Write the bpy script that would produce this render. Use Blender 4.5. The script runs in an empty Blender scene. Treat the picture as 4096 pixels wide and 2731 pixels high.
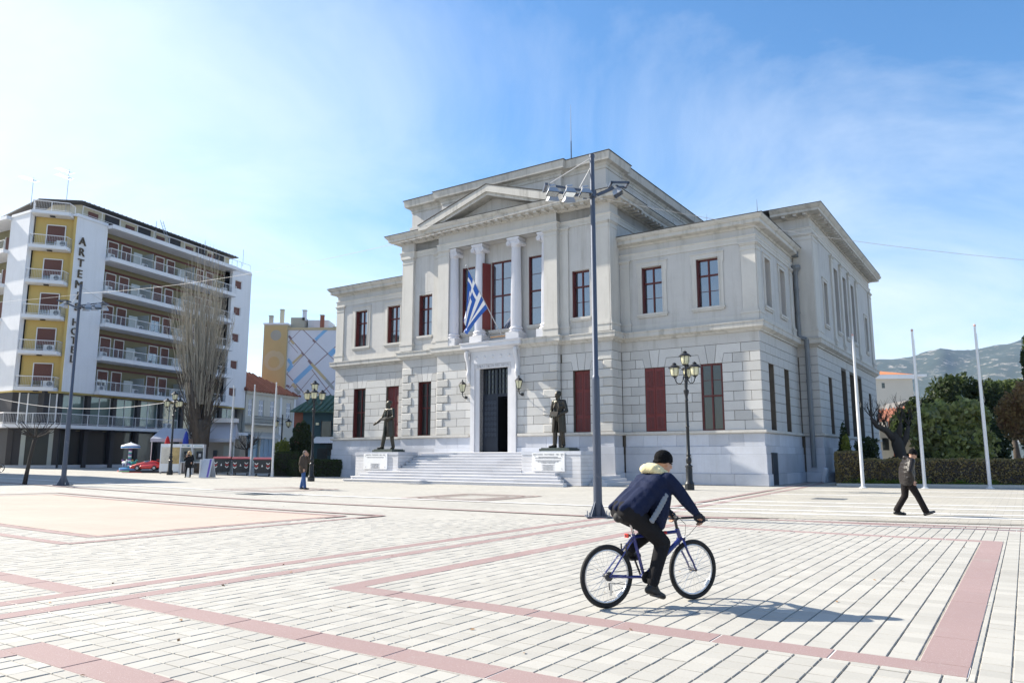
import bpy, bmesh, math, random
import numpy as np
from mathutils import Vector, Matrix
random.seed(7); np.random.seed(7)
R = math.radians
SC = bpy.context.scene
COL = SC.collection

# ------------------------------------------------------------------ camera, sky, sun, exposure
cam_d = bpy.data.cameras.new('camera'); cam = bpy.data.objects.new('camera', cam_d); COL.objects.link(cam)
cam.location = (0, 0, 1.5); cam.rotation_euler = (R(90 + 8.80), 0, 0)
cam_d.lens = 26.30; cam_d.sensor_width = 36; cam_d.clip_start = .1; cam_d.clip_end = 20000
SC.camera = cam

SUN_AZ, SUN_EL = -67.0, 36.0          # degrees clockwise from +Y, elevation
world = bpy.data.worlds.new('World'); SC.world = world; world.use_nodes = True
wn, wl = world.node_tree.nodes, world.node_tree.links
wn.clear()
w_out = wn.new('ShaderNodeOutputWorld'); w_bg = wn.new('ShaderNodeBackground'); w_bg.inputs[1].default_value = .10
sky = wn.new('ShaderNodeTexSky'); sky.sky_type = 'NISHITA'; sky.sun_disc = False
sky.sun_elevation = R(SUN_EL); sky.sun_rotation = R(SUN_AZ); sky.air_density = 1.0; sky.dust_density = .7; sky.ozone_density = 1.6
def wmath(op, a, b=None, c=None):
    n = wn.new('ShaderNodeMath'); n.operation = op
    for i, v in enumerate((a, b, c)):
        if v is None: continue
        if isinstance(v, (int, float)): n.inputs[i].default_value = v
        else: wl.new(v, n.inputs[i])
    return n.outputs[0]
tc = wn.new('ShaderNodeTexCoord'); sep = wn.new('ShaderNodeSeparateXYZ'); wl.new(tc.outputs['Generated'], sep.inputs[0])
zc = wmath('MAXIMUM', sep.outputs[2], 0.0); den = wmath('ADD', zc, .22)
comb = wn.new('ShaderNodeCombineXYZ')
wl.new(wmath('DIVIDE', sep.outputs[0], den), comb.inputs[0]); wl.new(wmath('DIVIDE', sep.outputs[1], den), comb.inputs[1])
mp = wn.new('ShaderNodeMapping'); mp.inputs['Rotation'].default_value = (0, 0, R(28)); mp.inputs['Scale'].default_value = (.7, 1.15, 1); mp.inputs['Location'].default_value = (14, 1, 0)
wl.new(comb.outputs[0], mp.inputs[0])
n1 = wn.new('ShaderNodeTexNoise'); n1.inputs['Scale'].default_value = 1.15; n1.inputs['Detail'].default_value = 9; n1.inputs['Roughness'].default_value = .62; n1.inputs['Distortion'].default_value = .55
wl.new(mp.outputs[0], n1.inputs['Vector'])
n2 = wn.new('ShaderNodeTexNoise'); n2.inputs['Scale'].default_value = .42; n2.inputs['Detail'].default_value = 3; wl.new(mp.outputs[0], n2.inputs['Vector'])
# thin cirrus veil: denser low down and towards the sun, as in hazy winter air
sundir = wn.new('ShaderNodeVectorMath'); sundir.operation = 'DOT_PRODUCT'
wl.new(tc.outputs['Generated'], sundir.inputs[0])
sundir.inputs[1].default_value = (math.sin(R(SUN_AZ)) * math.cos(R(SUN_EL)), math.cos(R(SUN_AZ)) * math.cos(R(SUN_EL)), math.sin(R(SUN_EL)))
toward = wmath('MULTIPLY', wmath('MAXIMUM', wmath('SUBTRACT', sundir.outputs['Value'], .25), 0), .17)
low = wmath('MULTIPLY', wmath('POWER', wmath('SUBTRACT', 1.0, wmath('MINIMUM', zc, 1.0)), 5.0), .42)
nn = wmath('ADD', wmath('MULTIPLY', n1.outputs[0], 1.05), wmath('MULTIPLY', n2.outputs[0], .85))
cl = wmath('ADD', wmath('ADD', nn, toward), wmath('SUBTRACT', low, 1.24))
clm = wn.new('ShaderNodeMapRange'); clm.inputs[1].default_value = -.34; clm.inputs[2].default_value = .40; wl.new(cl, clm.inputs[0])
sat = wn.new('ShaderNodeHueSaturation'); sat.inputs['Saturation'].default_value = 1.30; sat.inputs['Value'].default_value = 1.0; wl.new(sky.outputs[0], sat.inputs['Color'])
mixc = wn.new('ShaderNodeMix'); mixc.data_type = 'RGBA'
wl.new(clm.outputs[0], mixc.inputs[0]); wl.new(sat.outputs[0], mixc.inputs[6]); mixc.inputs[7].default_value = (5.6, 5.85, 6.1, 1)
wl.new(mixc.outputs[2], w_bg.inputs[0]); wl.new(w_bg.outputs[0], w_out.inputs[0])

sun_d = bpy.data.lights.new('sun', 'SUN'); sun_d.energy = 5.0; sun_d.angle = R(.55); sun_d.color = (1, .925, .80)
sun = bpy.data.objects.new('sun', sun_d); COL.objects.link(sun)
_ts = Vector((math.sin(R(SUN_AZ)) * math.cos(R(SUN_EL)), math.cos(R(SUN_AZ)) * math.cos(R(SUN_EL)), math.sin(R(SUN_EL))))
sun.rotation_euler = (-_ts).to_track_quat('-Z', 'Y').to_euler(); sun.location = _ts * 80

SC.view_settings.view_transform = 'Standard'; SC.view_settings.look = 'None'
SC.view_settings.exposure = 1.17; SC.view_settings.gamma = 1; SC.view_settings.use_curve_mapping = False
SC.cycles.max_bounces = 6; SC.cycles.diffuse_bounces = 3; SC.cycles.glossy_bounces = 3; SC.cycles.transparent_max_bounces = 8
SC.cycles.use_adaptive_sampling = True; SC.cycles.use_denoising = True

# ------------------------------------------------------------------ materials
MATS = {}
def new_mat(name):
    m = bpy.data.materials.new(name); m.use_nodes = True; MATS[name] = m
    nt = m.node_tree; return m, nt, nt.nodes['Principled BSDF']
def nmath(nt, op, a, b=None, c=None, clamp=False):
    n = nt.nodes.new('ShaderNodeMath'); n.operation = op; n.use_clamp = clamp
    for i, v in enumerate((a, b, c)):
        if v is None: continue
        if isinstance(v, (int, float)): n.inputs[i].default_value = v
        else: nt.links.new(v, n.inputs[i])
    return n.outputs[0]
def nnoise(nt, vec, scale, detail=5, rough=.6, stretch=None):
    if stretch:
        mpn = nt.nodes.new('ShaderNodeMapping'); mpn.inputs['Scale'].default_value = stretch; nt.links.new(vec, mpn.inputs[0]); vec = mpn.outputs[0]
    n = nt.nodes.new('ShaderNodeTexNoise'); n.inputs['Scale'].default_value = scale; n.inputs['Detail'].default_value = detail; n.inputs['Roughness'].default_value = rough
    nt.links.new(vec, n.inputs['Vector']); return n.outputs[0]
def nmix(nt, fac, a, b, mode='MIX'):
    n = nt.nodes.new('ShaderNodeMix'); n.data_type = 'RGBA'; n.blend_type = mode
    for i, v in ((0, fac), (6, a), (7, b)):
        if isinstance(v, (int, float)): n.inputs[i].default_value = v
        elif isinstance(v, tuple): n.inputs[i].default_value = v if len(v) == 4 else (*v, 1)
        else: nt.links.new(v, n.inputs[i])
    return n.outputs[2]
def nrange(nt, v, a, b, c=0, d=1):
    n = nt.nodes.new('ShaderNodeMapRange'); nt.links.new(v, n.inputs[0])
    for i, x in enumerate((a, b, c, d)): n.inputs[i + 1].default_value = x
    return n.outputs[0]
def mat(name, col, rough=.75, var=.14, scale=1.6, fine=.06, fscale=28, bump=.15, bscale=60, bdist=.004, metal=0, spec=.4, rnd=0, streak=0, streakcol=None, spots=0, dirt=None, coat=0):
    m, nt, bs = new_mat(name)
    geo = nt.nodes.new('ShaderNodeNewGeometry'); P = geo.outputs['Position']
    c = (*col, 1)
    big = nnoise(nt, P, scale, 5)
    v = nmath(nt, 'ADD', nmath(nt, 'MULTIPLY', nmath(nt, 'SUBTRACT', big, .5), var * 2.6), 1.0)
    if fine:
        fn = nnoise(nt, P, fscale, 3); v = nmath(nt, 'ADD', v, nmath(nt, 'MULTIPLY', nmath(nt, 'SUBTRACT', fn, .5), fine * 2.6))
    if rnd:
        oi = nt.nodes.new('ShaderNodeObjectInfo'); v = nmath(nt, 'ADD', v, nmath(nt, 'MULTIPLY', nmath(nt, 'SUBTRACT', oi.outputs['Random'], .5), rnd * 2))
    cc = nt.nodes.new('ShaderNodeCombineColor')
    for i in range(3): nt.links.new(v, cc.inputs[i])
    colr = nmix(nt, 1.0, c, cc.outputs[0], 'MULTIPLY')
    if streak:
        sn = nnoise(nt, P, 1.0, 6, .65, (2.6, 2.6, .22)); sm = nrange(nt, sn, .50, .78, 0, streak)
        colr = nmix(nt, sm, colr, streakcol or tuple(x * .45 for x in col))
    if spots:
        pn = nnoise(nt, P, 3.3, 8, .72); pm = nrange(nt, pn, .60, .74, 0, spots)
        colr = nmix(nt, pm, colr, dirt or tuple(x * .4 for x in col))
    nt.links.new(colr, bs.inputs['Base Color'])
    bs.inputs['Roughness'].default_value = rough; bs.inputs['Metallic'].default_value = metal; bs.inputs['Specular IOR Level'].default_value = spec
    if coat: bs.inputs['Coat Weight'].default_value = coat
    if bump:
        b = nt.nodes.new('ShaderNodeBump'); b.inputs['Strength'].default_value = bump; b.inputs['Distance'].default_value = bdist * 3
        nt.links.new(nnoise(nt, P, bscale, 4), b.inputs['Height']); nt.links.new(b.outputs[0], bs.inputs['Normal'])
    return m
# ------------------------------------------------------------------ mesh builder
class MB:
    def __init__(s): s.v = []; s.f = []; s.m = []; s.mi = 0
    def add(s, vs, fs):
        o = len(s.v); s.v.extend(vs); s.f.extend([tuple(i + o for i in f) for f in fs]); s.m.extend([s.mi] * len(fs)); return s
    def box(s, x0, x1, y0, y1, z0, z1):
        return s.add([(x0,y0,z0),(x1,y0,z0),(x1,y1,z0),(x0,y1,z0),(x0,y0,z1),(x1,y0,z1),(x1,y1,z1),(x0,y1,z1)],
                     [(0,3,2,1),(4,5,6,7),(0,1,5,4),(1,2,6,5),(2,3,7,6),(3,0,4,7)])
    def obox(s, c, d, rz=0, rx=0, ry=0):
        M = Matrix.Rotation(rz, 3, 'Z') @ Matrix.Rotation(ry, 3, 'Y') @ Matrix.Rotation(rx, 3, 'X'); c = Vector(c)
        vs = [tuple(c + M @ Vector((sx*d[0]/2, sy*d[1]/2, sz*d[2]/2))) for sz in (-1,1) for sx,sy in ((-1,-1),(1,-1),(1,1),(-1,1))]
        return s.add(vs, [(0,3,2,1),(4,5,6,7),(0,1,5,4),(1,2,6,5),(2,3,7,6),(3,0,4,7)])
    def cyl(s, p0, p1, r0, r1=None, n=8, caps=True):
        return s.tube([p0, p1], [r0, r0 if r1 is None else r1], n, caps)
    def tube(s, pts, rad, n=6, caps=True, closed=False):
        pts = [Vector(p) for p in pts]; k = len(pts)
        if isinstance(rad, (int, float)): rad = [rad] * k
        vs = []; up = None
        for i, p in enumerate(pts):
            if closed: t = pts[(i+1) % k] - pts[i-1]
            else: t = pts[min(i+1, k-1)] - pts[max(i-1, 0)]
            if t.length < 1e-9: t = Vector((0,0,1))
            t.normalize()
            if up is None:
                up = Vector((0,0,1)) if abs(t.z) < .9 else Vector((1,0,0))
            a = up - t * up.dot(t)
            if a.length < 1e-6: a = Vector((1,0,0)) - t * t.x
            a.normalize(); up = a; b = t.cross(a)
            for j in range(n):
                an = 2*math.pi*j/n; vs.append(tuple(p + (a*math.cos(an) + b*math.sin(an)) * rad[i]))
        fs = []
        for i in range(k if closed else k-1):
            for j in range(n):
                i2 = (i+1) % k
                fs.append((i*n+j, i*n+(j+1)%n, i2*n+(j+1)%n, i2*n+j))
        if caps and not closed: fs.append(tuple(range(n-1,-1,-1))); fs.append(tuple((k-1)*n+j for j in range(n)))
        return s.add(vs, fs)
    def lathe(s, prof, n=12, c=(0,0,0), caps=True):
        vs = [(c[0]+r*math.cos(2*math.pi*j/n), c[1]+r*math.sin(2*math.pi*j/n), c[2]+z) for r, z in prof for j in range(n)]
        k = len(prof); fs = [(i*n+j, i*n+(j+1)%n, (i+1)*n+(j+1)%n, (i+1)*n+j) for i in range(k-1) for j in range(n)]
        if caps: fs.append(tuple(range(n-1,-1,-1))); fs.append(tuple((k-1)*n+j for j in range(n)))
        return s.add(vs, fs)
    def prism(s, poly, y0, y1):                       # polygon in x,z extruded along y
        n = len(poly); vs = [(x, y0, z) for x, z in poly] + [(x, y1, z) for x, z in poly]
        return s.add(vs, [tuple(range(n)), tuple(range(2*n-1, n-1, -1))] + [(i, i+n, (i+1)%n+n, (i+1)%n) for i in range(n)])
    def hprism(s, poly, z0, z1):                      # polygon in x,y extruded along z
        n = len(poly); vs = [(x, y, z0) for x, y in poly] + [(x, y, z1) for x, y in poly]
        return s.add(vs, [tuple(range(n-1,-1,-1)), tuple(range(n, 2*n))] + [(i, (i+1)%n, (i+1)%n+n, i+n) for i in range(n)])
    def ell(s, c, r, nu=12, nv=8):
        vs = []; 
        for i in range(1, nv):
            th = math.pi*i/nv
            for j in range(nu):
                ph = 2*math.pi*j/nu; vs.append((c[0]+r[0]*math.sin(th)*math.cos(ph), c[1]+r[1]*math.sin(th)*math.sin(ph), c[2]+r[2]*math.cos(th)))
        fs = [(i*nu+j, (i+1)*nu+j, (i+1)*nu+(j+1)%nu, i*nu+(j+1)%nu) for i in range(nv-2) for j in range(nu)]
        t = len(vs); vs += [(c[0], c[1], c[2]+r[2]), (c[0], c[1], c[2]-r[2])]
        fs += [(t, j, (j+1)%nu) for j in range(nu)] + [(t+1, (nv-2)*nu+(j+1)%nu, (nv-2)*nu+j) for j in range(nu)]
        return s.add(vs, fs)
    def sweep(s, path, prof, caps=True):              # profile (offset outward, z) along a plan polyline; outward = right of travel
        k = len(path); m = len(prof); vs = []
        def nrm(a, b):
            d = Vector((b[0]-a[0], b[1]-a[1])); d.normalize(); return Vector((d.y, -d.x))
        for i, p in enumerate(path):
            if i == 0: o = nrm(path[0], path[1])
            elif i == k-1: o = nrm(path[-2], path[-1])
            else:
                a, b = nrm(path[i-1], p), nrm(p, path[i+1]); o = (a + b) / (1 + a.dot(b))
            for off, z in prof: vs.append((p[0]+o.x*off, p[1]+o.y*off, z))
        fs = [(i*m+j, (i+1)*m+j, (i+1)*m+j+1, i*m+j+1) for i in range(k-1) for j in range(m-1)]
        if caps: fs += [tuple(range(m-1,-1,-1)), tuple((k-1)*m+j for j in range(m))]
        return s.add(vs, fs)
    def build(s, name, mt, parent=None, loc=(0,0,0), rz=0, smooth=False, recalc=None, label=None, cat=None, group=None, kind=None, rot=None):
        me = bpy.data.meshes.new(name); me.from_pydata(s.v, [], s.f)
        mts = mt if isinstance(mt, (list, tuple)) else [mt]
        for x in mts: me.materials.append(MATS[x] if isinstance(x, str) else x)
        if len(mts) > 1: me.polygons.foreach_set('material_index', s.m)
        if recalc is None: recalc = len(s.f) < 20000
        if recalc:
            bm = bmesh.new(); bm.from_mesh(me); bmesh.ops.recalc_face_normals(bm, faces=bm.faces); bm.to_mesh(me); bm.free()
        if smooth:
            me.polygons.foreach_set('use_smooth', [True]*len(me.polygons))
            if smooth != True: me.set_sharp_from_angle(angle=R(smooth))
        me.update()
        o = bpy.data.objects.new(name, me); COL.objects.link(o); o.location = loc; o.rotation_euler = rot or (0,0,rz)
        if parent: o.parent = parent
        return tag(o, label, cat, group, kind)
def tag(o, label=None, cat=None, group=None, kind=None):
    if label: o['label'] = label
    if cat: o['category'] = cat
    if group: o['group'] = group
    if kind: o['kind'] = kind
    return o
def empty(name, loc=(0,0,0), rz=0, label=None, cat=None, group=None, parent=None):
    o = bpy.data.objects.new(name, None); COL.objects.link(o); o.location = loc; o.rotation_euler = (0,0,rz); o.empty_display_size = .2
    if parent: o.parent = parent
    return tag(o, label, cat, group)
def inst(o, parent=None, loc=None, rz=None, name=None):
    c = o.copy(); COL.objects.link(c); c.parent = parent if parent else o.parent
    if loc is not None: c.location = loc
    if rz is not None: c.rotation_euler = (c.rotation_euler[0], c.rotation_euler[1], rz)
    return c
KIDS = {}
def kids(o): return [c for c in bpy.data.objects if c.parent == o]
def copy_tree(o, parent=None, loc=None, rz=None, label=None):
    c = o.copy(); COL.objects.link(c)
    if parent: c.parent = parent
    if loc is not None: c.location = loc
    if rz is not None: c.rotation_euler = (0, 0, rz)
    if label: c['label'] = label
    for k in o.children: copy_tree(k, c)
    return c
def text(name, body, size, mt, parent, loc, rot, extrude=.01, align='CENTER', space=1.0, line=1.0, sx=1.0):
    cu = bpy.data.curves.new(name, 'FONT'); cu.body = body; cu.size = size; cu.extrude = extrude; cu.align_x = align; cu.align_y = 'CENTER'
    cu.space_character = space; cu.space_line = line; cu.resolution_u = 2
    t = bpy.data.objects.new(name, cu); COL.objects.link(t)
    me = bpy.data.meshes.new_from_object(t.evaluated_get(bpy.context.evaluated_depsgraph_get())); bpy.data.objects.remove(t)
    me.materials.clear(); me.materials.append(MATS[mt])
    o = bpy.data.objects.new(name, me); COL.objects.link(o); o.parent = parent; o.location = loc; o.rotation_euler = rot; o.scale = (sx, 1, 1)
    return o
def gz(x):
    t = min(-6 - x, 54)
    return 0 if t <= 0 else (.016*t*t/12 if t < 6 else .016*(t-3))
# courthouse axes: X to the right along the facade (0 = middle), Y into the building
BROT = R(-34.15); cb, sb = math.cos(BROT), math.sin(BROT); BORG = (-.243, 49.444)
def BW(X, Y, z=None):
    p = (BORG[0] + X*cb - Y*sb, BORG[1] + X*sb + Y*cb)
    return p if z is None else (*p, z)
def AB(a, b): return BW(16.55 - a, b)
# ------------------------------------------------------------------ material library
mat('stone', (.475,.467,.452), .8, .10, .7, .05, 22, streak=.55, streakcol=(.25,.235,.205), spots=.40, dirt=(.30,.285,.25))
mat('stone_block', (.50,.495,.48), .85, .07, 1.2, .07, 30, bump=.3, bscale=45, rnd=.11, spots=.45, dirt=(.30,.285,.25))
mat('quoin', (.495,.485,.46), .9, .08, 1.5, .10, 26, bump=.8, bscale=22, bdist=.012, rnd=.12, spots=.40, dirt=(.33,.31,.265))
mat('joint', (.12,.105,.085), .95, .2, 3)
mat('trim', (.515,.50,.468), .8, .10, .8, .05, 25, streak=.40, streakcol=(.27,.25,.21), spots=.3, dirt=(.33,.31,.26))
mat('cornice_stone', (.475,.462,.43), .85, .12, .8, .06, 25, streak=.75, streakcol=(.17,.16,.14), spots=.6, dirt=(.21,.20,.17))
mat('marble', (.58,.58,.60), .5, .10, .9, .05, 14, bump=.08, rnd=.06, streak=.22, streakcol=(.46,.47,.50), spots=.2, dirt=(.50,.48,.43))
mat('marble_base', (.48,.50,.55), .6, .16, .8, .06, 14, bump=.15, rnd=.15, streak=.35, streakcol=(.38,.385,.40), spots=.35, dirt=(.41,.39,.34))
mat('column_marble', (.60,.60,.635), .5, .06, 1.5, .03, bump=.05, streak=.12)
mat('roof_edge', (.07,.065,.06), .9, .3, 2)
mat('shutter_red', (.135,.018,.016), .5, .16, 2.5, .12, 30, spots=.3, dirt=(.20,.06,.05))
mat('oxblood', (.088,.014,.013), .5, .16, 2.5, .12, 30, bump=.1, spots=.2, dirt=(.14,.045,.038))
mat('shutter_slat', (.125,.034,.03), .55, .15, 3, .12, 30, rnd=.08)
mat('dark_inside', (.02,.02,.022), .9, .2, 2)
mat('iron', (.035,.042,.055), .5, .15, 3, metal=.2)
mat('lead', (.17,.185,.20), .6, .18, 1.5, metal=.3, streak=.3)
mat('gate_iron', (.018,.024,.038), .45, .12, 3, metal=.3)
mat('bronze', (.052,.046,.038), .42, .30, 2.6, .10, 18, bump=.2, bscale=25, metal=.75, spec=.5, streak=.5, streakcol=(.06,.13,.115))
mat('plate_bronze', (.06,.075,.068), .5, .2, 3, metal=.4)
mat('mast_paint', (.075,.09,.125), .42, .08, 1.2, .06, 30, metal=.35, spots=.35, dirt=(.42,.43,.45))
mat('lamp_iron', (.022,.024,.027), .42, .2, 4, .1, 30, metal=.3, bump=.2)
mat('galvanised', (.40,.42,.45), .45, .1, 3, metal=.6)
mat('white_paint', (.74,.75,.77), .5, .06, 2)
mat('pole_white', (.62,.63,.65), .35, .06, 1.5, metal=.15)
mat('pole_red', (.50,.33,.30), .4, .1, 1.5)
mat('wood', (.30,.17,.075), .6, .2, 6)
mat('rope', (.55,.52,.45), .8)
mat('cable', (.46,.46,.46), .6)
mat('black_rubber', (.018,.018,.019), .7, .1, 9)
mat('kerb', (.46,.45,.42), .85, .15, 2, spots=.4)
mat('asphalt', (.075,.075,.08), .9, .2, 1.5)
def glass_mat(name, tint, refl, rough=.03, var=.0, base=(.02,.025,.03)):
    m, nt, bs = new_mat(name)
    bs.inputs['Base Color'].default_value = (*base, 1); bs.inputs['Roughness'].default_value = .3
    g = nt.nodes.new('ShaderNodeBsdfGlossy'); g.inputs['Roughness'].default_value = rough; g.inputs['Color'].default_value = (*tint, 1)
    geo = nt.nodes.new('ShaderNodeNewGeometry')
    b = nt.nodes.new('ShaderNodeBump'); b.inputs['Strength'].default_value = .12; b.inputs['Distance'].default_value = .02
    nt.links.new(nnoise(nt, geo.outputs['Position'], 1.4, 2), b.inputs['Height']); nt.links.new(b.outputs[0], g.inputs['Normal'])
    fr = nt.nodes.new('ShaderNodeFresnel'); fr.inputs['IOR'].default_value = 1.5
    mx = nt.nodes.new('ShaderNodeMixShader'); nt.links.new(nmath(nt, 'ADD', fr.outputs[0], refl, clamp=True), mx.inputs[0])
    nt.links.new(bs.outputs[0], mx.inputs[1]); nt.links.new(g.outputs[0], mx.inputs[2])
    nt.links.new(mx.outputs[0], nt.nodes['Material Output'].inputs[0]); return m
glass_mat('pane', (.80,.87,.95), .20)
glass_mat('pane_dark', (.55,.62,.66), .03, base=(.010,.013,.013))
glass_mat('pane_curtain', (.75,.85,.88), .10, base=(.10,.15,.14))
glass_mat('lantern_glass', (.9,.9,.85), .03, .15, base=(.62,.60,.40))

# ------------------------------------------------------------------ paving materials (aligned with the courthouse)
def ab_coords(nt):
    geo = nt.nodes.new('ShaderNodeNewGeometry')
    d1 = nt.nodes.new('ShaderNodeVectorMath'); d1.operation = 'DOT_PRODUCT'; nt.links.new(geo.outputs['Position'], d1.inputs[0]); d1.inputs[1].default_value = (cb, sb, 0)
    d2 = nt.nodes.new('ShaderNodeVectorMath'); d2.operation = 'DOT_PRODUCT'; nt.links.new(geo.outputs['Position'], d2.inputs[0]); d2.inputs[1].default_value = (-sb, cb, 0)
    return d1.outputs['Value'], d2.outputs['Value'], geo.outputs['Position']
PITCH = .2
def paving(name, col, pitch=(PITCH, PITCH), joint=(.07,.045), jcol=(.20,.19,.17), tilevar=.085, offs=0.0, draw=True, warm=0.0, speck=0):
    m, nt, bs = new_mat(name); u, v, P = ab_coords(nt)
    iu = nmath(nt, 'DIVIDE', u, pitch[0]); iv = nmath(nt, 'DIVIDE', v, pitch[1])
    fv = nmath(nt, 'FLOOR', iv)
    if offs: iu = nmath(nt, 'ADD', iu, nmath(nt, 'MULTIPLY', nmath(nt, 'MODULO', fv, 2), offs))
    fu = nmath(nt, 'FLOOR', iu)
    cx = nt.nodes.new('ShaderNodeCombineXYZ'); nt.links.new(fu, cx.inputs[0]); nt.links.new(fv, cx.inputs[1])
    wnz = nt.nodes.new('ShaderNodeTexWhiteNoise'); wnz.noise_dimensions = '2D'; nt.links.new(cx.outputs[0], wnz.inputs['Vector'])
    val = nmath(nt, 'ADD', nmath(nt, 'MULTIPLY', nmath(nt, 'SUBTRACT', wnz.outputs['Value'], .5), tilevar*2), 1)
    val = nmath(nt, 'ADD', val, nmath(nt, 'MULTIPLY', nmath(nt, 'SUBTRACT', nnoise(nt, P, .35, 6, .62), .5), .34))
    val = nmath(nt, 'ADD', val, nmath(nt, 'MULTIPLY', nmath(nt, 'SUBTRACT', nnoise(nt, P, 45, 3), .5), .16))
    cc = nt.nodes.new('ShaderNodeCombineColor')
    for i in range(3): nt.links.new(val, cc.inputs[i])
    c = nmix(nt, 1.0, (*col, 1), cc.outputs[0], 'MULTIPLY')
    if warm: c = nmix(nt, nmath(nt, 'MULTIPLY', wnz.outputs['Value'], warm), c, (.50,.42,.27))
    stain = nrange(nt, nnoise(nt, P, 1.1, 8, .7), .56, .78, 0, .50); c = nmix(nt, stain, c, (.33,.315,.285))
    gum = nt.nodes.new('ShaderNodeTexVoronoi'); gum.inputs['Scale'].default_value = 1.6; nt.links.new(P, gum.inputs['Vector'])
    c = nmix(nt, nrange(nt, gum.outputs['Distance'], .018, .034, .75, 0), c, (.17,.165,.17))
    if speck:
        sp = nrange(nt, nnoise(nt, P, 160, 2, .5), .66, .70, 0, speck); c = nmix(nt, sp, c, (.75,.72,.70))
    if draw:
        ju = nmath(nt, 'LESS_THAN', nmath(nt, 'FRACT', iu), joint[0]); jv = nmath(nt, 'LESS_THAN', nmath(nt, 'FRACT', iv), joint[1])
        c = nmix(nt, nmath(nt, 'MULTIPLY', nmath(nt, 'MAXIMUM', ju, jv), .9), c, jcol)
    nt.links.new(c, bs.inputs['Base Color']); bs.inputs['Roughness'].default_value = .8; bs.inputs['Specular IOR Level'].default_value = .35
    b = nt.nodes.new('ShaderNodeBump'); b.inputs['Strength'].default_value = .25; b.inputs['Distance'].default_value = .004
    nt.links.new(nnoise(nt, P, 70, 4), b.inputs['Height']); nt.links.new(b.outputs[0], bs.inputs['Normal'])
    return m
TILE = (.385,.372,.336)
paving('plaza_far', TILE, joint=(.055,.035), jcol=(.25,.24,.215))
paving('plaza_tile', TILE, draw=False)
paving('granite_pink', (.29,.205,.195), pitch=(7.3, 5.1), tilevar=.05, draw=False, speck=.5)
paving('peach', (.44,.345,.29), pitch=(.6,.6), joint=(.01,.01), tilevar=.015)
paving('paver_buff', (.365,.35,.31), pitch=(.42,.24), joint=(.035,.05), offs=.5, tilevar=.10, warm=.14)
paving('white_line', (.80,.80,.79), pitch=(.9,.9), joint=(.012,.012), tilevar=.03)
mat('mortar', (.66,.62,.58), .95, .2, 6)
mat('grout', (.27,.25,.215), .95, .3, 6, .15, 60)

# ------------------------------------------------------------------ ground sheet
xs = [-1000,-400,-120,-60,-50,-42,-36,-30,-25,-21,-18,-15,-13.5,-12,-11,-10,-9,-8,-7,-6,0,20,60,200,800,3900]
ys = [-150,-40,0,10,20,30,40,60,80,120,200,400,900,2000,3300]
g = MB(); nx = len(xs)
g.add([(x, y, gz(x) - .014) for y in ys for x in xs], [(j*nx+i, j*nx+i+1, (j+1)*nx+i+1, (j+1)*nx+i) for j in range(len(ys)-1) for i in range(nx-1)])
ground = g.build('ground', 'plaza_far', recalc=False, kind='structure', label='pale grey square paving of the open plaza')

# bands of pink granite near the camera: rectangles in plan (a0, a1, b0, b1)
BANDS = [(-4.85,-4.55,-34.2,-24.6), (-10.95,-10.62,-34.2,-24.6), (-10.95,-4.55,-34.5,-34.2), (-10.95,-4.55,-24.6,-24.3),
         (-16,-3.32,-36.38,-36.08), (-2.36,9.6,-36.38,-36.08), (-3.32,-3.06,-41,-21.9), (-2.62,-2.36,-41,-21.9),
         (-4.86,-4.58,-41,-37.9), (-14,-4.58,-37.9,-37.6), (-16,-3.32,-21.9,-21.6)]
CAMAB = (-11.41, -40.78)
def vis(x, y, m=1.06):
    if y < 1.2: return False
    if abs(x) > (.690*y + .6) * m: return False
    return math.atan2(1.5, y) < R(18.6)
def subtract(r, q):
    a0,a1,b0,b1 = r; c0,c1,d0,d1 = q
    if c0 >= a1 or c1 <= a0 or d0 >= b1 or d1 <= b0: return [r]
    out = []
    if c0 > a0: out.append((a0,c0,b0,b1)); a0 = c0
    if c1 < a1: out.append((c1,a1,b0,b1)); a1 = c1
    if d0 > b0: out.append((a0,a1,b0,d0))
    if d1 < b1: out.append((a0,a1,d1,b1))
    return out
NEAR = 19.0
cells = []; rows = {}
ia0, ia1, ib0, ib1 = int(-16/PITCH), int(12/PITCH), int(-41/PITCH), int(-21/PITCH)
for ib in range(ib0, ib1):
    for ia in range(ia0, ia1):
        a, b = (ia+.5)*PITCH, (ib+.5)*PITCH; x, y = AB(a, b)
        if y > NEAR or not vis(x, y): continue
        rows.setdefault(ib, []).append(ia)
        rects = [(ia*PITCH, (ia+1)*PITCH, ib*PITCH, (ib+1)*PITCH)]
        for q in BANDS: rects = [p for r in rects for p in subtract(r, q)]
        quad = -10.62 < a < -4.85 and -34.2 < b < -24.6
        for r in rects:
            if r[1]-r[0] > .03 and r[3]-r[2] > .03: cells.append((y, r, quad))
gm = MB()
for ib, l in rows.items():
    a0, a1 = min(l)*PITCH, (max(l)+1)*PITCH; seg = [a0 + (a1-a0)*i/8 for i in range(9)]
    for s0, s1 in zip(seg, seg[1:]):
        q = [AB(s0, ib*PITCH), AB(s1, ib*PITCH), AB(s1, (ib+1)*PITCH), AB(s0, (ib+1)*PITCH)]
        gm.add([(x, y, gz(x) - .009) for x, y in q], [(3,2,1,0)])
gm.build('joint_bed', 'grout', ground, recalc=False, kind='stuff')
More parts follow.
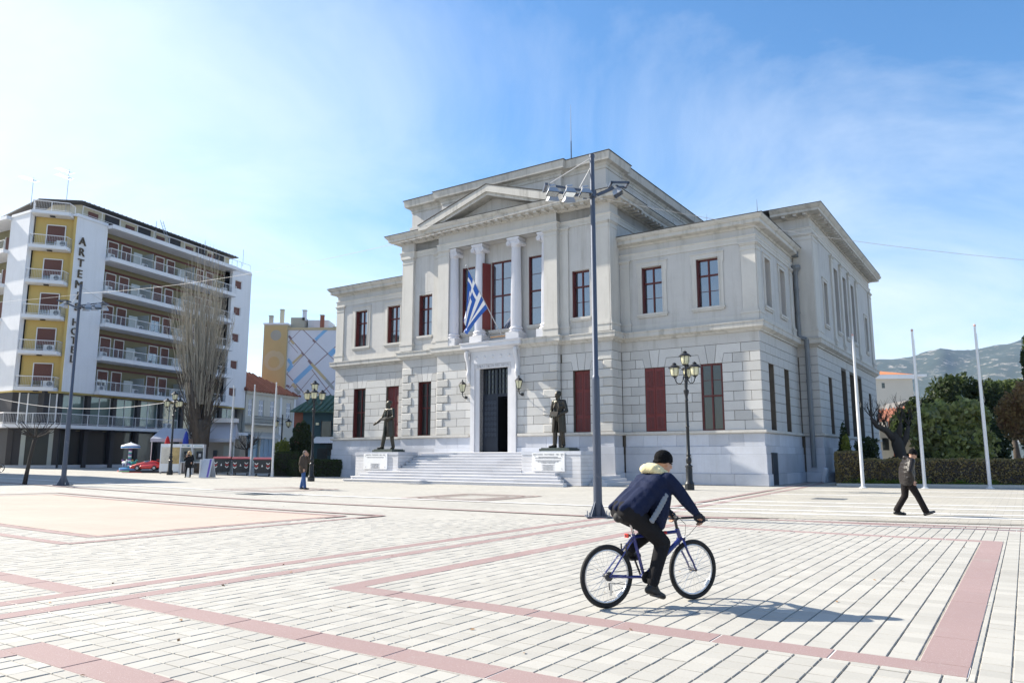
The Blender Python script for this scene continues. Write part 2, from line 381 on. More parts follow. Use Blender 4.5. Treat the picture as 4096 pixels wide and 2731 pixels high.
def slab(mb, r, ja, jb, z0, z1, bev=.004, jit=0.0):
    a0,a1,b0,b1 = r[0]+ja, r[1]-ja, r[2]+jb, r[3]-jb
    dz = random.uniform(-jit, jit)
    o = [AB(a0,b0), AB(a1,b0), AB(a1,b1), AB(a0,b1)]; t = [AB(a0+bev,b0+bev), AB(a1-bev,b0+bev), AB(a1-bev,b1-bev), AB(a0+bev,b1-bev)]
    tx, ty = random.uniform(-jit,jit)*.4, random.uniform(-jit,jit)*.4
    tz = [tx+ty, -tx+ty, -tx-ty, tx-ty]
    vs = [(x, y, gz(x)+z0) for x, y in o] + [(x, y, gz(x)+z1-bev+dz) for x, y in o] + [(x, y, gz(x)+z1+dz+tz[i]) for i, (x, y) in enumerate(t)]
    mb.add(vs, [(0,4,5,1),(1,5,6,2),(2,6,7,3),(3,7,4,0),(4,8,9,5),(5,9,10,6),(6,10,11,7),(7,11,8,4),(8,11,10,9)])
cells.sort(key=lambda c: c[0])
big = MB(); cnt = 0
for y, r, quad in cells:
    ja, jb = (.0062, .0012) if quad else (.0058, .0052)
    if y > 8: ja *= .9
    if cnt < 300:
        m1 = MB(); slab(m1, r, ja, jb, -.03, 0, jit=.0022); m1.build('paving_tile', 'plaza_tile', ground, recalc=False); cnt += 1
    else: slab(big, r, ja, jb, -.03, 0, jit=.0022)
big.build('paving_tiles', 'plaza_tile', ground, recalc=False, kind='stuff')
for q in BANDS:
    la = q[1]-q[0] > q[3]-q[2]; L = (q[1]-q[0]) if la else (q[3]-q[2]); n = max(1, round(L/.98)); 
    for i in range(n):
        t0, t1 = i/n*L, (i+1)/n*L
        r = (q[0]+t0, q[0]+t1, q[2], q[3]) if la else (q[0], q[1], q[2]+t0, q[2]+t1)
        x, y = AB((r[0]+r[1])/2, (r[2]+r[3])/2)
        if not vis(x, y, 1.25): continue
        md_ = MB(); slab(md_, r, 0, 0, -.02, -.003, bev=.0005); md_.build('mortar_bed', 'mortar', ground, recalc=False, kind='stuff')
        m1 = MB(); slab(m1, r, .0075 if la else .003, .003 if la else .0075, -.03, .0015, bev=.002, jit=.0012); m1.build('granite_slab', 'granite_pink', ground, recalc=False)

# painted / inlaid strips further out, laid just above the sheet
def strip(name, pts, w, mt, z=.002, n=24):
    mb = MB(); P = []
    for (p, q) in zip(pts, pts[1:]):
        d = Vector((q[0]-p[0], q[1]-p[1])); d.normalize(); nrm = Vector((-d.y, d.x)) * (w/2)
        L = []
        for i in range(n+1):
            t = i/n; c = Vector((p[0]+(q[0]-p[0])*t, p[1]+(q[1]-p[1])*t))
            for sgn in (-1, 1):
                x, y = AB(c.x + nrm.x*sgn, c.y + nrm.y*sgn); L.append((x, y, gz(x)+z))
        mb.add(L, [(2*i, 2*i+2, 2*i+3, 2*i+1) for i in range(n)])
    return mb.build(name, mt, ground, recalc=False)
def patch(name, a0, a1, b0, b1, mt, z, n=24):
    mb = MB(); L = []
    for j in range(2):
        for i in range(n+1):
            x, y = AB(a0+(a1-a0)*i/n, b1 if j else b0); L.append((x, y, gz(x)+z))
    mb.add(L, [(i, i+1, n+2+i, n+1+i) for i in range(n)]); return mb.build(name, mt, ground, recalc=False)
buff = MB()
buff.add([(*AB(a, b), .0005) for a, b in [(-3.0,-22.0),(-60,-9),(-60,40),(-1.6,9.0),(-1.3,0)]], [(0,1,2,3,4)])
buff.build('buff_pavers', 'paver_buff', ground, recalc=False)
patch('peach_field', 3.55, 18.7, -33.0, -26.9, 'peach', .003)
for nm, o in (('inner', (3.38,19.0,-33.15,-26.75)), ('outer', (2.62,20.0,-34.0,-26.1))):
    w = .22
    for p, q in (((o[0],o[2]),(o[1],o[2])), ((o[1],o[2]),(o[1],o[3])), ((o[1],o[3]),(o[0],o[3])), ((o[0],o[3]),(o[0],o[2]))):
        strip('granite_band', [p, q], w, 'granite_pink', .005 + .0015*(p[0] == q[0]))
strip('granite_band', [(-1.8,-23.22),(32,-23.6)], .25, 'granite_pink', .005)
strip('granite_band', [(9.6,-36.23),(24,-36.23)], .3, 'granite_pink', .003)
for a in (-2.49, -3.19): strip('granite_band', [(a,-21.8),(a+.45,-14.5),(a+1.2,-1.2),(a+1.9,7)], .26, 'granite_pink', .0065)
strip('granite_band', [(-16,-20.4),(-3.3,-22.2)], .26, 'granite_pink', .0065)
strip('white_stripe', [(-1.5,-19.45),(40,-20.9)], .22, 'white_line', .007)
for b in (-2.6, -7.5, -13.35, -15.4, -17.75, -19.15):
    sa = -2.2 - (b+19)*.03
    strip('white_stripe', [(-34, b + 26.7*.235), (sa, b - (sa+7.3)*-.0 - (7.3+sa)*.235)], .23, 'white_line', .007)
strip('drain_channel', [(-16,-18.6),(-4.4,-21.7)], .07, 'grout', .0085)
for k, (s, wd) in enumerate(((2.1,.18), (1.6,.14), (1.1,.12))):
    c = (6.3,-17.4)
    pts = [(c[0]+s*.85, c[1]-s), (c[0]+s*.85, c[1]+s), (c[0]-s*.85, c[1]+s), (c[0]-s*.85, c[1]-s), (c[0]+s*.85, c[1]-s)]
    strip('granite_band', pts, wd, 'granite_pink', .005+.001*k, 6)
    c = (17.5,-17.6); strip('granite_band', [(p[0]+11.2, p[1]-.2) for p in pts], wd, 'granite_pink', .005+.001*k, 6)
for a, b, w in ((-5.35,-11.2,.55), (14.8,-20.9,.6)):
    x, y = AB(a, b); mh = MB(); mh.box(-w, w, -w*.8, w*.8, 0, .012)
    o = mh.build('manhole_cover', 'lead', None, (x, y, gz(x)), BROT, label='dark metal cover in the %s paving' % ('buff' if a < 0 else 'grey plaza'), cat='manhole cover')
    for i in range(6):
        rb = MB().box(-w*.9, w*.9, -.02, .02, .012, .018); rb.build('rib', 'lead', o, (0, -w*.65 + i*w*.26, 0))
# ------------------------------------------------------------------ courthouse
CH = empty('courthouse', (*BORG, 0), BROT, 'grey neoclassical stone courthouse with columns, pediment and dark red windows', 'courthouse')
def TF(y0): return lambda u, d, z: (u, y0 + d, z)                # front walls, d goes inward
def TR(x0): return lambda u, d, z: (x0 - d, u, z)                # walls facing right
def tbox(mb, T, u0, u1, d0, d1, z0, z1):
    vs = [T(u,d,z) for z in (z0,z1) for u,d in ((u0,d0),(u1,d0),(u1,d1),(u0,d1))]
    mb.add(vs, [(0,3,2,1),(4,5,6,7),(0,1,5,4),(1,2,6,5),(2,3,7,6),(3,0,4,7)])
def wall(mb, T, u0, u1, z0, z1, d0, d1, holes):
    zs = sorted({z0, z1, *[h[2] for h in holes], *[h[3] for h in holes]})
    for a, b in zip(zs, zs[1:]):
        cur = u0
        for h in sorted([h for h in holes if h[2] <= a and h[3] >= b]):
            if h[0] > cur: tbox(mb, T, cur, h[0], d0, d1, a, b)
            cur = h[1]
        if cur < u1: tbox(mb, T, cur, u1, d0, d1, a, b)
def blockmesh(mb, T, poly, df, c, db=.05):
    n = len(poly); cu = sum(p[0] for p in poly)/n; cz = sum(p[1] for p in poly)/n
    def ins(p):
        du, dz = cu-p[0], cz-p[1]; return (p[0] + math.copysign(min(c, abs(du)), du), p[1] + math.copysign(min(c, abs(dz)), dz))
    vs = [T(u, db, z) for u, z in poly] + [T(u, df+c*.7, z) for u, z in poly] + [T(*(lambda q: (q[0], df, q[1]))(ins(p))) for p in poly]
    mb.add(vs, [(i, (i+1)%n, (i+1)%n+n, i+n) for i in range(n)] + [(i+n, (i+1)%n+n, (i+1)%n+2*n, i+2*n) for i in range(n)] + [tuple(range(2*n, 3*n))])
ZC0, CH_H = 2.98, .5311
G2 = .013                                                        # half joint
def zc(i): return ZC0 + CH_H*i
def rect(u0, u1, i, j=None):
    j = i+1 if j is None else j
    return [(u0+G2, zc(i)+G2), (u1-G2, zc(i)+G2), (u1-G2, zc(j)-G2), (u0+G2, zc(j)-G2)]
def put(T, poly, quoin=False, mb=None, name='stone_block'):
    m = mb or MB(); blockmesh(m, T, poly, -.055 if quoin else 0.0, .05 if quoin else .007)
    if mb is None: m.build(name, 'quoin' if quoin else 'stone_block', CH)
def crossette(T, c, hw, left, right, sgn=1, mb=None):
    put(T, [(c-.2+G2, zc(7)+G2), (c+.2-G2, zc(7)+G2), (c+.33-G2, zc(9)-G2), (c-.33+G2, zc(9)-G2)], mb=mb, name='keystone')
    for s, e in ((-1, left), (1, right)):
        p = [(c+s*(.2+G2), zc(7)+G2), (c+s*(hw-.01), zc(7)+G2), (c+s*(hw+.11), zc(8)+G2), (e-s*G2, zc(8)+G2), (e-s*G2, zc(9)-G2), (c+s*(.33+G2), zc(9)-G2)]
        # split the stepped stone in two convex faces kept in one mesh
        m = mb or MB()
        q1 = [(c+s*(.2+G2), zc(7)+G2), (c+s*(hw-.01), zc(7)+G2), (c+s*(hw+.11), zc(8)+G2), (c+s*(hw+.11), zc(9)-G2), (c+s*(.33+G2), zc(9)-G2)]
        q2 = [(c+s*(hw+.11), zc(8)+G2), (e-s*G2, zc(8)+G2), (e-s*G2, zc(9)-G2), (c+s*(hw+.11), zc(9)-G2)]
        if s < 0: q1.reverse(); q2.reverse()
        for q in (q1, q2): 
            vs = [T(u, .05, z) for u, z in q] + [T(u, 0, z) for u, z in q]; n = len(q)
            m.add(vs, [tuple(range(n, 2*n))] + [(i, (i+1)%n, (i+1)%n+n, i+n) for i in range(n)])
        if mb is None: m.build('voussoir', 'stone_block', CH)
def mir(T, s): return (lambda u, d, z: T(s*u, d, z))
def front_blocks(s):
    T = mir(TF(0), s)                                            # wing
    for i in range(9):
        ev = i % 2 == 0
        if i < 7:
            j = 8.87 if ev else 9.37
            put(T, rect(8.305, j, i)); put(T, rect(j, 9.78, i))
            if ev: put(T, rect(11.02, 13.18, i))
            else: put(T, rect(11.02, 11.72, i)); put(T, rect(11.72, 12.62, i)); put(T, rect(12.62, 13.18, i))
            if ev: put(T, rect(14.42, 15.55, i)); put(T, rect(15.55, 16.55, i), s < 0)
            else: put(T, rect(14.42, 15.0, i)); put(T, rect(15.0, 15.98, i)); put(T, rect(15.98, 16.55, i), s < 0)
        elif i == 7:
            put(T, rect(8.305, 9.2, i)); z0, z1 = zc(7)+G2, zc(8)-G2
            put(T, [(9.2+G2, z0), (9.78-G2, z0), (9.67-G2, z1), (9.2+G2, z1)])
            put(T, [(11.02+G2, z0), (13.18-G2, z0), (13.07-G2, z1), (11.13+G2, z1)])
            put(T, [(14.42+G2, z0), (15.02-G2, z0), (15.02-G2, z1), (14.53+G2, z1)])
            put(T, rect(15.02, 15.98, i)); put(T, rect(15.98, 16.55, i))
        else:
            put(T, rect(8.305, 8.87, i)); put(T, rect(15.5, 16.55, i))
    crossette(T, 10.4, .62, 8.87, 12.1); crossette(T, 13.8, .62, 12.1, 15.5)
    T = mir(TF(-1.25), s)                                        # projecting block
    for i in range(9):
        ev = i % 2 == 0
        if i < 7:
            if ev: put(T, rect(4.785, 5.625, i))
            else: put(T, rect(4.785, 5.2, i)); put(T, rect(5.2, 5.625, i))
            j = 7.35 if ev else 7.68
            put(T, rect(6.775, j, i)); put(T, rect(j, 8.3, i), True)
        elif i == 7:
            z0, z1 = zc(7)+G2, zc(8)-G2
            put(T, [(4.785+G2, z0), (5.625-G2, z0), (5.515-G2, z1), (4.785+G2, z1)])
            put(T, [(6.775+G2, z0), (7.68-G2, z0), (7.68-G2, z1), (6.885+G2, z1)]); put(T, rect(7.68, 8.3, i), True)
        else:
            put(T, rect(7.35, 8.3, i), True)
    crossette(T, 6.2, .575, 4.85, 7.35)
    T = mir(TF(-1.65), s)                                        # middle
    for i in range(9):
        ev = i % 2 == 0; q = 3.75 if ev else 4.2
        if ev: put(T, rect(1.80, 2.32, i)); put(T, rect(2.32, q, i))
        else: put(T, rect(1.80, 3.02, i)); put(T, rect(3.02, q, i))
        put(T, rect(q, 4.78, i), i < 8)
front_blocks(1); front_blocks(-1)
for x0, ya, yb in ((8.3, -1.25, 0), (4.78, -1.65, -1.25)):       # returns that face right
    T = TR(x0)
    for i in range(9):
        if yb-ya > 1: j = ya + (.45 if i % 2 else .78); put(T, rect(ya, j, i)); put(T, rect(j, yb-.02, i))
        else: put(T, rect(ya, yb-.02, i))
# side walls: stones joined into one part
sideb = MB()
def courses(T, u0, u1, holes, quoins=False):
    for i in range(9):
        hs = sorted(h for h in holes if h[2] < zc(i)+.1 and h[3] > zc(i)+.3); cur = u0; segs = []
        for h in hs: segs.append((cur, h[0])); cur = h[1]
        segs.append((cur, u1))
        for a, b in segs:
            n = max(1, round((b-a)/(1.25 if i % 2 else 1.05))); 
            for k in range(n):
                blockmesh(sideb, T, rect(a+(b-a)*k/n, a+(b-a)*(k+1)/n, i), 0, .007)
SW = [(1.5,2.6,ZC0,6.7), (4.8,5.9,ZC0,6.7)]
BB = [(11.1,12.2,ZC0,6.7), (15.5,17.3,ZC0,7.6), (18.6,20.4,ZC0,7.6), (21.7,23.5,ZC0,7.6), (26.5,27.6,ZC0,6.7)]
courses(TR(16.55), 0, 8.3, SW); courses(TR(17.75), 8.3, 30.6, BB); courses(TF(8.3), 16.6, 17.75, [])
sideb.build('side_stone_blocks', 'stone_block', CH, kind='stuff')

# wall cores: ground storey and upper storey with real openings
core = MB()
H_W = [(s*c-.62, s*c+.62, ZC0, zc(7)) for s in (-1,1) for c in (10.4, 13.8)]
wall(core, TF(0), 8.1, 16.5, ZC0, 8.34, .035, .6, [h for h in H_W if h[0] > 0]); wall(core, TF(0), -16.5, -8.1, ZC0, 8.34, .035, .6, [h for h in H_W if h[0] < 0])
for s in (-1, 1): wall(core, TF(-1.25), min(s*4.7,s*8.25), max(s*4.7,s*8.25), ZC0, 8.34, .035, .6, [(s*6.2-.575, s*6.2+.575, ZC0, zc(7))])
wall(core, TF(-1.65), -4.74, 4.74, 1.8, 8.34, .035, .6, [(-1.12, 1.12, 1.8, 7.2)])
for s in (-1, 1):
    core.box(min(s*7.7,s*8.265), max(s*7.7,s*8.265), -.9, .5, ZC0, 8.34); core.box(min(s*4.2,s*4.745), max(s*4.2,s*4.745), -1.3, -.8, ZC0, 8.34)
wall(core, TR(16.55), .6, 8.3, ZC0, 8.34, .035, .6, SW); wall(core, TR(17.75), 8.9, 30.6, ZC0, 8.34, .035, .6, BB); core.box(16.0, 17.715, 8.335, 8.9, ZC0, 8.34)
core.box(-16.5, -15.9, .6, 30, ZC0, 8.34)
core.build('ground_storey_wall', 'joint', CH)
fz = MB()                                                         # plain frieze band over the courses
PATH = [(-16.55,8.3),(-16.55,0),(-8.3,0),(-8.3,-1.25),(-4.78,-1.25),(-4.78,-1.65),(4.78,-1.65),(4.78,-1.25),(8.3,-1.25),(8.3,0),(16.55,0),(16.55,8.3),(17.75,8.3),(17.75,30.6)]
fz.sweep(PATH, [(-.1,zc(9)+.012),(0,zc(9)+.012),(0,8.36),(-.1,8.36)]); fz.build('frieze_band', 'stone', CH)
sc_ = MB(); sc_.sweep(PATH, [(-.1,8.34),(.10,8.345),(.13,8.42),(.27,8.50),(.34,8.54),(.34,8.78),(.38,8.82),(.38,8.88),(-.1,8.93)]); sc_.build('string_course', 'cornice_stone', CH)
lg = MB(); lg.sweep(PATH[:6] + [(-1.9,-1.65)], [(-.1,2.79),(.10,2.79),(.16,2.84),(.16,2.97),(-.1,2.985)]); lg.sweep([(1.9,-1.65)] + PATH[6:], [(-.1,2.79),(.10,2.79),(.16,2.84),(.16,2.97),(-.1,2.985)])
lg.build('sill_ledge', 'trim', CH)
# marble plinth: separate slabs over a core
pc = MB()
for x0,x1,y0,y1 in ((8.3,16.5,.02,8.3),(-16.5,-8.3,.02,8.3),(4.5,8.25,-1.2,.5),(-8.25,-4.5,-1.2,.5),(-4.75,-1.2,-1.62,0),(1.2,4.75,-1.62,0),(14,17.7,8.33,30.6)): pc.box(x0,x1,y0,y1,-.05,2.8)
pc.build('plinth_core', 'joint', CH)
def plinth(T, u0, u1, seed, e0=False, e1=False):
    rg = random.Random(seed)
    for z0, z1, off, L in ((0,.62,.16,1.75),(.62,1.68,.10,1.85),(1.68,2.11,.075,2.3),(2.11,2.79,.02,1.05)):
        a, b = u0 - (off if e0 else 0), u1 + (off if e1 else 0); n = max(1, round((b-a)/L)); js = [a + (b-a)*k/n + (rg.uniform(-.18,.18)*L if 0 < k < n else 0) for k in range(n+1)]
        for p, q in zip(js, js[1:]):
            m = MB(); blockmesh(m, T, [(p+.004,z0+.004),(q-.004,z0+.004),(q-.004,z1-.004),(p+.004,z1-.004)], -off, .006, .03); m.build('plinth_slab', 'marble_base', CH)
plinth(TF(0), 8.46, 16.55, 1, False, True); plinth(TF(0), -16.55, -8.46, 2, True); plinth(TF(-1.25), 4.94, 8.3, 3, False, True); plinth(TF(-1.25), -8.3, -4.94, 4, True)
plinth(TF(-1.65), 1.8, 4.78, 5, False, True); plinth(TF(-1.65), -4.78, -1.8, 6, True)
plinth(TR(8.3), -1.25, -.17, 7); plinth(TR(16.55), 0, 8.13, 8); plinth(TF(8.3), 16.72, 17.75, 9, False, True); plinth(TR(17.75), 8.3, 30.6, 10)

# upper walls
up = MB(); HU = 9.95, 12.78
for s in (-1, 1):
    wall(up, TF(0), min(s*8.3,s*16.55), max(s*8.3,s*16.55), 8.88, 14.7, 0, .6, [(s*c-.65, s*c+.65, *HU) for c in (10.4, 13.8)])
    wall(up, TF(-1.25), min(s*4.2,s*8.3), max(s*4.2,s*8.3), 8.88, 17.2, 0, .6, [(s*6.25-.6, s*6.25+.6, 9.95, 12.9)])
    up.box(min(s*7.7,s*8.3), max(s*7.7,s*8.3), -.65, 8, 8.88, 17.2)
    up.box(min(s*3.86,s*4.78), max(s*3.86,s*4.78), -1.65, -.85, 8.88, 15.73)
wall(up, TF(-.85), -4.3, 4.3, 8.88, 16, 0, .5, [(-2.73-.54,-2.73+.54,9.9,14.45),(2.73-.54,2.73+.54,9.9,14.45),(-.85,.85,9.85,14.5)])
up.box(-4.78, 4.78, -1.65, -.3, 15.73, 17.2)
wall(up, TR(16.55), .6, 8.3, 8.88, 14.7, 0, .6, [(1.55,2.65,*HU), (4.75,5.85,*HU)])
wall(up, TR(17.75), 8.9, 30.6, 8.88, 17.0, 0, .9, [(11.2,12.2,10.2,13.1),(15.1,16.5,10.3,14.9),(18.2,19.6,10.3,14.9),(21.3,22.7,10.3,14.9),(26.9,27.9,10.2,13.1)]); up.box(10, 17.75, 8.3, 8.9, 8.88, 17.0)
up.box(-17.75, -10, 8.3, 8.9, 8.88, 17.0); up.box(-17.75,-17, 8.9, 30, 8.88, 17.0)
up.build('upper_wall', 'stone', CH)
# faint ashlar joints of the upper storey, as thin raised facing stones on the plain fields
def ashlar(T, u0, u1, z0, z1, holes):
    n = round((z1-z0)/.53)
    m = MB()
    for i in range(n):
        a, b = z0+(z1-z0)*i/n, z0+(z1-z0)*(i+1)/n; hs = sorted(h for h in holes if h[2] < b-.02 and h[3] > a+.02); cur = u0; seg = []
        for h in hs: seg.append((cur, h[0])); cur = h[1]
        seg.append((cur, u1))
        for p, q in seg:
            if q-p < .1: continue
            k = max(1, round((q-p)/1.15)); off = .35 if i % 2 and k > 1 else 0
            js = [p] + [p+(q-p)*(j-off)/k for j in range(1, k)] + [q]
            if off: js.insert(-1, p+(q-p)*(k-off)/k)
            for x0, x1 in zip(js, js[1:]): tbox(m, T, x0+.004, x1-.004, -.006, .01, a+.004, b-.004)
    m.build('ashlar_facing', 'stone', CH, kind='stuff')
for s in (-1, 1):
    ashlar(TF(0), *sorted((s*8.98, s*15.72)), 9.3, 13.34, [(s*c-.98, s*c+.98, 9.62, 13.16) for c in (10.4, 13.8)])
    ashlar(TF(-1.25), *sorted((s*5.47, s*7.28)), 9.3, 15.73, [(s*6.25-.62, s*6.25+.62, 9.86, 12.9)])
ashlar(TR(16.55), .1, 8.2, 9.3, 13.3, [(1.35,2.85,9.6,13.1),(4.55,6.05,9.6,13.1)])
# dado under the upper windows
for s in (-1, 1):
    MB().box(*sorted((s*8.3, s*16.58)), -.03, 0, 8.9, 9.29).build('dado', 'trim', CH); MB().box(*sorted((s*4.8, s*8.33)), -1.28, -1.25, 8.9, 9.29).build('dado', 'trim', CH)
MB().box(16.55, 16.58, 0, 8.3, 8.9, 9.29).build('dado', 'trim', CH); MB().box(17.75, 17.79, 8.3, 30.6, 8.9, 9.35).build('dado', 'trim', CH)
# pilasters
def pilaster(T, u0, u1, pr, zb, zt, name='pilaster'):
    m = MB(); 
    tbox(m, T, u0, u1, -pr, .01, zb, zt)
    for z0, z1, e in ((zb-.001, zb+.40, .07), (zb+.40, zb+.52, .10), (zb+.52, zb+.62, .05), (zb+.62,zb+.70,.02)): tbox(m, T, u0-e, u1+e, -pr-e, .01, z0, z1)
    for z0, z1, e in ((zt-.44, zt-.38, .03), (zt-.16, zt-.08, .05), (zt-.08, zt+.002, .10)): tbox(m, T, u0-e, u1+e, -pr-e, .01, z0, z1)
    m.build(name, 'trim', CH)
for s in (-1, 1):
    pilaster(TF(0), *sorted((s*15.75, s*16.56)), .07, 8.93, 13.34); pilaster(TF(0), *sorted((s*8.32, s*8.95)), .07, 8.93, 13.34)
    pilaster(TF(-1.25), *sorted((s*7.3, s*8.32)), .2, 8.93, 15.73); pilaster(TF(-1.25), *sorted((s*4.79, s*5.42)), .1, 8.93, 15.73)
    pilaster(TF(-1.65), *sorted((s*3.85, s*4.80)), .02, 8.93, 15.73)
pilaster(TR(8.3), -1.45, -.45, .08, 8.93, 15.73); pilaster(TR(16.55), 0.0, .7, .07, 8.93, 13.34); pilaster(TR(16.55), 7.2, 7.9, .07, 8.93, 13.34)
pilaster(TR(17.75), 8.32, 9.7, .1, 8.93, 15.73); pilaster(TF(8.3), 16.65, 17.82, .1, 8.93, 15.73); pilaster(TR(17.75), 29.4, 30.6, .1, 8.93, 15.73)
for y in (14.2, 17.35, 20.45, 23.6): pilaster(TR(17.75), y-.33, y+.33, .12, 8.93, 15.5)
# entablatures
ARC = lambda z: [(-.1,z),(.05,z),(.05,z+.20),(.07,z+.20),(.07,z+.33),(.12,z+.38),(.12,z+.42),(-.1,z+.44)]
WC = [(-.1,14.12),(.06,14.14),(.10,14.24),(.40,14.30),(.44,14.33),(.44,14.52),(.50,14.55),(.60,14.68),(.62,14.75),(-.1,14.78)]
for pth in ([(8.3,0),(16.55,0),(16.55,8.3)], [(-16.55,8.3),(-16.55,0),(-8.3,0)]):
    e = MB(); e.sweep(pth, ARC(13.34)); e.build('wing_architrave', 'trim', CH)
    e = MB(); e.sweep(pth, WC); e.build('wing_cornice', 'cornice_stone', CH)
BP = [(-8.3,9),(-8.3,-.35),(-8.42,-.35),(-8.42,-1.48),(-7.22,-1.48),(-7.22,-1.25),(-4.78,-1.25),(-4.78,-1.67),(4.78,-1.67),(4.78,-1.25),(7.22,-1.25),(7.22,-1.48),(8.42,-1.48),(8.42,-.35),(8.3,-.35),(8.3,9)]
e = MB(); e.sweep(BP, ARC(15.73)); e.sweep([(16.4,8.3),(17.75,8.3),(17.75,30.6)], ARC(15.73)); e.build('main_architrave', 'trim', CH)
e = MB(); e.sweep(BP, [(-.2,16.17),(0.0,16.17),(0.0,16.76),(-.2,16.76)]); e.build('main_frieze', 'stone', CH)
MC = [(-.1,16.74),(.08,16.76),(.14,16.90),(.72,16.93),(.75,16.95),(.75,17.10),(.80,17.13),(.93,17.28),(.95,17.34),(-.1,17.40)]
CP = [(-8.3,9),(-8.3,1.0),(-8.42,1.0),(-8.42,-1.40),(-4.78,-1.40),(-4.78,-1.67),(4.78,-1.67),(4.78,-1.40),(8.42,-1.40),(8.42,1.0),(8.3,1.0),(8.3,9)]
e = MB(); e.sweep(CP, MC); e.sweep([(15.5,8.3),(17.75,8.3),(17.75,30.6),(10,30.6)], MC); e.build('main_cornice', 'cornice_stone', CH)
md = MB().box(-.11, .11, -.60, 0, -.13, 0); md.box(-.13,.13,-.62,0,-.03,.0); md0 = md.build('modillion', 'cornice_stone', CH, (0, -1.72, 16.925))
for k in range(-8, 9):
    if k: inst(md0, CH, (k*.6, -1.72, 16.925))
for s in (-1, 1):
    for k in range(5): inst(md0, CH, (s*(5.45+k*.68), -1.45, 16.925))
for y in [.1-1.2+.6*k for k in range(14)]: inst(md0, CH, (8.45, y, 16.925), R(90))
for y in [8.6+.62*k for k in range(36)]: inst(md0, CH, (17.80, y, 16.925), R(90))
for x in (16.3, 17.0, 17.6): inst(md0, CH, (x, 8.25, 16.925))
# roofs and dark eaves
rf = MB(); rf.sweep([(8.4,0),(16.55,0),(16.55,8.3)], [(-.5,14.785),(.64,14.765),(.64,14.80),(-.5,15.1)]); rf.sweep([(-16.55,8.3),(-16.55,0),(-8.4,0)], [(-.5,14.785),(.64,14.765),(.64,14.80),(-.5,15.1)])
rf.hprism([(8.3,.4),(16.1,.4),(16.1,8.3),(8.3,8.3)], 15.0, 15.1); rf.hprism([(-8.3,.4),(-16.1,.4),(-16.1,8.3),(-8.3,8.3)], 15.0, 15.1)
rf.sweep([(10,8.3),(17.75,8.3),(17.75,30.6)], [(-.5,17.41),(.97,17.355),(.97,17.39),(-6,18.4)]); rf.sweep(CP, [(-.5,17.41),(.97,17.36),(.97,17.39),(-.2,17.6)])
rf.box(-17, 17, 8.6, 30, 17.0, 17.4); rf.build('roof', 'roof_edge', CH)
# pediment
pd = MB()
for s in (-1, 1):
    pd.add([(0,-2.64,19.30),(s*5.86,-2.64,17.50),(s*5.86,-2.64,17.14),(s*5.2,-2.64,17.14),(0,-2.64,18.84), (0,-.9,19.30),(s*5.86,-.9,17.50),(s*5.86,-.9,17.14),(s*5.2,-.9,17.14),(0,-.9,18.84)],
           [(0,1,2,3,4),(5,9,8,7,6),(0,5,6,1),(1,6,7,2),(4,3,8,9),(2,7,8,3)])
    pd.add([(0,-2.50,18.84),(s*5.2,-2.50,17.16),(s*4.4,-2.50,17.2),(0,-2.50,18.62), (0,-1.6,18.84),(s*5.2,-1.6,17.16),(s*4.4,-1.6,17.2),(0,-1.6,18.62)],
           [(0,1,2,3),(3,2,6,7)])
pd.build('raking_cornice', 'cornice_stone', CH)
ty = MB().prism([(-5.3,17.2),(5.3,17.2),(0,18.9)], -1.70, -1.2); ty.build('tympanum', 'stone', CH)
pe = MB()
for s in (-1, 1):
    pe.add([(0,-2.68,19.31),(s*5.92,-2.68,17.50),(s*5.92,-2.68,17.54),(0,-2.68,19.36),(0,-.9,19.31),(s*5.92,-.9,17.50),(s*5.92,-.9,17.54),(0,-.9,19.36)], [(0,1,2,3),(3,2,6,7),(0,4,5,1),(1,5,6,2)])
pe.build('pediment_roof', 'roof_edge', CH)
# attic
at = MB(); at.box(-8.25, 8.25, -1.15, 20, 17.3, 17.78); at.box(-8.08, 8.08, -1.05, 20.5, 17.78, 18.15); at.box(-7.95, 7.95, -.95, 1.3, 18.15, 19.6); at.box(-7.75, 7.75, 1.3, 24, 18.15, 19.6); at.box(-4.9, 4.9, -1.25, -.95, 17.78, 19.6)
at.build('attic_wall', 'stone', CH)
AP = [(-7.75,24),(-7.75,1.3),(-7.95,1.3),(-7.95,-.95),(-4.9,-.95),(-4.9,-1.25),(4.9,-1.25),(4.9,-.95),(7.95,-.95),(7.95,1.3),(7.75,1.3),(7.75,24)]
e = MB(); e.sweep(AP, [(-.1,19.22),(.05,19.24),(.05,19.42),(.10,19.46),(.16,19.56),(.36,19.62),(.40,19.64),(.46,20.06),(.48,20.12),(-.1,20.14)]); e.build('attic_cornice', 'cornice_stone', CH)
e = MB(); e.sweep(AP, [(-.5,20.15),(.52,20.135),(.52,20.17),(-.5,20.3)]); e.box(-7.5,7.5,-.5,23.6,20.0,20.3); e.build('attic_roof', 'roof_edge', CH)
for k in range(5):
    m = MB(); y0 = 2.0 + k*4.2; 
    for a, b, c, d in ((y0,y0+3.6,18.4,18.43),(y0,y0+3.6,19.05,19.08),(y0,y0+.03,18.43,19.05),(y0+3.57,y0+3.6,18.43,19.05)): m.box(7.75, 7.775, a, b, c, d)
    m.build('attic_panel', 'trim', CH)
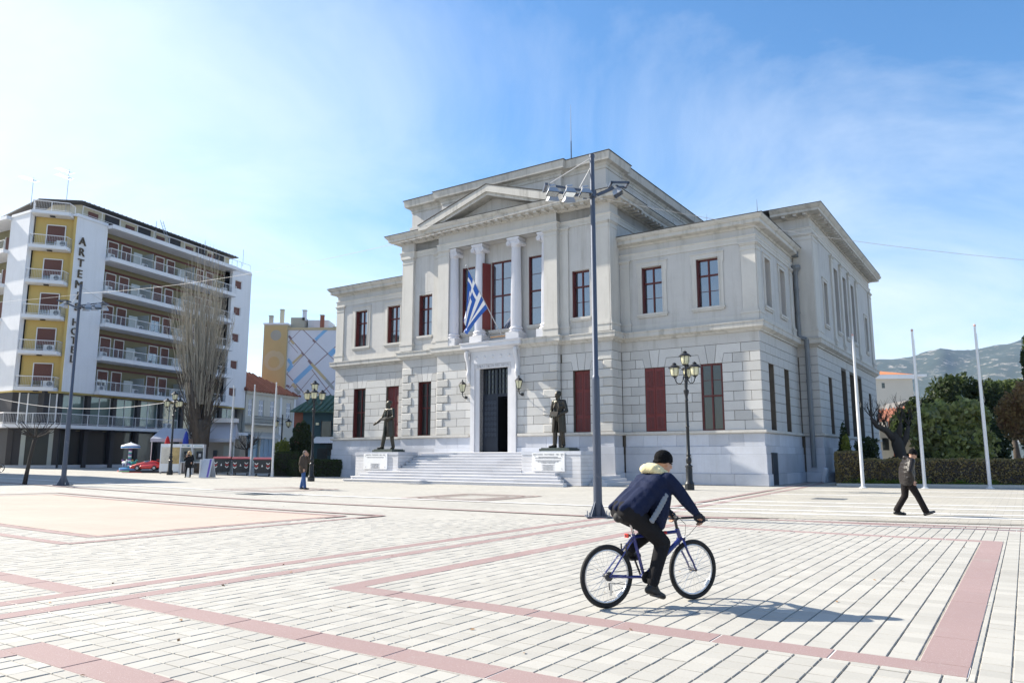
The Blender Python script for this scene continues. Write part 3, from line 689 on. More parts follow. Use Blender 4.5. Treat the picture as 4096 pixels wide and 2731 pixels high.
# Ionic columns
def column():
    root_m = MB(); n = 96; fl = 24; prof = [(9.78,.365),(9.9,.355),(11.5,.35),(13.2,.325),(15.12,.298)]
    for i, (z, r) in enumerate(prof): 
        for j in range(n):
            ph = 2*math.pi*j/n; k = abs(math.sin(ph*fl/2)); rr = r*(1 - .075*k**.8); root_m.v.append((rr*math.cos(ph), rr*math.sin(ph), z))
    for i in range(len(prof)-1):
        for j in range(n): root_m.f.append((i*n+j, i*n+(j+1)%n, (i+1)*n+(j+1)%n, (i+1)*n+j)); root_m.m.append(0)
    sh = root_m.build('column', 'column_marble', CH, smooth=25)
    b = MB(); b.box(-.5,.5,-.5,.5,8.93,9.44); b.build('pedestal', 'marble', sh)
    b = MB(); b.lathe([(.46,9.44),(.49,9.50),(.46,9.57),(.40,9.58),(.395,9.63),(.44,9.66),(.45,9.71),(.42,9.77),(.365,9.80)], 28); b.build('base', 'column_marble', sh, smooth=40)
    c = MB(); c.lathe([(.30,15.08),(.335,15.12),(.335,15.16),(.40,15.30),(.40,15.36)], 24)
    c.box(-.40,.40,-.36,.36,15.36,15.50); c.box(-.47,.47,-.44,.44,15.58,15.70); c.box(-.42,.42,-.40,.40,15.50,15.58)
    for sx in (-1, 1):
        c.cyl((sx*.37,-.42,15.33), (sx*.37,.42,15.33), .165, n=20)
        sp = []                                         # raised volute spiral on the face
        for t in range(34):
            an = t*.42; r = .150*(1 - t/38); sp.append((sx*.37 + sx*r*math.cos(an+1.6), -.425, 15.33 + r*math.sin(an+1.6)))
        c.tube(sp, [.016*(1-t/60) for t in range(34)], 5)
        c.cyl((sx*.37,-.44,15.33), (sx*.37,-.42,15.33), .035, n=8)
    c.build('capital', 'column_marble', sh, smooth=30)
    return sh
col0 = column(); col0.location = (1.47, -1.25, 0)
for x in (-1.47, 3.78, -3.72): copy_tree(col0, CH, (x, -1.22, 0))
# ------------------------------------------------------------------ windows
def window(T_loc, rz, w, h, grid, shutter=False, surround=0, sill=True, dep=.24, folded=True, mt='pane', leaf=0):
    f = MB(); t = .10; d0, d1 = dep, dep+.1
    f.box(-w/2, -w/2+t, d0, d1, 0, h); f.box(w/2-t, w/2, d0, d1, 0, h); f.box(-w/2+t, w/2-t, d0, d1, 0, .07); f.box(-w/2+t, w/2-t, d0, d1, h-t, h)
    rows = grid; ztop = h - t; panes = []
    # rows: list of (fraction of height, columns); heavy transom between
    z = .07; H = ztop - .07; trans = .09
    avail = H - trans*(len(rows)-1)
    for ri, (fr, nr, nc) in enumerate(rows):
        hh = avail*fr
        for r in range(nr):
            for c in range(nc):
                ww = (w-2*t)/nc; 
                x0 = -w/2+t+ww*c + (.035 if c else .0); x1 = -w/2+t+ww*(c+1) - (.035 if c < nc-1 else .0)
                panes.append((x0, x1, z+hh*r/nr + (.014 if r else 0), z+hh*(r+1)/nr - (.014 if r < nr-1 else 0)))
            if r: f.box(-w/2+t, w/2-t, d0+.02, d1-.01, z+hh*r/nr-.014, z+hh*r/nr+.014)
        for c in range(1, nc): f.box(-w/2+t+(w-2*t)*c/nc-.045, -w/2+t+(w-2*t)*c/nc+.045, d0-.012, d1, z, z+hh)
        z += hh
        if ri < len(rows)-1: f.box(-w/2+t, w/2-t, d0-.03, d1, z, z+trans); z += trans
    o = f.build('window', 'oxblood', CH, T_loc, rz)
    if shutter:
        for s in (-1, 1):
            L = MB(); x0, x1 = sorted((s*.008, s*(w/2-.02))); L.box(x0, x1, d0-.07, d0-.03, .03, h-.03)
            nd = [(.03,.24),(.26,.66),(.68,.96)]
            so = L.build('shutter', 'shutter_red', o)
            for a, b in nd:
                for k in range(2):
                    p = x0+.09+(x1-x0-.14)*k/2; q = p+(x1-x0-.14)/2-.05; m = MB()
                    nsl = max(4, int((b-a)*h/.075))
                    for i in range(nsl): zz = h*a+.05+(h*(b-a)-.1)*i/nsl; m.obox(((p+q)/2, d0-.078, zz+.03), (q-p, .012, .05), rx=R(-22))
                    m.build('louvre_panel', 'shutter_slat', so)
    else:
        for x0, x1, z0, z1 in panes:
            MB().box(x0, x1, d0+.05, d0+.06, z0, z1).build('pane', mt, o)
        if folded:
            L = MB().box(-w/2+.005, -w/2+.04, .03, d0-.005, .02, h-.02); L.box(-w/2+.04, -w/2+.08, .05, d0-.005, .02, h-.02); L.build('shutter', 'oxblood', o)
    if surround:
        s_ = surround; m = MB(); W2 = w/2
        m.box(-W2-s_, -W2, -.05, .0, -.02, h+s_); m.box(W2, W2+s_, -.05, 0, -.02, h+s_); m.box(-W2, W2, -.05, 0, h, h+s_)
        m.box(-W2-s_-.06, -W2-s_, -.05, 0, h-.28, h+s_); m.box(W2+s_, W2+s_+.06, -.05, 0, h-.28, h+s_)
        m.box(-W2-s_-.10, W2+s_+.10, -.09, 0, h+s_, h+s_+.07); m.box(-W2-.06, -W2, -.075, -.05, -.02, h+.06); m.box(W2, W2+.06, -.075, -.05, -.02, h+.06); m.box(-W2, W2, -.075, -.05, h, h+.06)
        m.build('surround', 'trim', o)
    if sill:
        e = surround+.06 if surround else .1
        MB().box(-w/2-e, w/2+e, -.13, dep, -.14, -.005).box(-w/2-e+.05, w/2+e-.05, -.09, dep, -.24, -.14).build('sill', 'trim', o)
    return o
G_A = [(.68,2,2),(.32,1,2)]; G_B = [(.52,1,2),(.48,2,2)]
for s in (-1, 1):
    for c in (10.4, 13.8):
        window((s*c, 0, 9.95), 0, 1.3, 2.83, G_A, surround=.26)
        closed = (c == 10.4)
        window((s*c, 0, ZC0), 0, 1.24, zc(7)-ZC0, G_B, mt='pane_dark', shutter=closed, sill=False, dep=.05 if s > 0 and not closed else (.06 if s > 0 else .28))
    window((s*6.25, -1.25, 9.95), 0, 1.2, 2.95, G_A, dep=.26)
    window((s*6.2, -1.25, ZC0), 0, 1.15, zc(7)-ZC0, G_B, mt='pane_dark', shutter=(s > 0), sill=False, dep=.30)
    window((s*2.73, -.85, 9.9), 0, 1.08, 4.55, [(.5,2,2),(.5,2,2)] if False else [(.5,2,1),(.5,2,1)], dep=.14)
cw = window((0, -.85, 9.85), 0, 1.7, 4.65, [(.5,2,2),(.5,2,2)], dep=.14, folded=False)
L = MB().obox((-1.0, -.28, 2.3), (.05, .62, 4.5), rz=R(-26)); L.build('shutter', 'shutter_red', cw)
for y in (2.1, 5.3): window((16.55, y, 9.95), R(90), 1.1, 2.83, G_A, surround=.2, dep=.3, mt='pane_dark')
for y in (2.05, 5.35): window((16.55, y, ZC0), R(90), 1.1, zc(7)-ZC0, G_B, sill=False, dep=.3, mt='pane_dark')
for y in (11.7, 27.4): window((17.75, y, 10.2), R(90), 1.0, 2.9, G_A, surround=.2, dep=.3, mt='pane_dark')
for y in (15.8, 18.9, 22.0): window((17.75, y, 10.3), R(90), 1.4, 4.6, [(.5,2,2),(.5,2,2)], dep=.5, mt='pane_dark')
for y in (11.65, 27.05): window((17.75, y, ZC0), R(90), 1.1, zc(7)-ZC0, G_B, sill=False, dep=.3, mt='pane_dark')
for y in (16.4, 19.5, 22.6): window((17.75, y, ZC0), R(90), 1.8, 4.6, [(.5,2,2),(.5,2,2)], sill=False, dep=.6, mt='pane_dark')
# ------------------------------------------------------------------ portal
po = MB()
for s in (-1, 1):
    po.box(*sorted((s*1.12, s*1.47)), -1.70, -1.1, 1.81, 7.2); po.box(*sorted((s*1.47, s*1.79)), -1.80, -1.6, 1.81, 7.5)
po.box(-1.79, 1.79, -1.80, -1.6, 7.5, 8.36); po.box(-1.47, 1.47, -1.74, -1.1, 7.2, 7.5)
po.build('portal_frame', 'marble', CH)
MB().box(-1.36, 1.36, -1.765, -1.74, 7.22, 7.49).build('inscription_slab', 'marble', CH)
mat('carved', (.30,.29,.29), .8)
text('inscription', '·ΔΙΚΑΣΤΙΚΟΝ·ΜΕΓΑΡΟΝ·', .255, 'carved', CH, (0, -1.768, 7.355), (R(90), 0, 0), .004, sx=.90)
e = MB(); e.sweep([(-1.95,-1.6),(-1.95,-1.80),(1.95,-1.80),(1.95,-1.6)], [(-.1,8.36),(.08,8.37),(.12,8.44),(.32,8.52),(.40,8.56),(.40,8.80),(.46,8.86),(.46,8.92),(-.1,8.97)]); e.build('portal_cornice', 'marble', CH)
for s in (-1, 1):
    m = MB(); pts = [(s*1.92,-1.86,8.34),(s*1.92,-2.08,8.24),(s*1.92,-2.06,8.0),(s*1.92,-1.90,7.6),(s*1.92,-1.84,7.1),(s*1.92,-1.92,6.85),(s*1.92,-1.86,6.62),(s*1.92,-1.74,6.3)]
    m.tube(pts, [.12,.15,.14,.11,.09,.11,.09,.05], 8); m.box(*sorted((s*1.8, s*2.04)), -2.12, -1.65, 8.26, 8.37); m.box(*sorted((s*1.82, s*2.02)), -1.86, -1.65, 6.3, 8.26); m.build('console', 'marble', CH, smooth=35)
for k in range(5):
    MB().cyl((-1.3+.65*k,-1.86,7.95), (-1.3+.65*k,-1.80,7.95), .06, .11, 12).build('rosette', 'marble', CH)
gt = MB(); gt.box(-1.12, 1.12, -1.30, -1.22, 5.38, 5.55)
for k in range(9): gt.box(-1.12+.28*k-.032, -1.12+.28*k+.032, -1.28, -1.24, 5.55, 7.2)
for k in range(6): gt.box(-1.12, 1.12, -1.275, -1.245, 5.55+.33*k-.035, 5.55+.33*k+.035)
gt.box(-.06, .06, -1.3, -1.22, 5.5, 7.2); gt.build('fanlight_grille', 'gate_iron', CH)
MB().box(-1.1, 1.1, -1.2, -1.19, 5.5, 7.2).build('pane', 'pane_dark', CH)
lf = MB(); lf.box(-1.12, .08, -1.30, -1.24, 1.83, 5.4); lf.box(-1.12, .08, -1.32, -1.30, 1.83, 2.75); lf.box(-1.12,-1.0,-1.32,-1.30,2.75,5.4); lf.box(-.06,.08,-1.32,-1.30,2.75,5.4); lf.box(-1.0,-.06,-1.32,-1.30,5.28,5.4)
dl = lf.build('door_leaf', 'gate_iron', CH)
mat('iron_scroll', (.09,.11,.15), .45, .2, 3, metal=.3)
for k in range(7):
    for q in range(4):
        m = MB(); c = (-.9+.235*q+.06, -1.335, 2.95+.34*k); m.tube([(c[0]+.085*math.cos(t*.9), c[1], c[2]+.13*math.sin(t*.9)) for t in range(7)], .014, 4, closed=True); m.cyl((c[0],c[1]-.01,c[2]),(c[0],c[1]+.02,c[2]),.03,n=6); m.build('scroll', 'iron_scroll', dl)
MB().obox((.95, -.72, 3.6), (.06, 1.1, 3.55), rz=R(8)).build('door_leaf', 'gate_iron', CH)
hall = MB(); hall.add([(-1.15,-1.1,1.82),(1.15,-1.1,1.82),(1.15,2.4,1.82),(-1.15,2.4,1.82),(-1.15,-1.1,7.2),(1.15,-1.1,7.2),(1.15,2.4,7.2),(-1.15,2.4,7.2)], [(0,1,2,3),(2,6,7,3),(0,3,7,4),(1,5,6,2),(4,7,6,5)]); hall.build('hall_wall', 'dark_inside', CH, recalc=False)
MB().box(.62,1.05,.5,.56,1.82,4.6).build('inner_door', 'wood', CH)
def wall_lantern(x):
    b = MB(); b.tube([(0,0,-.75),(0,-.12,-.80),(0,-.30,-.72),(0,-.38,-.60),(0,-.38,-.46)], [.035,.03,.03,.03,.035], 6); b.cyl((0,.04,-.75),(0,-.03,-.75),.1,n=10)
    b.lathe([(.05,-.46),(.13,-.42),(.14,-.40)], 6, (0,-.38,0)); b.lathe([(.29,.06),(.27,.10),(.12,.24),(.05,.27),(.04,.33),(.06,.36),(.015,.42)], 6, (0,-.38,0))
    for k in range(6):
        an = math.pi/3*k; b.cyl((.135*math.cos(an),-.38+.135*math.sin(an),-.41),(.255*math.cos(an),-.38+.255*math.sin(an),.07),.013,n=4)
    o = b.build('wall_lantern', 'lamp_iron', CH, (x, -1.70, 6.15))
    g_ = MB(); g_.lathe([(.125,-.40),(.24,.07)], 6, (0,-.38,0)); g_.build('lantern_glass', 'lantern_glass', o)
wall_lantern(-2.22); wall_lantern(2.22)
# downpipe, basement hatch, rods
dp = MB(); x, y = 16.80, 7.95; dp.tube([(x,y,13.1),(x,y,8.95)], .13, 10); dp.tube([(x+.42,y,8.8),(x+.42,y,.9)], .15, 10); dp.tube([(x,y,8.98),(x+.42,y,8.8)], .13, 10); dp.lathe([(.14,0),(.2,.25),(.33,.42),(.33,.6)], 10, (x,y,13.0)); dp.box(x-.2,x+.2,y-.2,y+.2,14.2,14.6)
for z in (4,6.2,10.5,12): dp.lathe([(.17,0),(.17,.08)], 10, (x if z > 9 else x+.42, y, z))
dp.build('downpipe', 'lead', CH)
MB().box(16.60, 16.72, .75, 1.75, .02, 1.75).build('basement_hatch', 'iron', CH)
for X, Y, z0, z1 in ((3.3, 3, 20.2, 26.3), (13.5, 12, 17.4, 19.9), (7, 20, 20.2, 22.2)):
    m = MB(); m.cyl((X,Y,z0),(X,Y,z0+(z1-z0)*.55),.05,.04,6); m.cyl((X,Y,z0+(z1-z0)*.55),(X,Y,z1),.025,.008,5); m.build('lightning_rod', 'iron', CH)
# ------------------------------------------------------------------ figures
def V(*a): return Vector(a)
class Blob(MB):
    def cap(s, p0, p1, r0, r1=None, n=10):
        r1 = r0 if r1 is None else r1; p0, p1 = Vector(p0), Vector(p1); d = p1-p0
        if d.length < 1e-5: d = Vector((0,0,1e-4)); p1 = p0+d
        d.normalize(); pts, rad = [], []
        for a in (-85,-55,-25): pts.append(p0 + d*(r0*math.sin(R(a)))); rad.append(r0*math.cos(R(a)))
        pts += [p0, p1]; rad += [r0, r1]
        for a in (25,55,85): pts.append(p1 + d*(r1*math.sin(R(a)))); rad.append(r1*math.cos(R(a)))
        s.tube(pts, rad, n); return s
    def chain(s, pts, rad):
        for i in range(len(pts)-1): s.cap(pts[i], pts[i+1], rad[i], rad[i+1])
        return s
    def orb(s, c, r, M=None, nu=14, nv=10):
        b = MB(); b.ell((0,0,0), r, nu, nv); c = Vector(c)
        s.add([tuple(c + (M @ Vector(v) if M else Vector(v))) for v in b.v], b.f); return s
    def done(s, name, mt, parent, vox=.012, it=6, smooth=.6, **k):
        me = bpy.data.meshes.new(name); me.from_pydata(s.v, [], s.f); o = bpy.data.objects.new(name, me); COL.objects.link(o)
        bm = bmesh.new(); bm.from_mesh(me); bmesh.ops.recalc_face_normals(bm, faces=bm.faces); bm.to_mesh(me); bm.free()
        r = o.modifiers.new('r', 'REMESH'); r.mode = 'VOXEL'; r.voxel_size = vox
        if it: sm = o.modifiers.new('s', 'SMOOTH'); sm.factor = smooth; sm.iterations = it
        m2 = bpy.data.meshes.new_from_object(o.evaluated_get(bpy.context.evaluated_depsgraph_get())); bpy.data.objects.remove(o); bpy.data.meshes.remove(me)
        m2.materials.clear(); m2.materials.append(MATS[mt]); m2.polygons.foreach_set('use_smooth', [True]*len(m2.polygons)); m2.name = name
        o = bpy.data.objects.new(name, m2); COL.objects.link(o); o.parent = parent; return tag(o, **k)
def frame(fwd, up=(0,0,1)):
    x = Vector(fwd).normalized(); z = Vector(up); z = (z - x*z.dot(x)).normalized(); y = z.cross(x)
    return Matrix((x, y, z)).transposed()
def head_into(b, c, M, k=1.0):
    q = lambda *v: Vector(c) + M @ (Vector(v)*k)
    b.orb(q(-.008,0,.025), (.098*k,.078*k,.098*k), M); b.orb(q(.022,0,-.045), (.070*k,.060*k,.072*k), M)
    b.cap(q(.050,0,-.085), q(.062,0,-.092), .026*k); b.cap(q(.088,0,.012), q(.108,0,-.026), .010*k, .016*k)
    b.cap(q(.080,-.03,.03), q(.080,.03,.03), .014*k); b.cap(q(.078,-.02,-.062), q(.078,.02,-.062), .012*k); b.orb(q(.070,.036,-.022), (.022*k,.022*k,.02*k), M); b.orb(q(.070,-.036,-.022), (.022*k,.022*k,.02*k), M)
    for s in (-1, 1): b.orb(q(-.004,s*.078,-.008), (.020*k,.011*k,.032*k), M)
def hand_into(b, w, d, side, k=1.0, curl=.6, palm=None):
    """w wrist, d direction of the hand, side = direction of the thumb"""
    d = Vector(d).normalized(); t = Vector(side); t = (t - d*t.dot(d)).normalized(); n = d.cross(t) if palm is None else Vector(palm)
    n = (n - d*n.dot(d) - t*n.dot(t)).normalized(); w = Vector(w)
    b.cap(w, w+d*.03*k, .026*k, .028*k)
    for i in range(4): b.cap(w+d*.02*k+t*(.018-.012*i)*k, w+d*.085*k+t*(.030-.020*i)*k, .016*k, .0125*k)
    for i, L in enumerate((.070,.078,.072,.056)):
        p = w+d*.088*k+t*(.030-.020*i)*k; L *= k; a = curl; p1 = p+(d*math.cos(a*.6)+n*math.sin(a*.6))*L*.45; p2 = p1+(d*math.cos(a*1.5)+n*math.sin(a*1.5))*L*.32; p3 = p2+(d*math.cos(a*2.3)+n*math.sin(a*2.3))*L*.26
        b.chain([p,p1,p2,p3], [.0098*k,.0092*k,.0085*k,.007*k])
    p = w+d*.022*k+t*.024*k; p1 = p+(d*.6+t*.75+n*.25).normalized()*.045*k; p2 = p1+(d*.9+t*.25+n*.35).normalized()*.032*k; b.chain([p,p1,p2], [.015*k,.011*k,.008*k])
mat('skin', (.46,.27,.19), .55, .08, 6, bump=.05, spec=.35)
mat('denim', (.055,.105,.24), .85, .15, 5, .12, 80, bump=.3, bscale=90, spec=.10)
mat('black_cloth', (.016,.016,.018), .85, .2, 5, .1, 60, bump=.3, bscale=40, spec=.10)
mat('navy_cloth', (.013,.019,.048), .8, .12, 4, .1, 50, bump=.35, bscale=16, bdist=.012, spec=.10)
mat('grey_panel', (.20,.23,.27), .7, .08, 4)
mat('cream_fleece', (.72,.62,.36), .95, .12, 8, .15, 60, bump=.6, bscale=60)
mat('black_knit', (.008,.008,.009), .95, .2, 20, bump=.6, bscale=120, spec=.10)
mat('leather_brown', (.015,.012,.011), .38, .25, 5, .1, 30, bump=.5, bscale=16, bdist=.012, spec=.35)
mat('brown_jacket', (.075,.058,.045), .75, .2, 4, bump=.4, bscale=14, spec=.10)
mat('shoe_black', (.012,.012,.013), .4, .2, 8)
mat('shoe_leather', (.05,.042,.038), .25, .2, 8, spec=.7)
mat('blond_hair', (.50,.34,.14), .6, .25, 12, .2, 60, bump=.6, bscale=50)
mat('grey_hair', (.14,.125,.115), .8, .25, 12, .2, 60, bump=.5, bscale=60)
mat('glove', (.030,.033,.045), .8, .1, 9, spec=.10)
mat('dark_trouser', (.013,.011,.011), .7, .2, 4, bump=.4, bscale=12, spec=.10)
mat('eye', (.02,.015,.012), .2, .0)
mat('phone_black', (.01,.01,.012), .2)
def eyes(root, c, M, k=1.0):
    for s in (-1, 1):
        p = Vector(c) + M @ (Vector((.084, s*.031, .008))*k); e = MB().ell(tuple(p), (.010*k,.010*k,.008*k), 8, 6); e.build('eye', 'eye', root, smooth=True)
def limbs(b, J, ua=.048, fa=.040, wr=.030, th=.082, kn=.058, an=.042):
    for s in 'RL':
        b.chain([J['sh'+s], J['el'+s], J['wr'+s]], [ua, fa, wr]); b.chain([J['hip'+s], J['kn'+s], J['an'+s]], [th, kn, an])
def torso(b, J, k=1.0, w=.165, d=.10):
    sl, sr = Vector(J['shL']), Vector(J['shR']); ch = (sl+sr)/2; pv = (Vector(J['hipL'])+Vector(J['hipR']))/2
    b.cap(J['shL'], J['shR'], .062*k, .062*k)
    for t, ww, rr in ((.10,.8,.098),(.30,.82,.108),(.52,.70,.108),(.75,.70,.105),(.98,.80,.105)):
        c = ch.lerp(pv, t); ax = (sl-sr).lerp(Vector(J['hipL'])-Vector(J['hipR']), t).normalized()
        h = (w*ww-.07)*k; b.cap(c-ax*h, c+ax*h, rr*k)
    for t0, t1 in ((.1,.5),(.5,1.0)): b.cap(ch.lerp(pv,t0), ch.lerp(pv,t1), .105*k, .105*k)
def shoe(b, an, toe, k=1.0, sole=None):
    an, toe = Vector(an), Vector(toe); d = (toe-an); heel = an - Vector((d.x,d.y,0)).normalized()*.045*k; heel.z = toe.z if sole is None else sole
    b.cap(an, heel, .042*k, .034*k); b.cap(heel, toe, .036*k, .034*k); b.cap(an+Vector((0,0,-.01)), heel.lerp(toe,.7), .042*k, .036*k)
# ------------------------------------------------------------------ entrance stairs
ST = empty('entrance_stairs', (*BORG, 0), BROT, 'wide white marble steps rising to the courthouse door', 'stairs')
RZ = .165
def stepslabs(x0, x1, y0, y1, z0, z1, L, seed, split=True):
    rg = random.Random(seed); n = max(1, round((x1-x0)/L)); js = [x0+(x1-x0)*k/n+(rg.uniform(-.4,.4)*L*.6 if 0<k<n else 0) for k in range(n+1)]
    for p, q in zip(js, js[1:]):
        m = MB(); c = .012; dz = rg.uniform(-.003,.003)
        m.add([(p+.003,y0+.05,z0),(q-.003,y0+.05,z0),(q-.003,y1,z0),(p+.003,y1,z0),(p+.003,y0+.05,z1-.05),(q-.003,y0+.05,z1-.05),
               (p+.003,y0,z1-.04),(q-.003,y0,z1-.04),(p+.003,y0,z1-c),(q-.003,y0,z1-c),(p+.003,y0+c,z1+dz),(q-.003,y0+c,z1+dz),(q-.003,y1,z1+dz),(p+.003,y1,z1+dz)],
              [(0,1,5,4),(4,5,7,6),(6,7,9,8),(8,9,11,10),(10,11,12,13),(0,4,6,8,10,13,3),(1,2,12,11,9,7,5),(2,3,13,12)])
        m.build('step_slab', 'marble', ST)
for k in range(4):
    hw = 8.10 - .36*k; y0 = -6.85 + .34*k; stepslabs(-hw, hw, y0, y0+.42, RZ*k-.02, RZ*(k+1), 2.6, 20+k)
for k in range(4, 11):
    y0 = -5.49 + .33*(k-4); stepslabs(-4.62, 4.62, y0, (y0+.41) if k < 10 else -1.68, RZ*k-.02 if k < 10 else RZ*k-.02, RZ*(k+1), 2.3, 40+k)
fill = MB(); fill.box(-7.0, 7.0, -5.4, -1.8, -.02, .5); fill.box(-4.6,4.6,-3.3,-1.7,.4,1.6); fill.build('stair_core', 'marble_base', ST)
for k in range(3): MB().box(8.42, 9.5-.36*k, -4.6+.3*k, -1.45, RZ*k-.01, RZ*(k+1)).build('side_step', 'marble', ST)
# pedestals either side with inscribed slabs
def pedestal(s, lab):
    xo, xi = s*8.40, s*4.65; x0, x1 = sorted((xo, xi)); cx = (x0+x1)/2
    r = empty('statue_pedestal', BW(cx, -4.55, 0), BROT, lab, 'pedestal', 'marble pedestals beside the stairs')
    hw = (x1-x0)/2; zt = 1.84
    MB().box(-hw+.03, hw-.03, -.86, .86, 0, zt-.2).build('core', 'joint', r)
    rg = random.Random(60+s)
    for i in range(8):
        z0, z1 = i*.205, (i+1)*.205; n = 3 if i % 2 else 2
        js = [-hw + 2*hw*k/n + (rg.uniform(-.15,.15) if 0<k<n else 0) for k in range(n+1)]
        for p, q in zip(js, js[1:]): 
            m = MB(); blockmesh(m, TF(-.9), [(p+.004,z0+.004),(q-.004,z0+.004),(q-.004,z1-.004),(p+.004,z1-.004)], 0, .008, .06); m.build('marble_block', 'marble', r)
        for T in (TR(hw), lambda u,d,z: (-hw+d, u, z)):
            j = rg.uniform(-.3,.3)
            for p, q in ((-.84,j),(j,.9)): m = MB(); blockmesh(m, T, [(p+.004,z0+.004),(q-.004,z0+.004),(q-.004,z1-.004),(p+.004,z1-.004)], 0, .008, .06); m.build('marble_block', 'marble', r)
    cp = MB(); cp.box(-hw-.02, hw+.02, -.93, .92, 1.645, zt); cp.build('coping', 'marble_base', r)
    return r, hw
mat('letter', (.13,.125,.13), .7)
mat('plaque_white', (.74,.74,.74), .5, .05, 1.2, .03, streak=.12)
pedR, hwR = pedestal(1, 'right-hand marble pedestal, half behind the tall floodlight mast')
pedL, hwL = pedestal(-1, 'left-hand marble pedestal at the foot of the entrance stairs')
TXT = {1: ('ΑΝΑΣΤΑΣΙΟΣ   ΠΟΛΥΖΩΪΔΗΣ   1802 – 1873', 'ΠΡΟΤΥΠΟΝ ΔΙΚΑΣΤΙΚΗΣ ΕΥΘΥΚΡΙΣΙΑΣ\nΚΑΙ ΣΥΜΒΟΛΟΝ ΤΗΣ ΑΝΕΞΑΡΤΗΤΟΥ ΔΙΚΑΙΟΣΥΝΗΣ\n\nΕΙΣΗΓΗΤΗΣ ΤΟΥ ΣΥΝΤΑΓΜΑΤΟΣ ΤΗΣ ΕΠΙΔΑΥΡΟΥ\nΚΑΙ ΣΥΝΤΑΚΤΗΣ ΤΗΣ ΔΙΑΚΗΡΥΞΕΩΣ ΤΗΣ\nΑ΄ ΕΘΝΙΚΗΣ ΣΥΝΕΛΕΥΣΕΩΣ'),
       -1: ('ΓΕΩΡΓΙΟΣ   ΤΕΡΤΣΕΤΗΣ   1800 – 1874', 'ΣΥΜΒΟΛΟΝ ΤΗΣ ΔΙΚΑΣΤΙΚΗΣ ΑΝΕΞΑΡΤΗΣΙΑΣ')}
for s, r in ((1, pedR), (-1, pedL)):
    pl = MB().box(-1.03, 1.03, -.985, -.90, .76, 1.74).build('plaque', 'plaque_white', r, (-.10 if s > 0 else -.02, 0, 0))
    text('plaque_title', TXT[s][0], .098, 'letter', pl, (0, -.988, 1.655), (R(90),0,0), .002)
    text('plaque_text', TXT[s][1], .066, 'letter', pl, (0, -.988, 1.36 if s > 0 else 1.50), (R(90),0,0), .002, line=.95)
    for i in range(7):
        text('plaque_line', 'ΕΠΙ ΤΩΝ ΗΜΕΡΩΝ ΤΟΥ ΔΗΜΟΥ' if i % 2 else 'ΠΡΟΣΦΟΡΑ ΤΟΥ ΔΙΚΗΓΟΡΙΚΟΥ ΣΥΛΛΟΓΟΥ', .040, 'letter', pl, (0, -.988, 1.10-.048*i), (R(90),0,0), .002)
    for bx in (-.85, .85):
        for bz in (.9, 1.58): MB().cyl((bx,-1.0,bz),(bx,-.98,bz),.02,n=6).build('bolt', 'lead', pl)
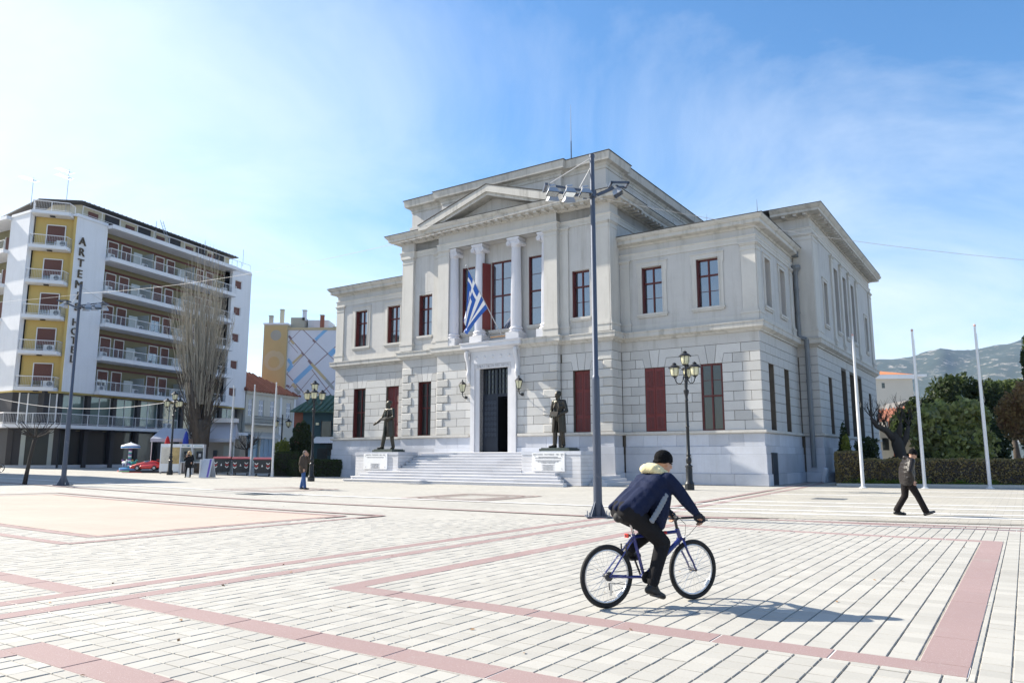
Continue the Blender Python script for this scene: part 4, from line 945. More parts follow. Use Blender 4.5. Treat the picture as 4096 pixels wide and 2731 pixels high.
# ------------------------------------------------------------------ statues (about 3.2 m of bronze)
def statue(lab, X, arm_out, rz, k=1.80):
    r = empty('bronze_statue', BW(X, -4.55, 1.84), BROT + rz, lab, 'statue', 'bronze statues on the stair pedestals')
    MB().box(-.98, .98, -.55, .55, 0, .14).box(-.9,.9,-.48,.48,.14,.19).build('base_plate', 'plate_bronze', r)
    # figure looks along -Y; x to its left is +X for the viewer's right
    z0 = .19
    P = lambda x, y, z: Vector((x*k, y*k, z0 + z*k))
    b = Blob()
    hipL, hipR = P(.09,0,.90), P(-.09,0,.90); shL, shR = P(.19,.01,1.42), P(-.19,.01,1.42)
    if arm_out:
        anL, anR = P(.14,.10,.09), P(-.20,-.12,.09); knL, knR = P(.12,.03,.48), P(-.15,-.08,.48)
        elL, wrL = P(.29,-.04,1.14), P(.08,-.22,1.06); elR, wrR = P(-.29,-.06,1.13), P(-.39,-.24,.95)
        toeL, toeR = P(.20,-.06,.03), P(-.27,-.28,.03)
    else:
        anL, anR = P(.13,.05,.09), P(-.12,-.06,.09); knL, knR = P(.12,-.01,.48), P(-.11,-.05,.48)
        elL, wrL = P(.29,.0,1.12), P(.10,-.20,.99); elR, wrR = P(-.28,.02,1.13), P(-.16,-.18,.97)
        toeL, toeR = P(.19,-.10,.03), P(-.22,-.22,.03)
    J = dict(hipL=hipL,hipR=hipR,shL=shL,shR=shR,elL=elL,elR=elR,wrL=wrL,wrR=wrR,knL=knL,knR=knR,anL=anL,anR=anR)
    limbs(b, J, .066*k, .056*k, .044*k, .10*k, .078*k, .066*k); torso(b, J, k*1.12)
    M = frame((-.45,-.9,0) if not arm_out else (-.8,-.6,0)); hc = P(-.015,-.02,1.63); b.cap(P(0,.01,1.40), hc-Vector((0,0,.08*k)), .062*k, .056*k); head_into(b, hc, M, k*1.05)
    b.cap(hc+M@Vector((.03,0,-.11))*k, hc+M@Vector((.05,0,-.15))*k, .055*k, .03*k)          # beard
    b.orb(hc+M@Vector((-.03,0,.05))*k, (.098*k,.088*k,.085*k), M)                             # hair
    for a, t, sd in ((wrL, Vector((-.7,-.5,-.3)) if not arm_out else Vector((-.9,-.3,-.1)), Vector((0,-.3,1))), (wrR, Vector((.5,-.6,-.2)) if not arm_out else Vector((-.75,-.4,-.5)), Vector((0,-.3,1)))):
        hand_into(b, a, t, sd, k*1.05, .25 if arm_out and a is wrR else .7)
    for s, an, to in ((1,anL,toeL),(-1,anR,toeR)): shoe(b, an, to, k, z0+.035*k)
    # frock coat: skirt as tapered columns round the hips, open at the front
    sk = .40 if arm_out else .42
    for a in range(0, 360, 20):
        if 245 < a < 292: continue
        ca, sa = math.cos(R(a)), math.sin(R(a)); 
        b.chain([P(.155*ca, .105*sa, 1.02), P(.185*ca, .135*sa, .75), P(.215*ca, .165*sa, sk+.06)], [.06*k,.045*k,.03*k])
    for s in (-1, 1): b.chain([P(s*.05,-.10,1.40), P(s*.09,-.145,1.22), P(s*.035,-.16,1.04)], [.024*k,.026*k,.02*k])   # lapels
    b.cap(P(-.03,-.115,1.41), P(.03,-.115,1.41), .022*k)
    fg = b.done('figure', 'bronze', r, vox=.026, it=3)
    bk = MB().obox(tuple(P(-.01,-.27,1.02) if not arm_out else P(.02,-.24,1.09)), (.26*k,.035*k,.19*k) if not arm_out else (.20*k,.03*k,.27*k), rz=R(8), rx=R(-38) if not arm_out else R(-60)); bk.build('book', 'bronze', r)
    return r
statue('bronze statue of a man in a frock coat holding a book, right of the stairs', 6.55, False, R(-2))
statue('bronze statue of a man with one arm held out, left of the stairs', -6.35, True, R(-6))
# ------------------------------------------------------------------ flag
mat('flag_blue', (.018,.10,.42), .7, .1, 3); mat('flag_white', (.78,.79,.82), .7, .05, 3)
FL = empty('flag_on_pole', BW(.35, -1.60, 9.25), BROT, 'blue and white striped flag drooping from a slanted pole over the entrance', 'flag')
tip = Vector((-1.05, -2.1, 4.35)); base = Vector((.12, .55, -.35))
pm = MB(); pm.cyl(tuple(base), tuple(tip), .035, .022, 8); pm.ell(tuple(tip + (tip-base).normalized()*.06), (.06,.06,.06), 8, 6); pm.build('pole', 'galvanised', FL)
MB().box(-.75, .45, .10, .18, -.02, .06).build('bracket', 'wood', FL)
fm = MB(); NU, NV = 54, 36; dvec = (tip-base).normalized()
# cloth: u runs from hoist to fly, v down the hoist along the pole; it hangs almost straight down with folds
L_h, L_f = 2.75, 3.35
for i in range(NU+1):
    u = i/NU
    for j in range(NV+1):
        v = j/NV; hp = tip - dvec*(.25 + v*L_h)
        fold = math.sin(v*11 + u*1.6)*.13*u**.6 + math.sin(v*5.0+1)*.12*u
        fx, fy, fzz = -.55-1.35*v**1.1, .10+.25*v, -2.95+1.35*v
        fm.v.append((hp.x + fx*u**.95 + fold*.45, hp.y + fy*u + fold, hp.z + fzz*u + .10*math.sin(v*8)*u))
for i in range(NU):
    for j in range(NV):
        u, v = (i+.5)/NU, (j+.5)/NV; st = int(v*9); blue = st % 2 == 0
        if u < 5/13.5 and v < 5/9:
            cu_, cv_ = u/(5/13.5), v/(5/9); blue = not (abs(cu_-.5) < .1 or abs(cv_-.5) < .1)
        fm.mi = 0 if blue else 1
        a = i*(NV+1)+j; fm.f.append((a, a+1, a+NV+2, a+NV+1)); fm.m.append(fm.mi)
fm.build('cloth', ['flag_blue','flag_white'], FL, smooth=True)
# ------------------------------------------------------------------ hotel on the left
mat('hotel_white', (.70,.71,.74), .8, .06, .6, .03, streak=.22, streakcol=(.48,.47,.45), spots=.15)
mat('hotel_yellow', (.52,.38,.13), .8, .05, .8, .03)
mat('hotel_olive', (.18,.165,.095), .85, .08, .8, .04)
mat('hotel_ochre', (.40,.31,.11), .85, .06, .8)
mat('hotel_dark', (.030,.028,.032), .6, .1, 1)
mat('roller_shutter', (.135,.058,.045), .7, .08, 2, rnd=.10)
mat('corrugated', (.50,.46,.34), .7, .15, 1.5, streak=.3)
mat('letter_brown', (.085,.065,.04), .6)
mat('ac_white', (.62,.63,.64), .5, .05)
mat('frosted', (.33,.36,.35), .35, .06, 2)
mat('slab_under', (.50,.49,.44), .85, .08, 1)
HO = empty('hotel', (-42.19, 70.0, 0), R(70), 'white seven-storey hotel with yellow corner bays, balconies and a vertical name sign', 'hotel')
HZ = .5; LV = [7.93, 11.29, 14.65, 18.0, 21.36, 24.72]
hb = MB(); hb.box(0, 3.5, 0, .4, 7.6, 24.95); hb.build('sign_wall', 'hotel_white', HO)
hb = MB(); wins = [(22.45, 23.7, z+1.0, z+2.05) for z in LV[:5]]
T = TF(0)
wall(hb, T, 21.9, 25.4, 7.6, 25.0, 0, .4, wins); hb.box(25.0, 25.4, .4, 14, 7.6, 25.0); hb.build('end_wall', 'hotel_white', HO)
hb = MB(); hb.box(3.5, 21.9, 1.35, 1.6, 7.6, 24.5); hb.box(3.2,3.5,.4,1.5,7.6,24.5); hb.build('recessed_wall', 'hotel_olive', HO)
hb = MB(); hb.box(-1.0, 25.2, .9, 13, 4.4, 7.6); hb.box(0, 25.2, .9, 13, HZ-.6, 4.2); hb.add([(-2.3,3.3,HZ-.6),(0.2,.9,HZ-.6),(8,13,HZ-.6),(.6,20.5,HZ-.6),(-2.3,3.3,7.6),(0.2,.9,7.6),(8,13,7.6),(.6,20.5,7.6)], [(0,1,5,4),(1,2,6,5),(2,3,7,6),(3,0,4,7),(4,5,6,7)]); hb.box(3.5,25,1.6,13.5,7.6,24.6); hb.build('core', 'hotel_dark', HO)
hb = MB(); hb.hprism([(0,0),(25.4,0),(25.4,13),(.67,20.9),(-2.46,3.15)], 7.45, 7.62); hb.build('soffit', 'hotel_ochre', HO)
hb = MB(); hb.hprism([(-.2,-.1),(25.4,-.1),(25.4,14),(.67,20.9),(-2.55,3.1)], 24.6, 24.75); hb.build('roof_slab', 'hotel_white', HO)
for x0, x1, z0, z1 in wins:
    f = MB(); f.box(x0, x1, .12, .18, z0, z1); w = f.build('window', 'roller_shutter', HO); m = MB(); m.box(x0, x0+.07, .08, .2, z0, z1); m.box(x1-.07, x1, .08, .2, z0, z1); m.box(x0, x1, .06, .2, z0-.06, z0); m.box(x0,x1,.08,.2,z1-.07,z1); m.build('frame', 'white_paint', w)
def railing(pts, z, h, parent, post=1.9, infill=True):
    m = MB()
    for p, q in zip(pts, pts[1:]):
        p, q = Vector((*p, z)), Vector((*q, z)); L = (q-p).length; up = Vector((0,0,1))
        m.cyl(p+up*h, q+up*h, .035, n=5); m.cyl(p+up*.1, q+up*.1, .02, n=4)
        n = max(1, round(L/post))
        for i in range(n+1): c = p.lerp(q, i/n); m.cyl(c, c+up*h, .028, n=5)
        if infill:
            nb = int(L/.13)
            for i in range(1, nb): c = p.lerp(q, i/nb); m.cyl(c+up*.1, c+up*h, .007, n=3, caps=False)
    return m.build('railing', 'white_paint', parent)
def ac_unit(parent, loc, rz=0):
    a = MB(); a.box(-.42,.42,-.15,.15,0,.6); o = a.build('air_conditioner', 'ac_white', parent, loc, rz)
    MB().cyl((.1,-.17,.3),(.1,-.15,.3),.24,n=14).build('fan_grille', 'lead', o)
DOORS = [(4.76,6.07),(6.46,7.72),(11.0,12.26),(12.64,13.84),(17.2,18.4),(18.8,20.0)]
rg = random.Random(3)
for fi, z in enumerate(LV):
    bal = MB(); bal.box(3.45, 21.95, -.75, 1.3, z-.33, z) ; bal.box(3.45,21.95,-.75,-.70,z,z+.06)
    b = bal.build('balcony', 'hotel_white', HO)
    if fi == 5: continue
    railing([(3.5,1.2),(3.5,-.68),(21.9,-.68)], z, .95, b)
    MB().box(3.5, 21.9, 1.30, 1.345, z+2.38, z+2.58).build('lintel_band', 'oxblood', HO)
    for k, (x0, x1) in enumerate(DOORS):
        op = rg.random() < .3; zs = z+.12 if not op else z+rg.uniform(.7,1.9)
        d = MB(); d.box(x0, x0+.07, 1.26, 1.34, z, z+2.3); d.box(x1-.07, x1, 1.26, 1.34, z, z+2.3); d.box(x0, x1, 1.26, 1.34, z+2.23, z+2.3); d.box((x0+x1)/2-.03,(x0+x1)/2+.03,1.29,1.34,z,zs)
        do = d.build('balcony_door', 'white_paint', HO); m = MB()
        ns = int((z+2.23-zs)/.09)
        for i in range(ns): m.box(x0+.07, x1-.07, 1.275, 1.33, zs+i*.09+.006, zs+(i+1)*.09)
        if ns: m.build('roller_shutter', 'roller_shutter', do)
        MB().box(x0+.07, x1-.07, 1.335, 1.345, z+.05, z+2.2).build('pane', 'pane', do)
        if k % 2 and rg.random() < .9: ac_unit(HO, (x1+.75, .2, z+.01))
    for x in (8.9, 14.9): MB().box(x, x+.05, -.55, 1.3, z+.1, z+1.75).build('divider', 'frosted', b)
    for x in (6.9, 13.0): MB().box(x-.55, x+.55, -.6, -.57, z+.12, z+1.3 if x < 8 else z+.9).build('screen', 'frosted', b)
    ac_unit(HO, (4.2, .2, z+.01))
# corner bay (chamfer)
CHF = empty('corner_bay', (-2.46, 3.15, 0), R(-52), parent=HO)
yw = MB(); yw.box(.35, 3.75, .55, .8, 7.6, 24.7); yw.box(3.70,3.95,.05,.8,7.6,24.7); yw.build('yellow_wall', 'hotel_yellow', CHF)
for fi, z in enumerate(LV):
    bal = MB(); bal.add([(.15,.5,z-.33),(.35,-.95,z-.33),(3.45,-.75,z-.33),(3.70,.5,z-.33),(.15,.5,z),(.35,-.95,z),(3.45,-.75,z),(3.70,.5,z)], [(0,3,2,1),(4,5,6,7),(0,1,5,4),(1,2,6,5),(2,3,7,6),(3,0,4,7)])
    b = bal.build('bay_balcony', 'hotel_white', CHF); MB().box(1.7,2.1,-.3,.05,z-.42,z-.33).build('soffit_lamp', 'hotel_dark', b)
    if fi == 5: railing([(.2,.4),(.4,-.9),(3.42,-.7),(3.65,.4)], z, .9, b, 1.5); continue
    railing([(.2,.4),(.4,-.9),(3.42,-.7),(3.65,.4)], z, .95, b, 3.2)
    d = MB(); x0, x1 = 1.4, 2.9; d.box(x0-.08, x0, .46, .56, z, z+2.35); d.box(x1, x1+.08, .46, .56, z, z+2.35); d.box(x0-.08, x1+.08, .46, .56, z+2.27, z+2.35)
    do = d.build('bay_door', 'white_paint', CHF); m = MB()
    for i in range(17): m.box(x0, x1, .50, .55, z+.7+i*.092, z+.7+i*.092+.086)
    m.build('roller_shutter', 'roller_shutter', do); MB().box(x0, x1, .55, .56, z, z+.8).build('pane', 'pane', do); MB().box(x0+.7,x0+.76,.5,.56,z,z+.7).build('mullion', 'white_paint', do)
    ac_unit(CHF, (2.9 - .25*(fi % 2), -.25, z+.01))
# left street front, seen very obliquely
LF = empty('left_front', (-2.46, 3.15, 0), R(80), parent=HO)                # local x runs back along the street, -y... outward is +y
lw = MB(); lw.box(0, 3.4, -.4, 0, 7.6, 24.9); lw.build('white_pier', 'hotel_white', LF)
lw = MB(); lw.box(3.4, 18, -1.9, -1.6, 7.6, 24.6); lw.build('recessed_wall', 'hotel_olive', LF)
for fi, z in enumerate(LV):
    b = MB().box(3.3, 18, -1.6, .5, z-.33, z).build('balcony', 'hotel_white', LF)
    if fi < 5:
        railing([(3.4,.42),(18,.42)], z, .95, b)
        for x in (4.2, 6.0, 9, 11): 
            do = MB().box(x, x+1.3, -1.6, -1.55, z, z+2.2).build('balcony_door', 'roller_shutter', LF); MB().box(x-.08,x,-1.6,-1.5,z,z+2.3).box(x+1.3,x+1.38,-1.6,-1.5,z,z+2.3).build('frame', 'white_paint', do)
# lower storeys: dark piers and glass
mat('curtain_green', (.13,.20,.19), .9, .15, 6)
for (fr, L, rz0) in ((HO, 25.2, 0),):
    x = .5; k = 0
    while x < 24:
        w = 3.05; 
        MB().box(x-.45, x, .35, .9, 4.5, 7.5).build('pier', 'hotel_dark', HO); MB().box(x-.45, x, .35, .9, HZ-.3, 4.2).build('pier', 'hotel_dark', HO)
        for h in (0, 1):
            p, q = x+.1+h*(w-.55)/2, x+.1+(h+1)*(w-.55)/2-.06
            MB().box(p, q, .78, .80, 4.75, 7.35).build('first_floor_pane', 'pane_curtain', HO); MB().box(p, q, .72, .86, 7.35, 7.42).box(q, q+.06, .72, .86, 4.55, 7.4).build('pane_frame', 'white_paint' if k % 2 else 'galvanised', HO)
        MB().box(x+.1, x+w-.55, .74, .76, HZ+.35, 4.0).build('shop_pane', 'pane_dark', HO); MB().box(x+w-1.0, x+w-.6, .80, .9, HZ, 4.1).build('curtain', 'hotel_olive', HO)
        x += w; k += 1
MB().box(-.2, 25, .5, .95, HZ-.4, HZ+.3).build('shop_base', 'marble_base', HO)
GP = [(25.2,-.95),(-.55,-.95),(-3.4,2.75),(-.6,19)]
sl = MB(); sl.hprism([(25.2,-.95),(-.55,-.95),(-3.4,2.75),(-.6,19),(3,19),(3,3),(25.2,3)], 4.18, 4.5); gs = sl.build('gallery_slab', 'hotel_white', HO)
railing([(13.6,-.85),(-.5,-.85),(-3.3,2.8),(-.5,18.5)], 4.5, 1.0, gs, 2.9)
ac_unit(HO, (12.6, -.45, 4.55))
c0 = MB(); c0.box(.6, 3.6, .25, .3, 4.75, 7.35); c0.build('corner_pane', 'pane', CHF)
for x in (.55, 1.25, 3.0, 3.6): MB().box(x-.05, x+.05, .18, .3, 4.5, 7.4).build('corner_mullion', 'white_paint', CHF)
for x0, x1 in ((.2,.9),(1.0,3.3)): MB().box(x0, x1, .4, .44, HZ+.3, 4.0).build('shop_pane', 'pane_dark', CHF)
for x in (-.1, 3.6): MB().box(x, x+.45, .2, .8, HZ-.3, 4.2).build('pier', 'hotel_dark', CHF)
for x in (.95, 3.2): MB().box(x, x+.38, .35, .40, HZ+.2, 4.05).build('curtain', 'frosted', CHF)
MB().box(-.2,4.0,.15,.9,HZ-.4,HZ+.3).build('shop_base', 'marble_base', CHF)
# letters
for i, ch in enumerate('ARTEMIS'):
    text('letter', ch, 1.12, 'letter_brown', HO, (.70, -.08, 22.25-1.08*i), (R(90),0,0), .07)
for i, ch in enumerate('HOTEL'):
    text('letter', ch, 1.0, 'letter_brown', HO, (.70, -.08, 14.25-.88*i), (R(90),0,0), .07)
# penthouse, eaves, railings, aerials, ladder
ph = MB(); z = 24.75
ph.hprism([(1.6,1.6),(23,1.6),(23,10),(3,10),(.6,4.2)], z, z+1.75)
ph.build('penthouse', 'corrugated', HO)
for x in (4.4, 8.6, 13.0, 17.2, 20.2): MB().box(x, x+1.7, 1.50, 1.6, z+.05, z+1.6).build('penthouse_door', 'hotel_dark', HO)
for x in (2.4, 7.0, 11.2, 15.6, 19.2): MB().box(x, x+1.1, 1.48, 1.6, z+.2, z+1.3).build('penthouse_shutter', 'roller_shutter', HO)
rm = MB(); rm.hprism([(.9,.7),(23.6,.7),(23.6,12),(2,14),(-1.0,4.2)], z+1.75, z+1.87); rm.build('penthouse_roof', 'roof_edge', HO)
for i in range(40): 
    x = 1.2 + i*.56; MB().box(x, x+.05, .68, .9, z+1.80, z+1.92).build('roof_rib', 'roof_edge', HO)
railing([(21.9,-.6),(0,-.6)], 24.75, .85, HO, 2.2, False); railing([(25.3,.2),(21.9,.2)], 25.0, .9, HO, 1.6, False)
for x, y, h in ((1.0,3,4.2), (-1.6,4.4,2.6), (10.5,1,1.5), (18,1,1.4), (24.8,1,2.0)):
    a = MB(); a.cyl((x,y,z+1),(x,y,z+1.2+h),.03,n=5)
    if h > 2.2:
        for q in range(2 if h > 3 else 1):
            zz = z+.9+h-q*.6; a.cyl((x-1.2,y,zz),(x+.5,y,zz+.1),.02,n=4)
            for k in range(6): a.cyl((x-1.2+.3*k,y-.35,zz),(x-1.2+.3*k,y+.35,zz),.012,n=3)
    a.build('aerial', 'galvanised', HO)
la = MB(); 
for sx in (-.2,.2): la.cyl((11.3+sx,-.3,z-.2),(11.0+sx,.8,z+2.9),.03,n=5)
for k in range(9): t = k/9; la.cyl((11.1-.3*t,-.3+1.1*t,z+.1+3.0*t-.2),(11.5-.3*t,-.3+1.1*t,z+.1+3.0*t-.2),.02,n=4)
la.build('ladder', 'galvanised', HO)
# ------------------------------------------------------------------ old white house with tiled roof (continues the hotel's street line)
mat('house_wall', (.55,.53,.47), .85, .08, .8, .05, streak=.2)
mat('roof_tile', (.27,.105,.065), .85, .2, 2, .15, 12, rnd=.1)
mat('shutter_grey', (.42,.44,.50), .7, .08, 3)
glass_mat('shop_blue', (.8,.9,1.0), .25, base=(.16,.30,.42))
def street_xy(t, off=0): u = (math.sin(R(20)), math.cos(R(20))); return (-42.19 + t*u[0] - off*u[1], 70 + t*u[1] + off*u[0])
WH = empty('tiled_house', (*street_xy(25.6), .7), R(70), 'old two-storey white house with red tiled roof beside the hotel', 'house')
wallm = MB(); hs = [(a, b, 6.0, 8.15) for a, b in ((.5,1.3),(2.5,3.5),(4.8,5.7),(8.2,9.2))]
wall(wallm, TF(0), 0, 10.2, -1, 9.1, 0, .4, hs + [(.3,3.0,.2,3.6),(3.2,6.1,.2,3.6),(7.0,7.7,.2,3.4)]); wallm.box(.05,10.15,.6,9,-1,9.0); wallm.box(9.8,10.2,.4,9,-1,9.1); wallm.build('wall', 'house_wall', WH)
for x in (6.7, 9.75): MB().box(x, x+.4, -.1, 0, .2, 9.0).build('pilaster', 'white_paint', WH)
MB().box(-.1,10.4,-.25,.0,8.75,9.1).build('cornice', 'house_wall', WH)
for a, b, c, d in hs:
    w = MB().box(a, b, .2, .24, c, d).build('window', 'pane_dark', WH)
    for k in range(2):
        s0 = a + (b-a)*k/2; sh = MB().box(s0+.03, s0+(b-a)/2-.03, .12, .17, c, d).build('shutter', 'white_paint', w)
        for q in range(3): MB().box(s0+.12, s0+(b-a)/2-.12, .10, .125, c+.12+q*(d-c)/3, c+(q+1)*(d-c)/3-.08).build('panel', 'shutter_grey', w)
b = MB().box(0, 6.2, -1.1, 0, 4.85, 5.05).build('balcony', 'house_wall', WH)
m = MB(); 
for i in range(46): m.cyl((.05+i*.135,-1.05,5.05),(.05+i*.135,-1.05,5.95),.014,n=3,caps=False)
m.box(0,6.2,-1.08,-1.02,5.93,5.98); m.box(0,6.2,-1.08,-1.02,5.1,5.14); m.box(0,6.2,-1.07,-1.03,5.55,5.59); m.build('railing', 'lamp_iron', b)
for a, bb in ((.3,3.0),(3.2,6.1)):
    for k in range(3): MB().box(a+(bb-a)*k/3+.03, a+(bb-a)*(k+1)/3-.03, .25, .28, .2, 3.5).build('shop_pane', 'shop_blue', WH)
MB().box(7.0,7.7,.2,.26,.2,3.4).build('door', 'pane_dark', WH)
m = MB().add([(.2,-1.3,3.35),(6.3,-1.3,3.35),(6.3,0,4.0),(.2,0,4.0),(.2,-1.3,3.15),(6.3,-1.3,3.15)], [(0,1,2,3),(4,5,1,0)]); m.build('awning', 'trim', WH)
r = MB(); r.add([(-.4,-.5,9.1),(10.7,-.5,9.1),(10.7,9.5,9.1),(-.4,9.5,9.1),(-1.5,4.5,12.2),(6.2,4.5,12.0)], [(0,1,5,4),(1,2,5),(2,3,4,5),(0,4,3),(0,3,2,1)]); rf_ = r.build('roof', 'roof_tile', WH)
for i in range(19):                                                 # rows of roof tiles, each a rounded rib running up the slope
    x = -.3 + i*.6; t = max(0, min(1, (10.7-x)/4.5)); m = MB(); yt = -.5+5.0*t; zt = 9.1+3.0*t
    m.tube([(x,-.55,9.12),(min(x,6.2) if t >= 1 else x, yt, zt+.04)], .13, 5); m.build('tile_row', 'roof_tile', rf_)
MB().box(3.0,3.5,6,6.5,11,13.2).build('chimney', 'roof_tile', WH)
# ------------------------------------------------------------------ building with a painted gable
mat('gable_white', (.66,.67,.73), .85, .04, .5, .02); mat('gable_tan', (.50,.41,.26), .85, .08, .5); mat('gable_orange', (.50,.37,.18), .85, .05, .5); mat('gable_grey', (.36,.345,.29), .85, .08, .5)
mat('paint_blue', (.24,.46,.72), .85, .05, .6); mat('paint_mauve', (.27,.19,.20), .85, .08, .8); mat('paint_tan', (.56,.45,.27), .85, .06, .6); mat('paint_stone', (.38,.375,.36), .85, .06, .6); mat('brick_red', (.30,.11,.07), .9, .15, 3)
MU = empty('painted_gable_building', (-31.85, 105, 0), 0, 'tall building with an abstract mural of crossing stripes on its gable', 'building')
MB().box(0, 13, 0, 14, 0, 19.4).build('gable_wall', 'gable_white', MU)
MB().box(-3.35, 0, -.35, 13, 0, 20.1).build('side_bay', 'gable_tan', MU)
def cmap(cx, cy): return ((cx-265)*.02036, 19.36-(cy-385)*.02037)
def stripe(p, q, w, mt):
    p, q = Vector(cmap(*p)), Vector(cmap(*q)); d = (q-p).normalized(); n = Vector((-d.y,d.x))*w/2
    c = [p+n, q+n, q-n, p-n]; mb_ = MB(); mb_.prism([(max(.02,v.x), v.y) for v in c], -.012-stripe.k*.0004, 0); stripe.k += 1; mb_.build('painted_stripe', mt, MU)
stripe.k = 1
for p, q, w, mt in [((365,378),(600,600),.10,'paint_mauve'),((268,425),(600,800),.12,'paint_mauve'),((268,690),(470,905),.13,'paint_mauve'),((440,660),(600,860),.10,'paint_mauve'),((272,470),(340,545),.06,'paint_mauve'),
                    ((268,690),(535,378),.07,'paint_mauve'),((290,790),(600,500),.12,'paint_mauve'),((340,840),(460,690),.07,'paint_mauve'),((460,880),(600,740),.12,'paint_mauve'),((268,470),(355,378),.06,'paint_mauve'),
                    ((458,452),(534,376),.42,'paint_blue'),((322,752),(442,632),.62,'paint_blue'),((270,672),(302,628),.62,'paint_blue'),((268,588),(302,626),.5,'paint_blue'),((560,560),(598,520),.7,'paint_blue'),
                    ((305,618),(368,556),.34,'paint_tan'),((434,618),(540,730),.40,'paint_tan'),((285,455),(310,482),.3,'paint_tan'),((310,760),(340,790),.42,'paint_tan'),((540,730),(594,790),.42,'paint_stone'),((330,792),(365,828),.42,'paint_stone'),((410,898),(440,925),.45,'paint_tan'),
                    ((270,425),(288,446),.32,'paint_mauve'),((365,540),(383,560),.26,'paint_mauve'),((415,595),(436,620),.36,'paint_mauve'),((440,452),(456,468),.3,'paint_mauve'),((268,770),(290,780),.3,'paint_mauve')]: stripe(p, q, w, mt)
def disc(cx, cy, r, mt, k, x0=-.36): 
    x, z = cmap(cx, cy); MB().cyl((x, x0-.02-k*.004, z), (x, x0, z), r, n=28).build('painted_disc', mt, MU)
MB().box(-3.2, -.05, -.40, -.35, 0, 19.9).build('painted_field', 'gable_orange', MU)
disc(187,423,1.30,'gable_orange',1.3,-.40); disc(187,423,.76,'gable_grey',2,-.40); disc(183,600,1.45,'gable_tan',1,-.40); disc(182,612,.80,'gable_orange',2.5,-.40); disc(200,515,.45,'gable_orange',3,-.40); disc(160,800,1.1,'gable_grey',1.5,-.40)
MB().box(0,13.2,-.1,14,19.4,19.75).build('parapet', 'gable_tan', MU); MB().box(-3.45,.05,-.45,13,20.1,20.35).build('parapet', 'hotel_white', MU)
MB().box(.0,2.0,1,6,19.7,21.4).build('stair_head', 'gable_grey', MU); MB().box(2.2,5.2,2,6,19.7,21.2).build('roof_room', 'hotel_white', MU)
for x, y, z0, z1, mt in ((-2.9,1,20.3,21.7,'gable_grey'),(-1.65,2,20.3,22.8,'corrugated'),(1.9,1,21,22.5,'gable_white'),(4.6,.5,19.7,21.7,'brick_red'),(5.9,3,19.7,20.4,'gable_white')):
    o = MB().box(x-.25,x+.25,y,y+.5,z0,z1).build('chimney', mt, MU); MB().box(x-.3,x+.3,y-.05,y+.55,z1-.12,z1+.02).build('cap', 'gable_grey', o)
# ------------------------------------------------------------------ green-roofed restaurant
mat('teal_wall', (.035,.075,.085), .8, .1, 1); mat('green_tile', (.045,.095,.06), .7, .15, 2, .1, 15)
GR = empty('green_roofed_restaurant', (-23.1, 80, .25), R(-6), 'low dark teal restaurant with a green tiled roof behind the hedge', 'restaurant')
MB().box(0.0,1.1,-.3,5,0,6.1).build('brick_wall', 'brick_red', GR); MB().box(1.1,9,-.6,6,0,6.0).build('wall', 'teal_wall', GR)
r = MB(); r.add([(-.2,-1.0,6.1),(9.2,-1.3,5.9),(9.2,4,8.2),(.9,3.2,8.0),(-.2,4,6.1),(-.2,-1.0,5.95),(9.2,-1.3,5.75)], [(0,1,2,3),(0,3,4),(5,6,1,0)]); rr = r.build('roof', 'green_tile', GR)
for i in range(15): 
    x = .6+i*.6; MB().tube([(x,-1.12,6.1),(x+.1,3.6,8.12)], .1, 5).build('tile_row', 'green_tile', rr)
for x in (3.2, 5.0, 6.8): 
    w = MB().box(x,x+1.0,-.66,-.6,2.6,5.0).build('window', 'pane_dark', GR); MB().box(x-.08,x,-.68,-.6,2.5,5.1).box(x+1,x+1.08,-.68,-.6,2.5,5.1).build('frame', 'hotel_dark', w)
for x in (2.6, 4.6): MB().box(x,x+.3,-.8,-.6,4.6,4.85).build('wall_lamp', 'lantern_glass', GR)
MB().add([(2.6,-2.2,2.7),(5.2,-2.2,2.7),(5.2,-.6,3.4),(2.6,-.6,3.4)], [(0,1,2,3)]).build('awning', 'white_paint', GR)
for x in (2.8,4.2,5.8): MB().box(x,x+1.1,-.64,-.6,.2,2.2).build('shop_pane', 'pane_dark', GR)
# ------------------------------------------------------------------ block off to the left whose shadow crosses the paving
LB = empty('corner_block', (-37.6, 50.4, 0), R(-37.6), 'plain apartment block just left of the view', 'building')
MB().box(-12, 0, -17, 0, -.2, 15.2).build('wall', 'house_wall', LB)
for fl in range(4):
    for k in range(3): MB().box(-.02, .06, -4.2-5.6*k, -2.6-5.6*k, 2+3.4*fl, 4+3.4*fl).build('window', 'pane_dark', LB)
MB().box(-12.3,.3,-17.3,.3,15.2,15.5).build('roof', 'roof_edge', LB)
# ------------------------------------------------------------------ lamp posts with four lanterns
LAMPG = 'cast-iron lamp posts with clustered lanterns'
def lantern(parent, loc, k=1.0, rz=0):
    b = MB(); b.lathe([(.03,-.06),(.05,0),(.12,.05),(.15,.07)], 12); b.lathe([(.30,.46),(.31,.485),(.25,.54),(.16,.60),(.10,.63),(.085,.66),(.11,.69),(.05,.72),(.02,.74)], 16)
    for q in range(6): an = math.pi/3*q; b.tube([(.135*math.cos(an),.135*math.sin(an),.06),(.205*math.cos(an),.205*math.sin(an),.22),(.232*math.cos(an),.232*math.sin(an),.47)], .012, 4)
    o = b.build('lantern', 'lamp_iron', parent, loc, rz, smooth=40); o.scale = (k,k,k)
    g_ = MB(); g_.lathe([(.12,.06),(.17,.12),(.20,.22),(.215,.34),(.225,.47)], 12); g_.build('lantern_glass', 'lantern_glass', o, smooth=60)
    return o
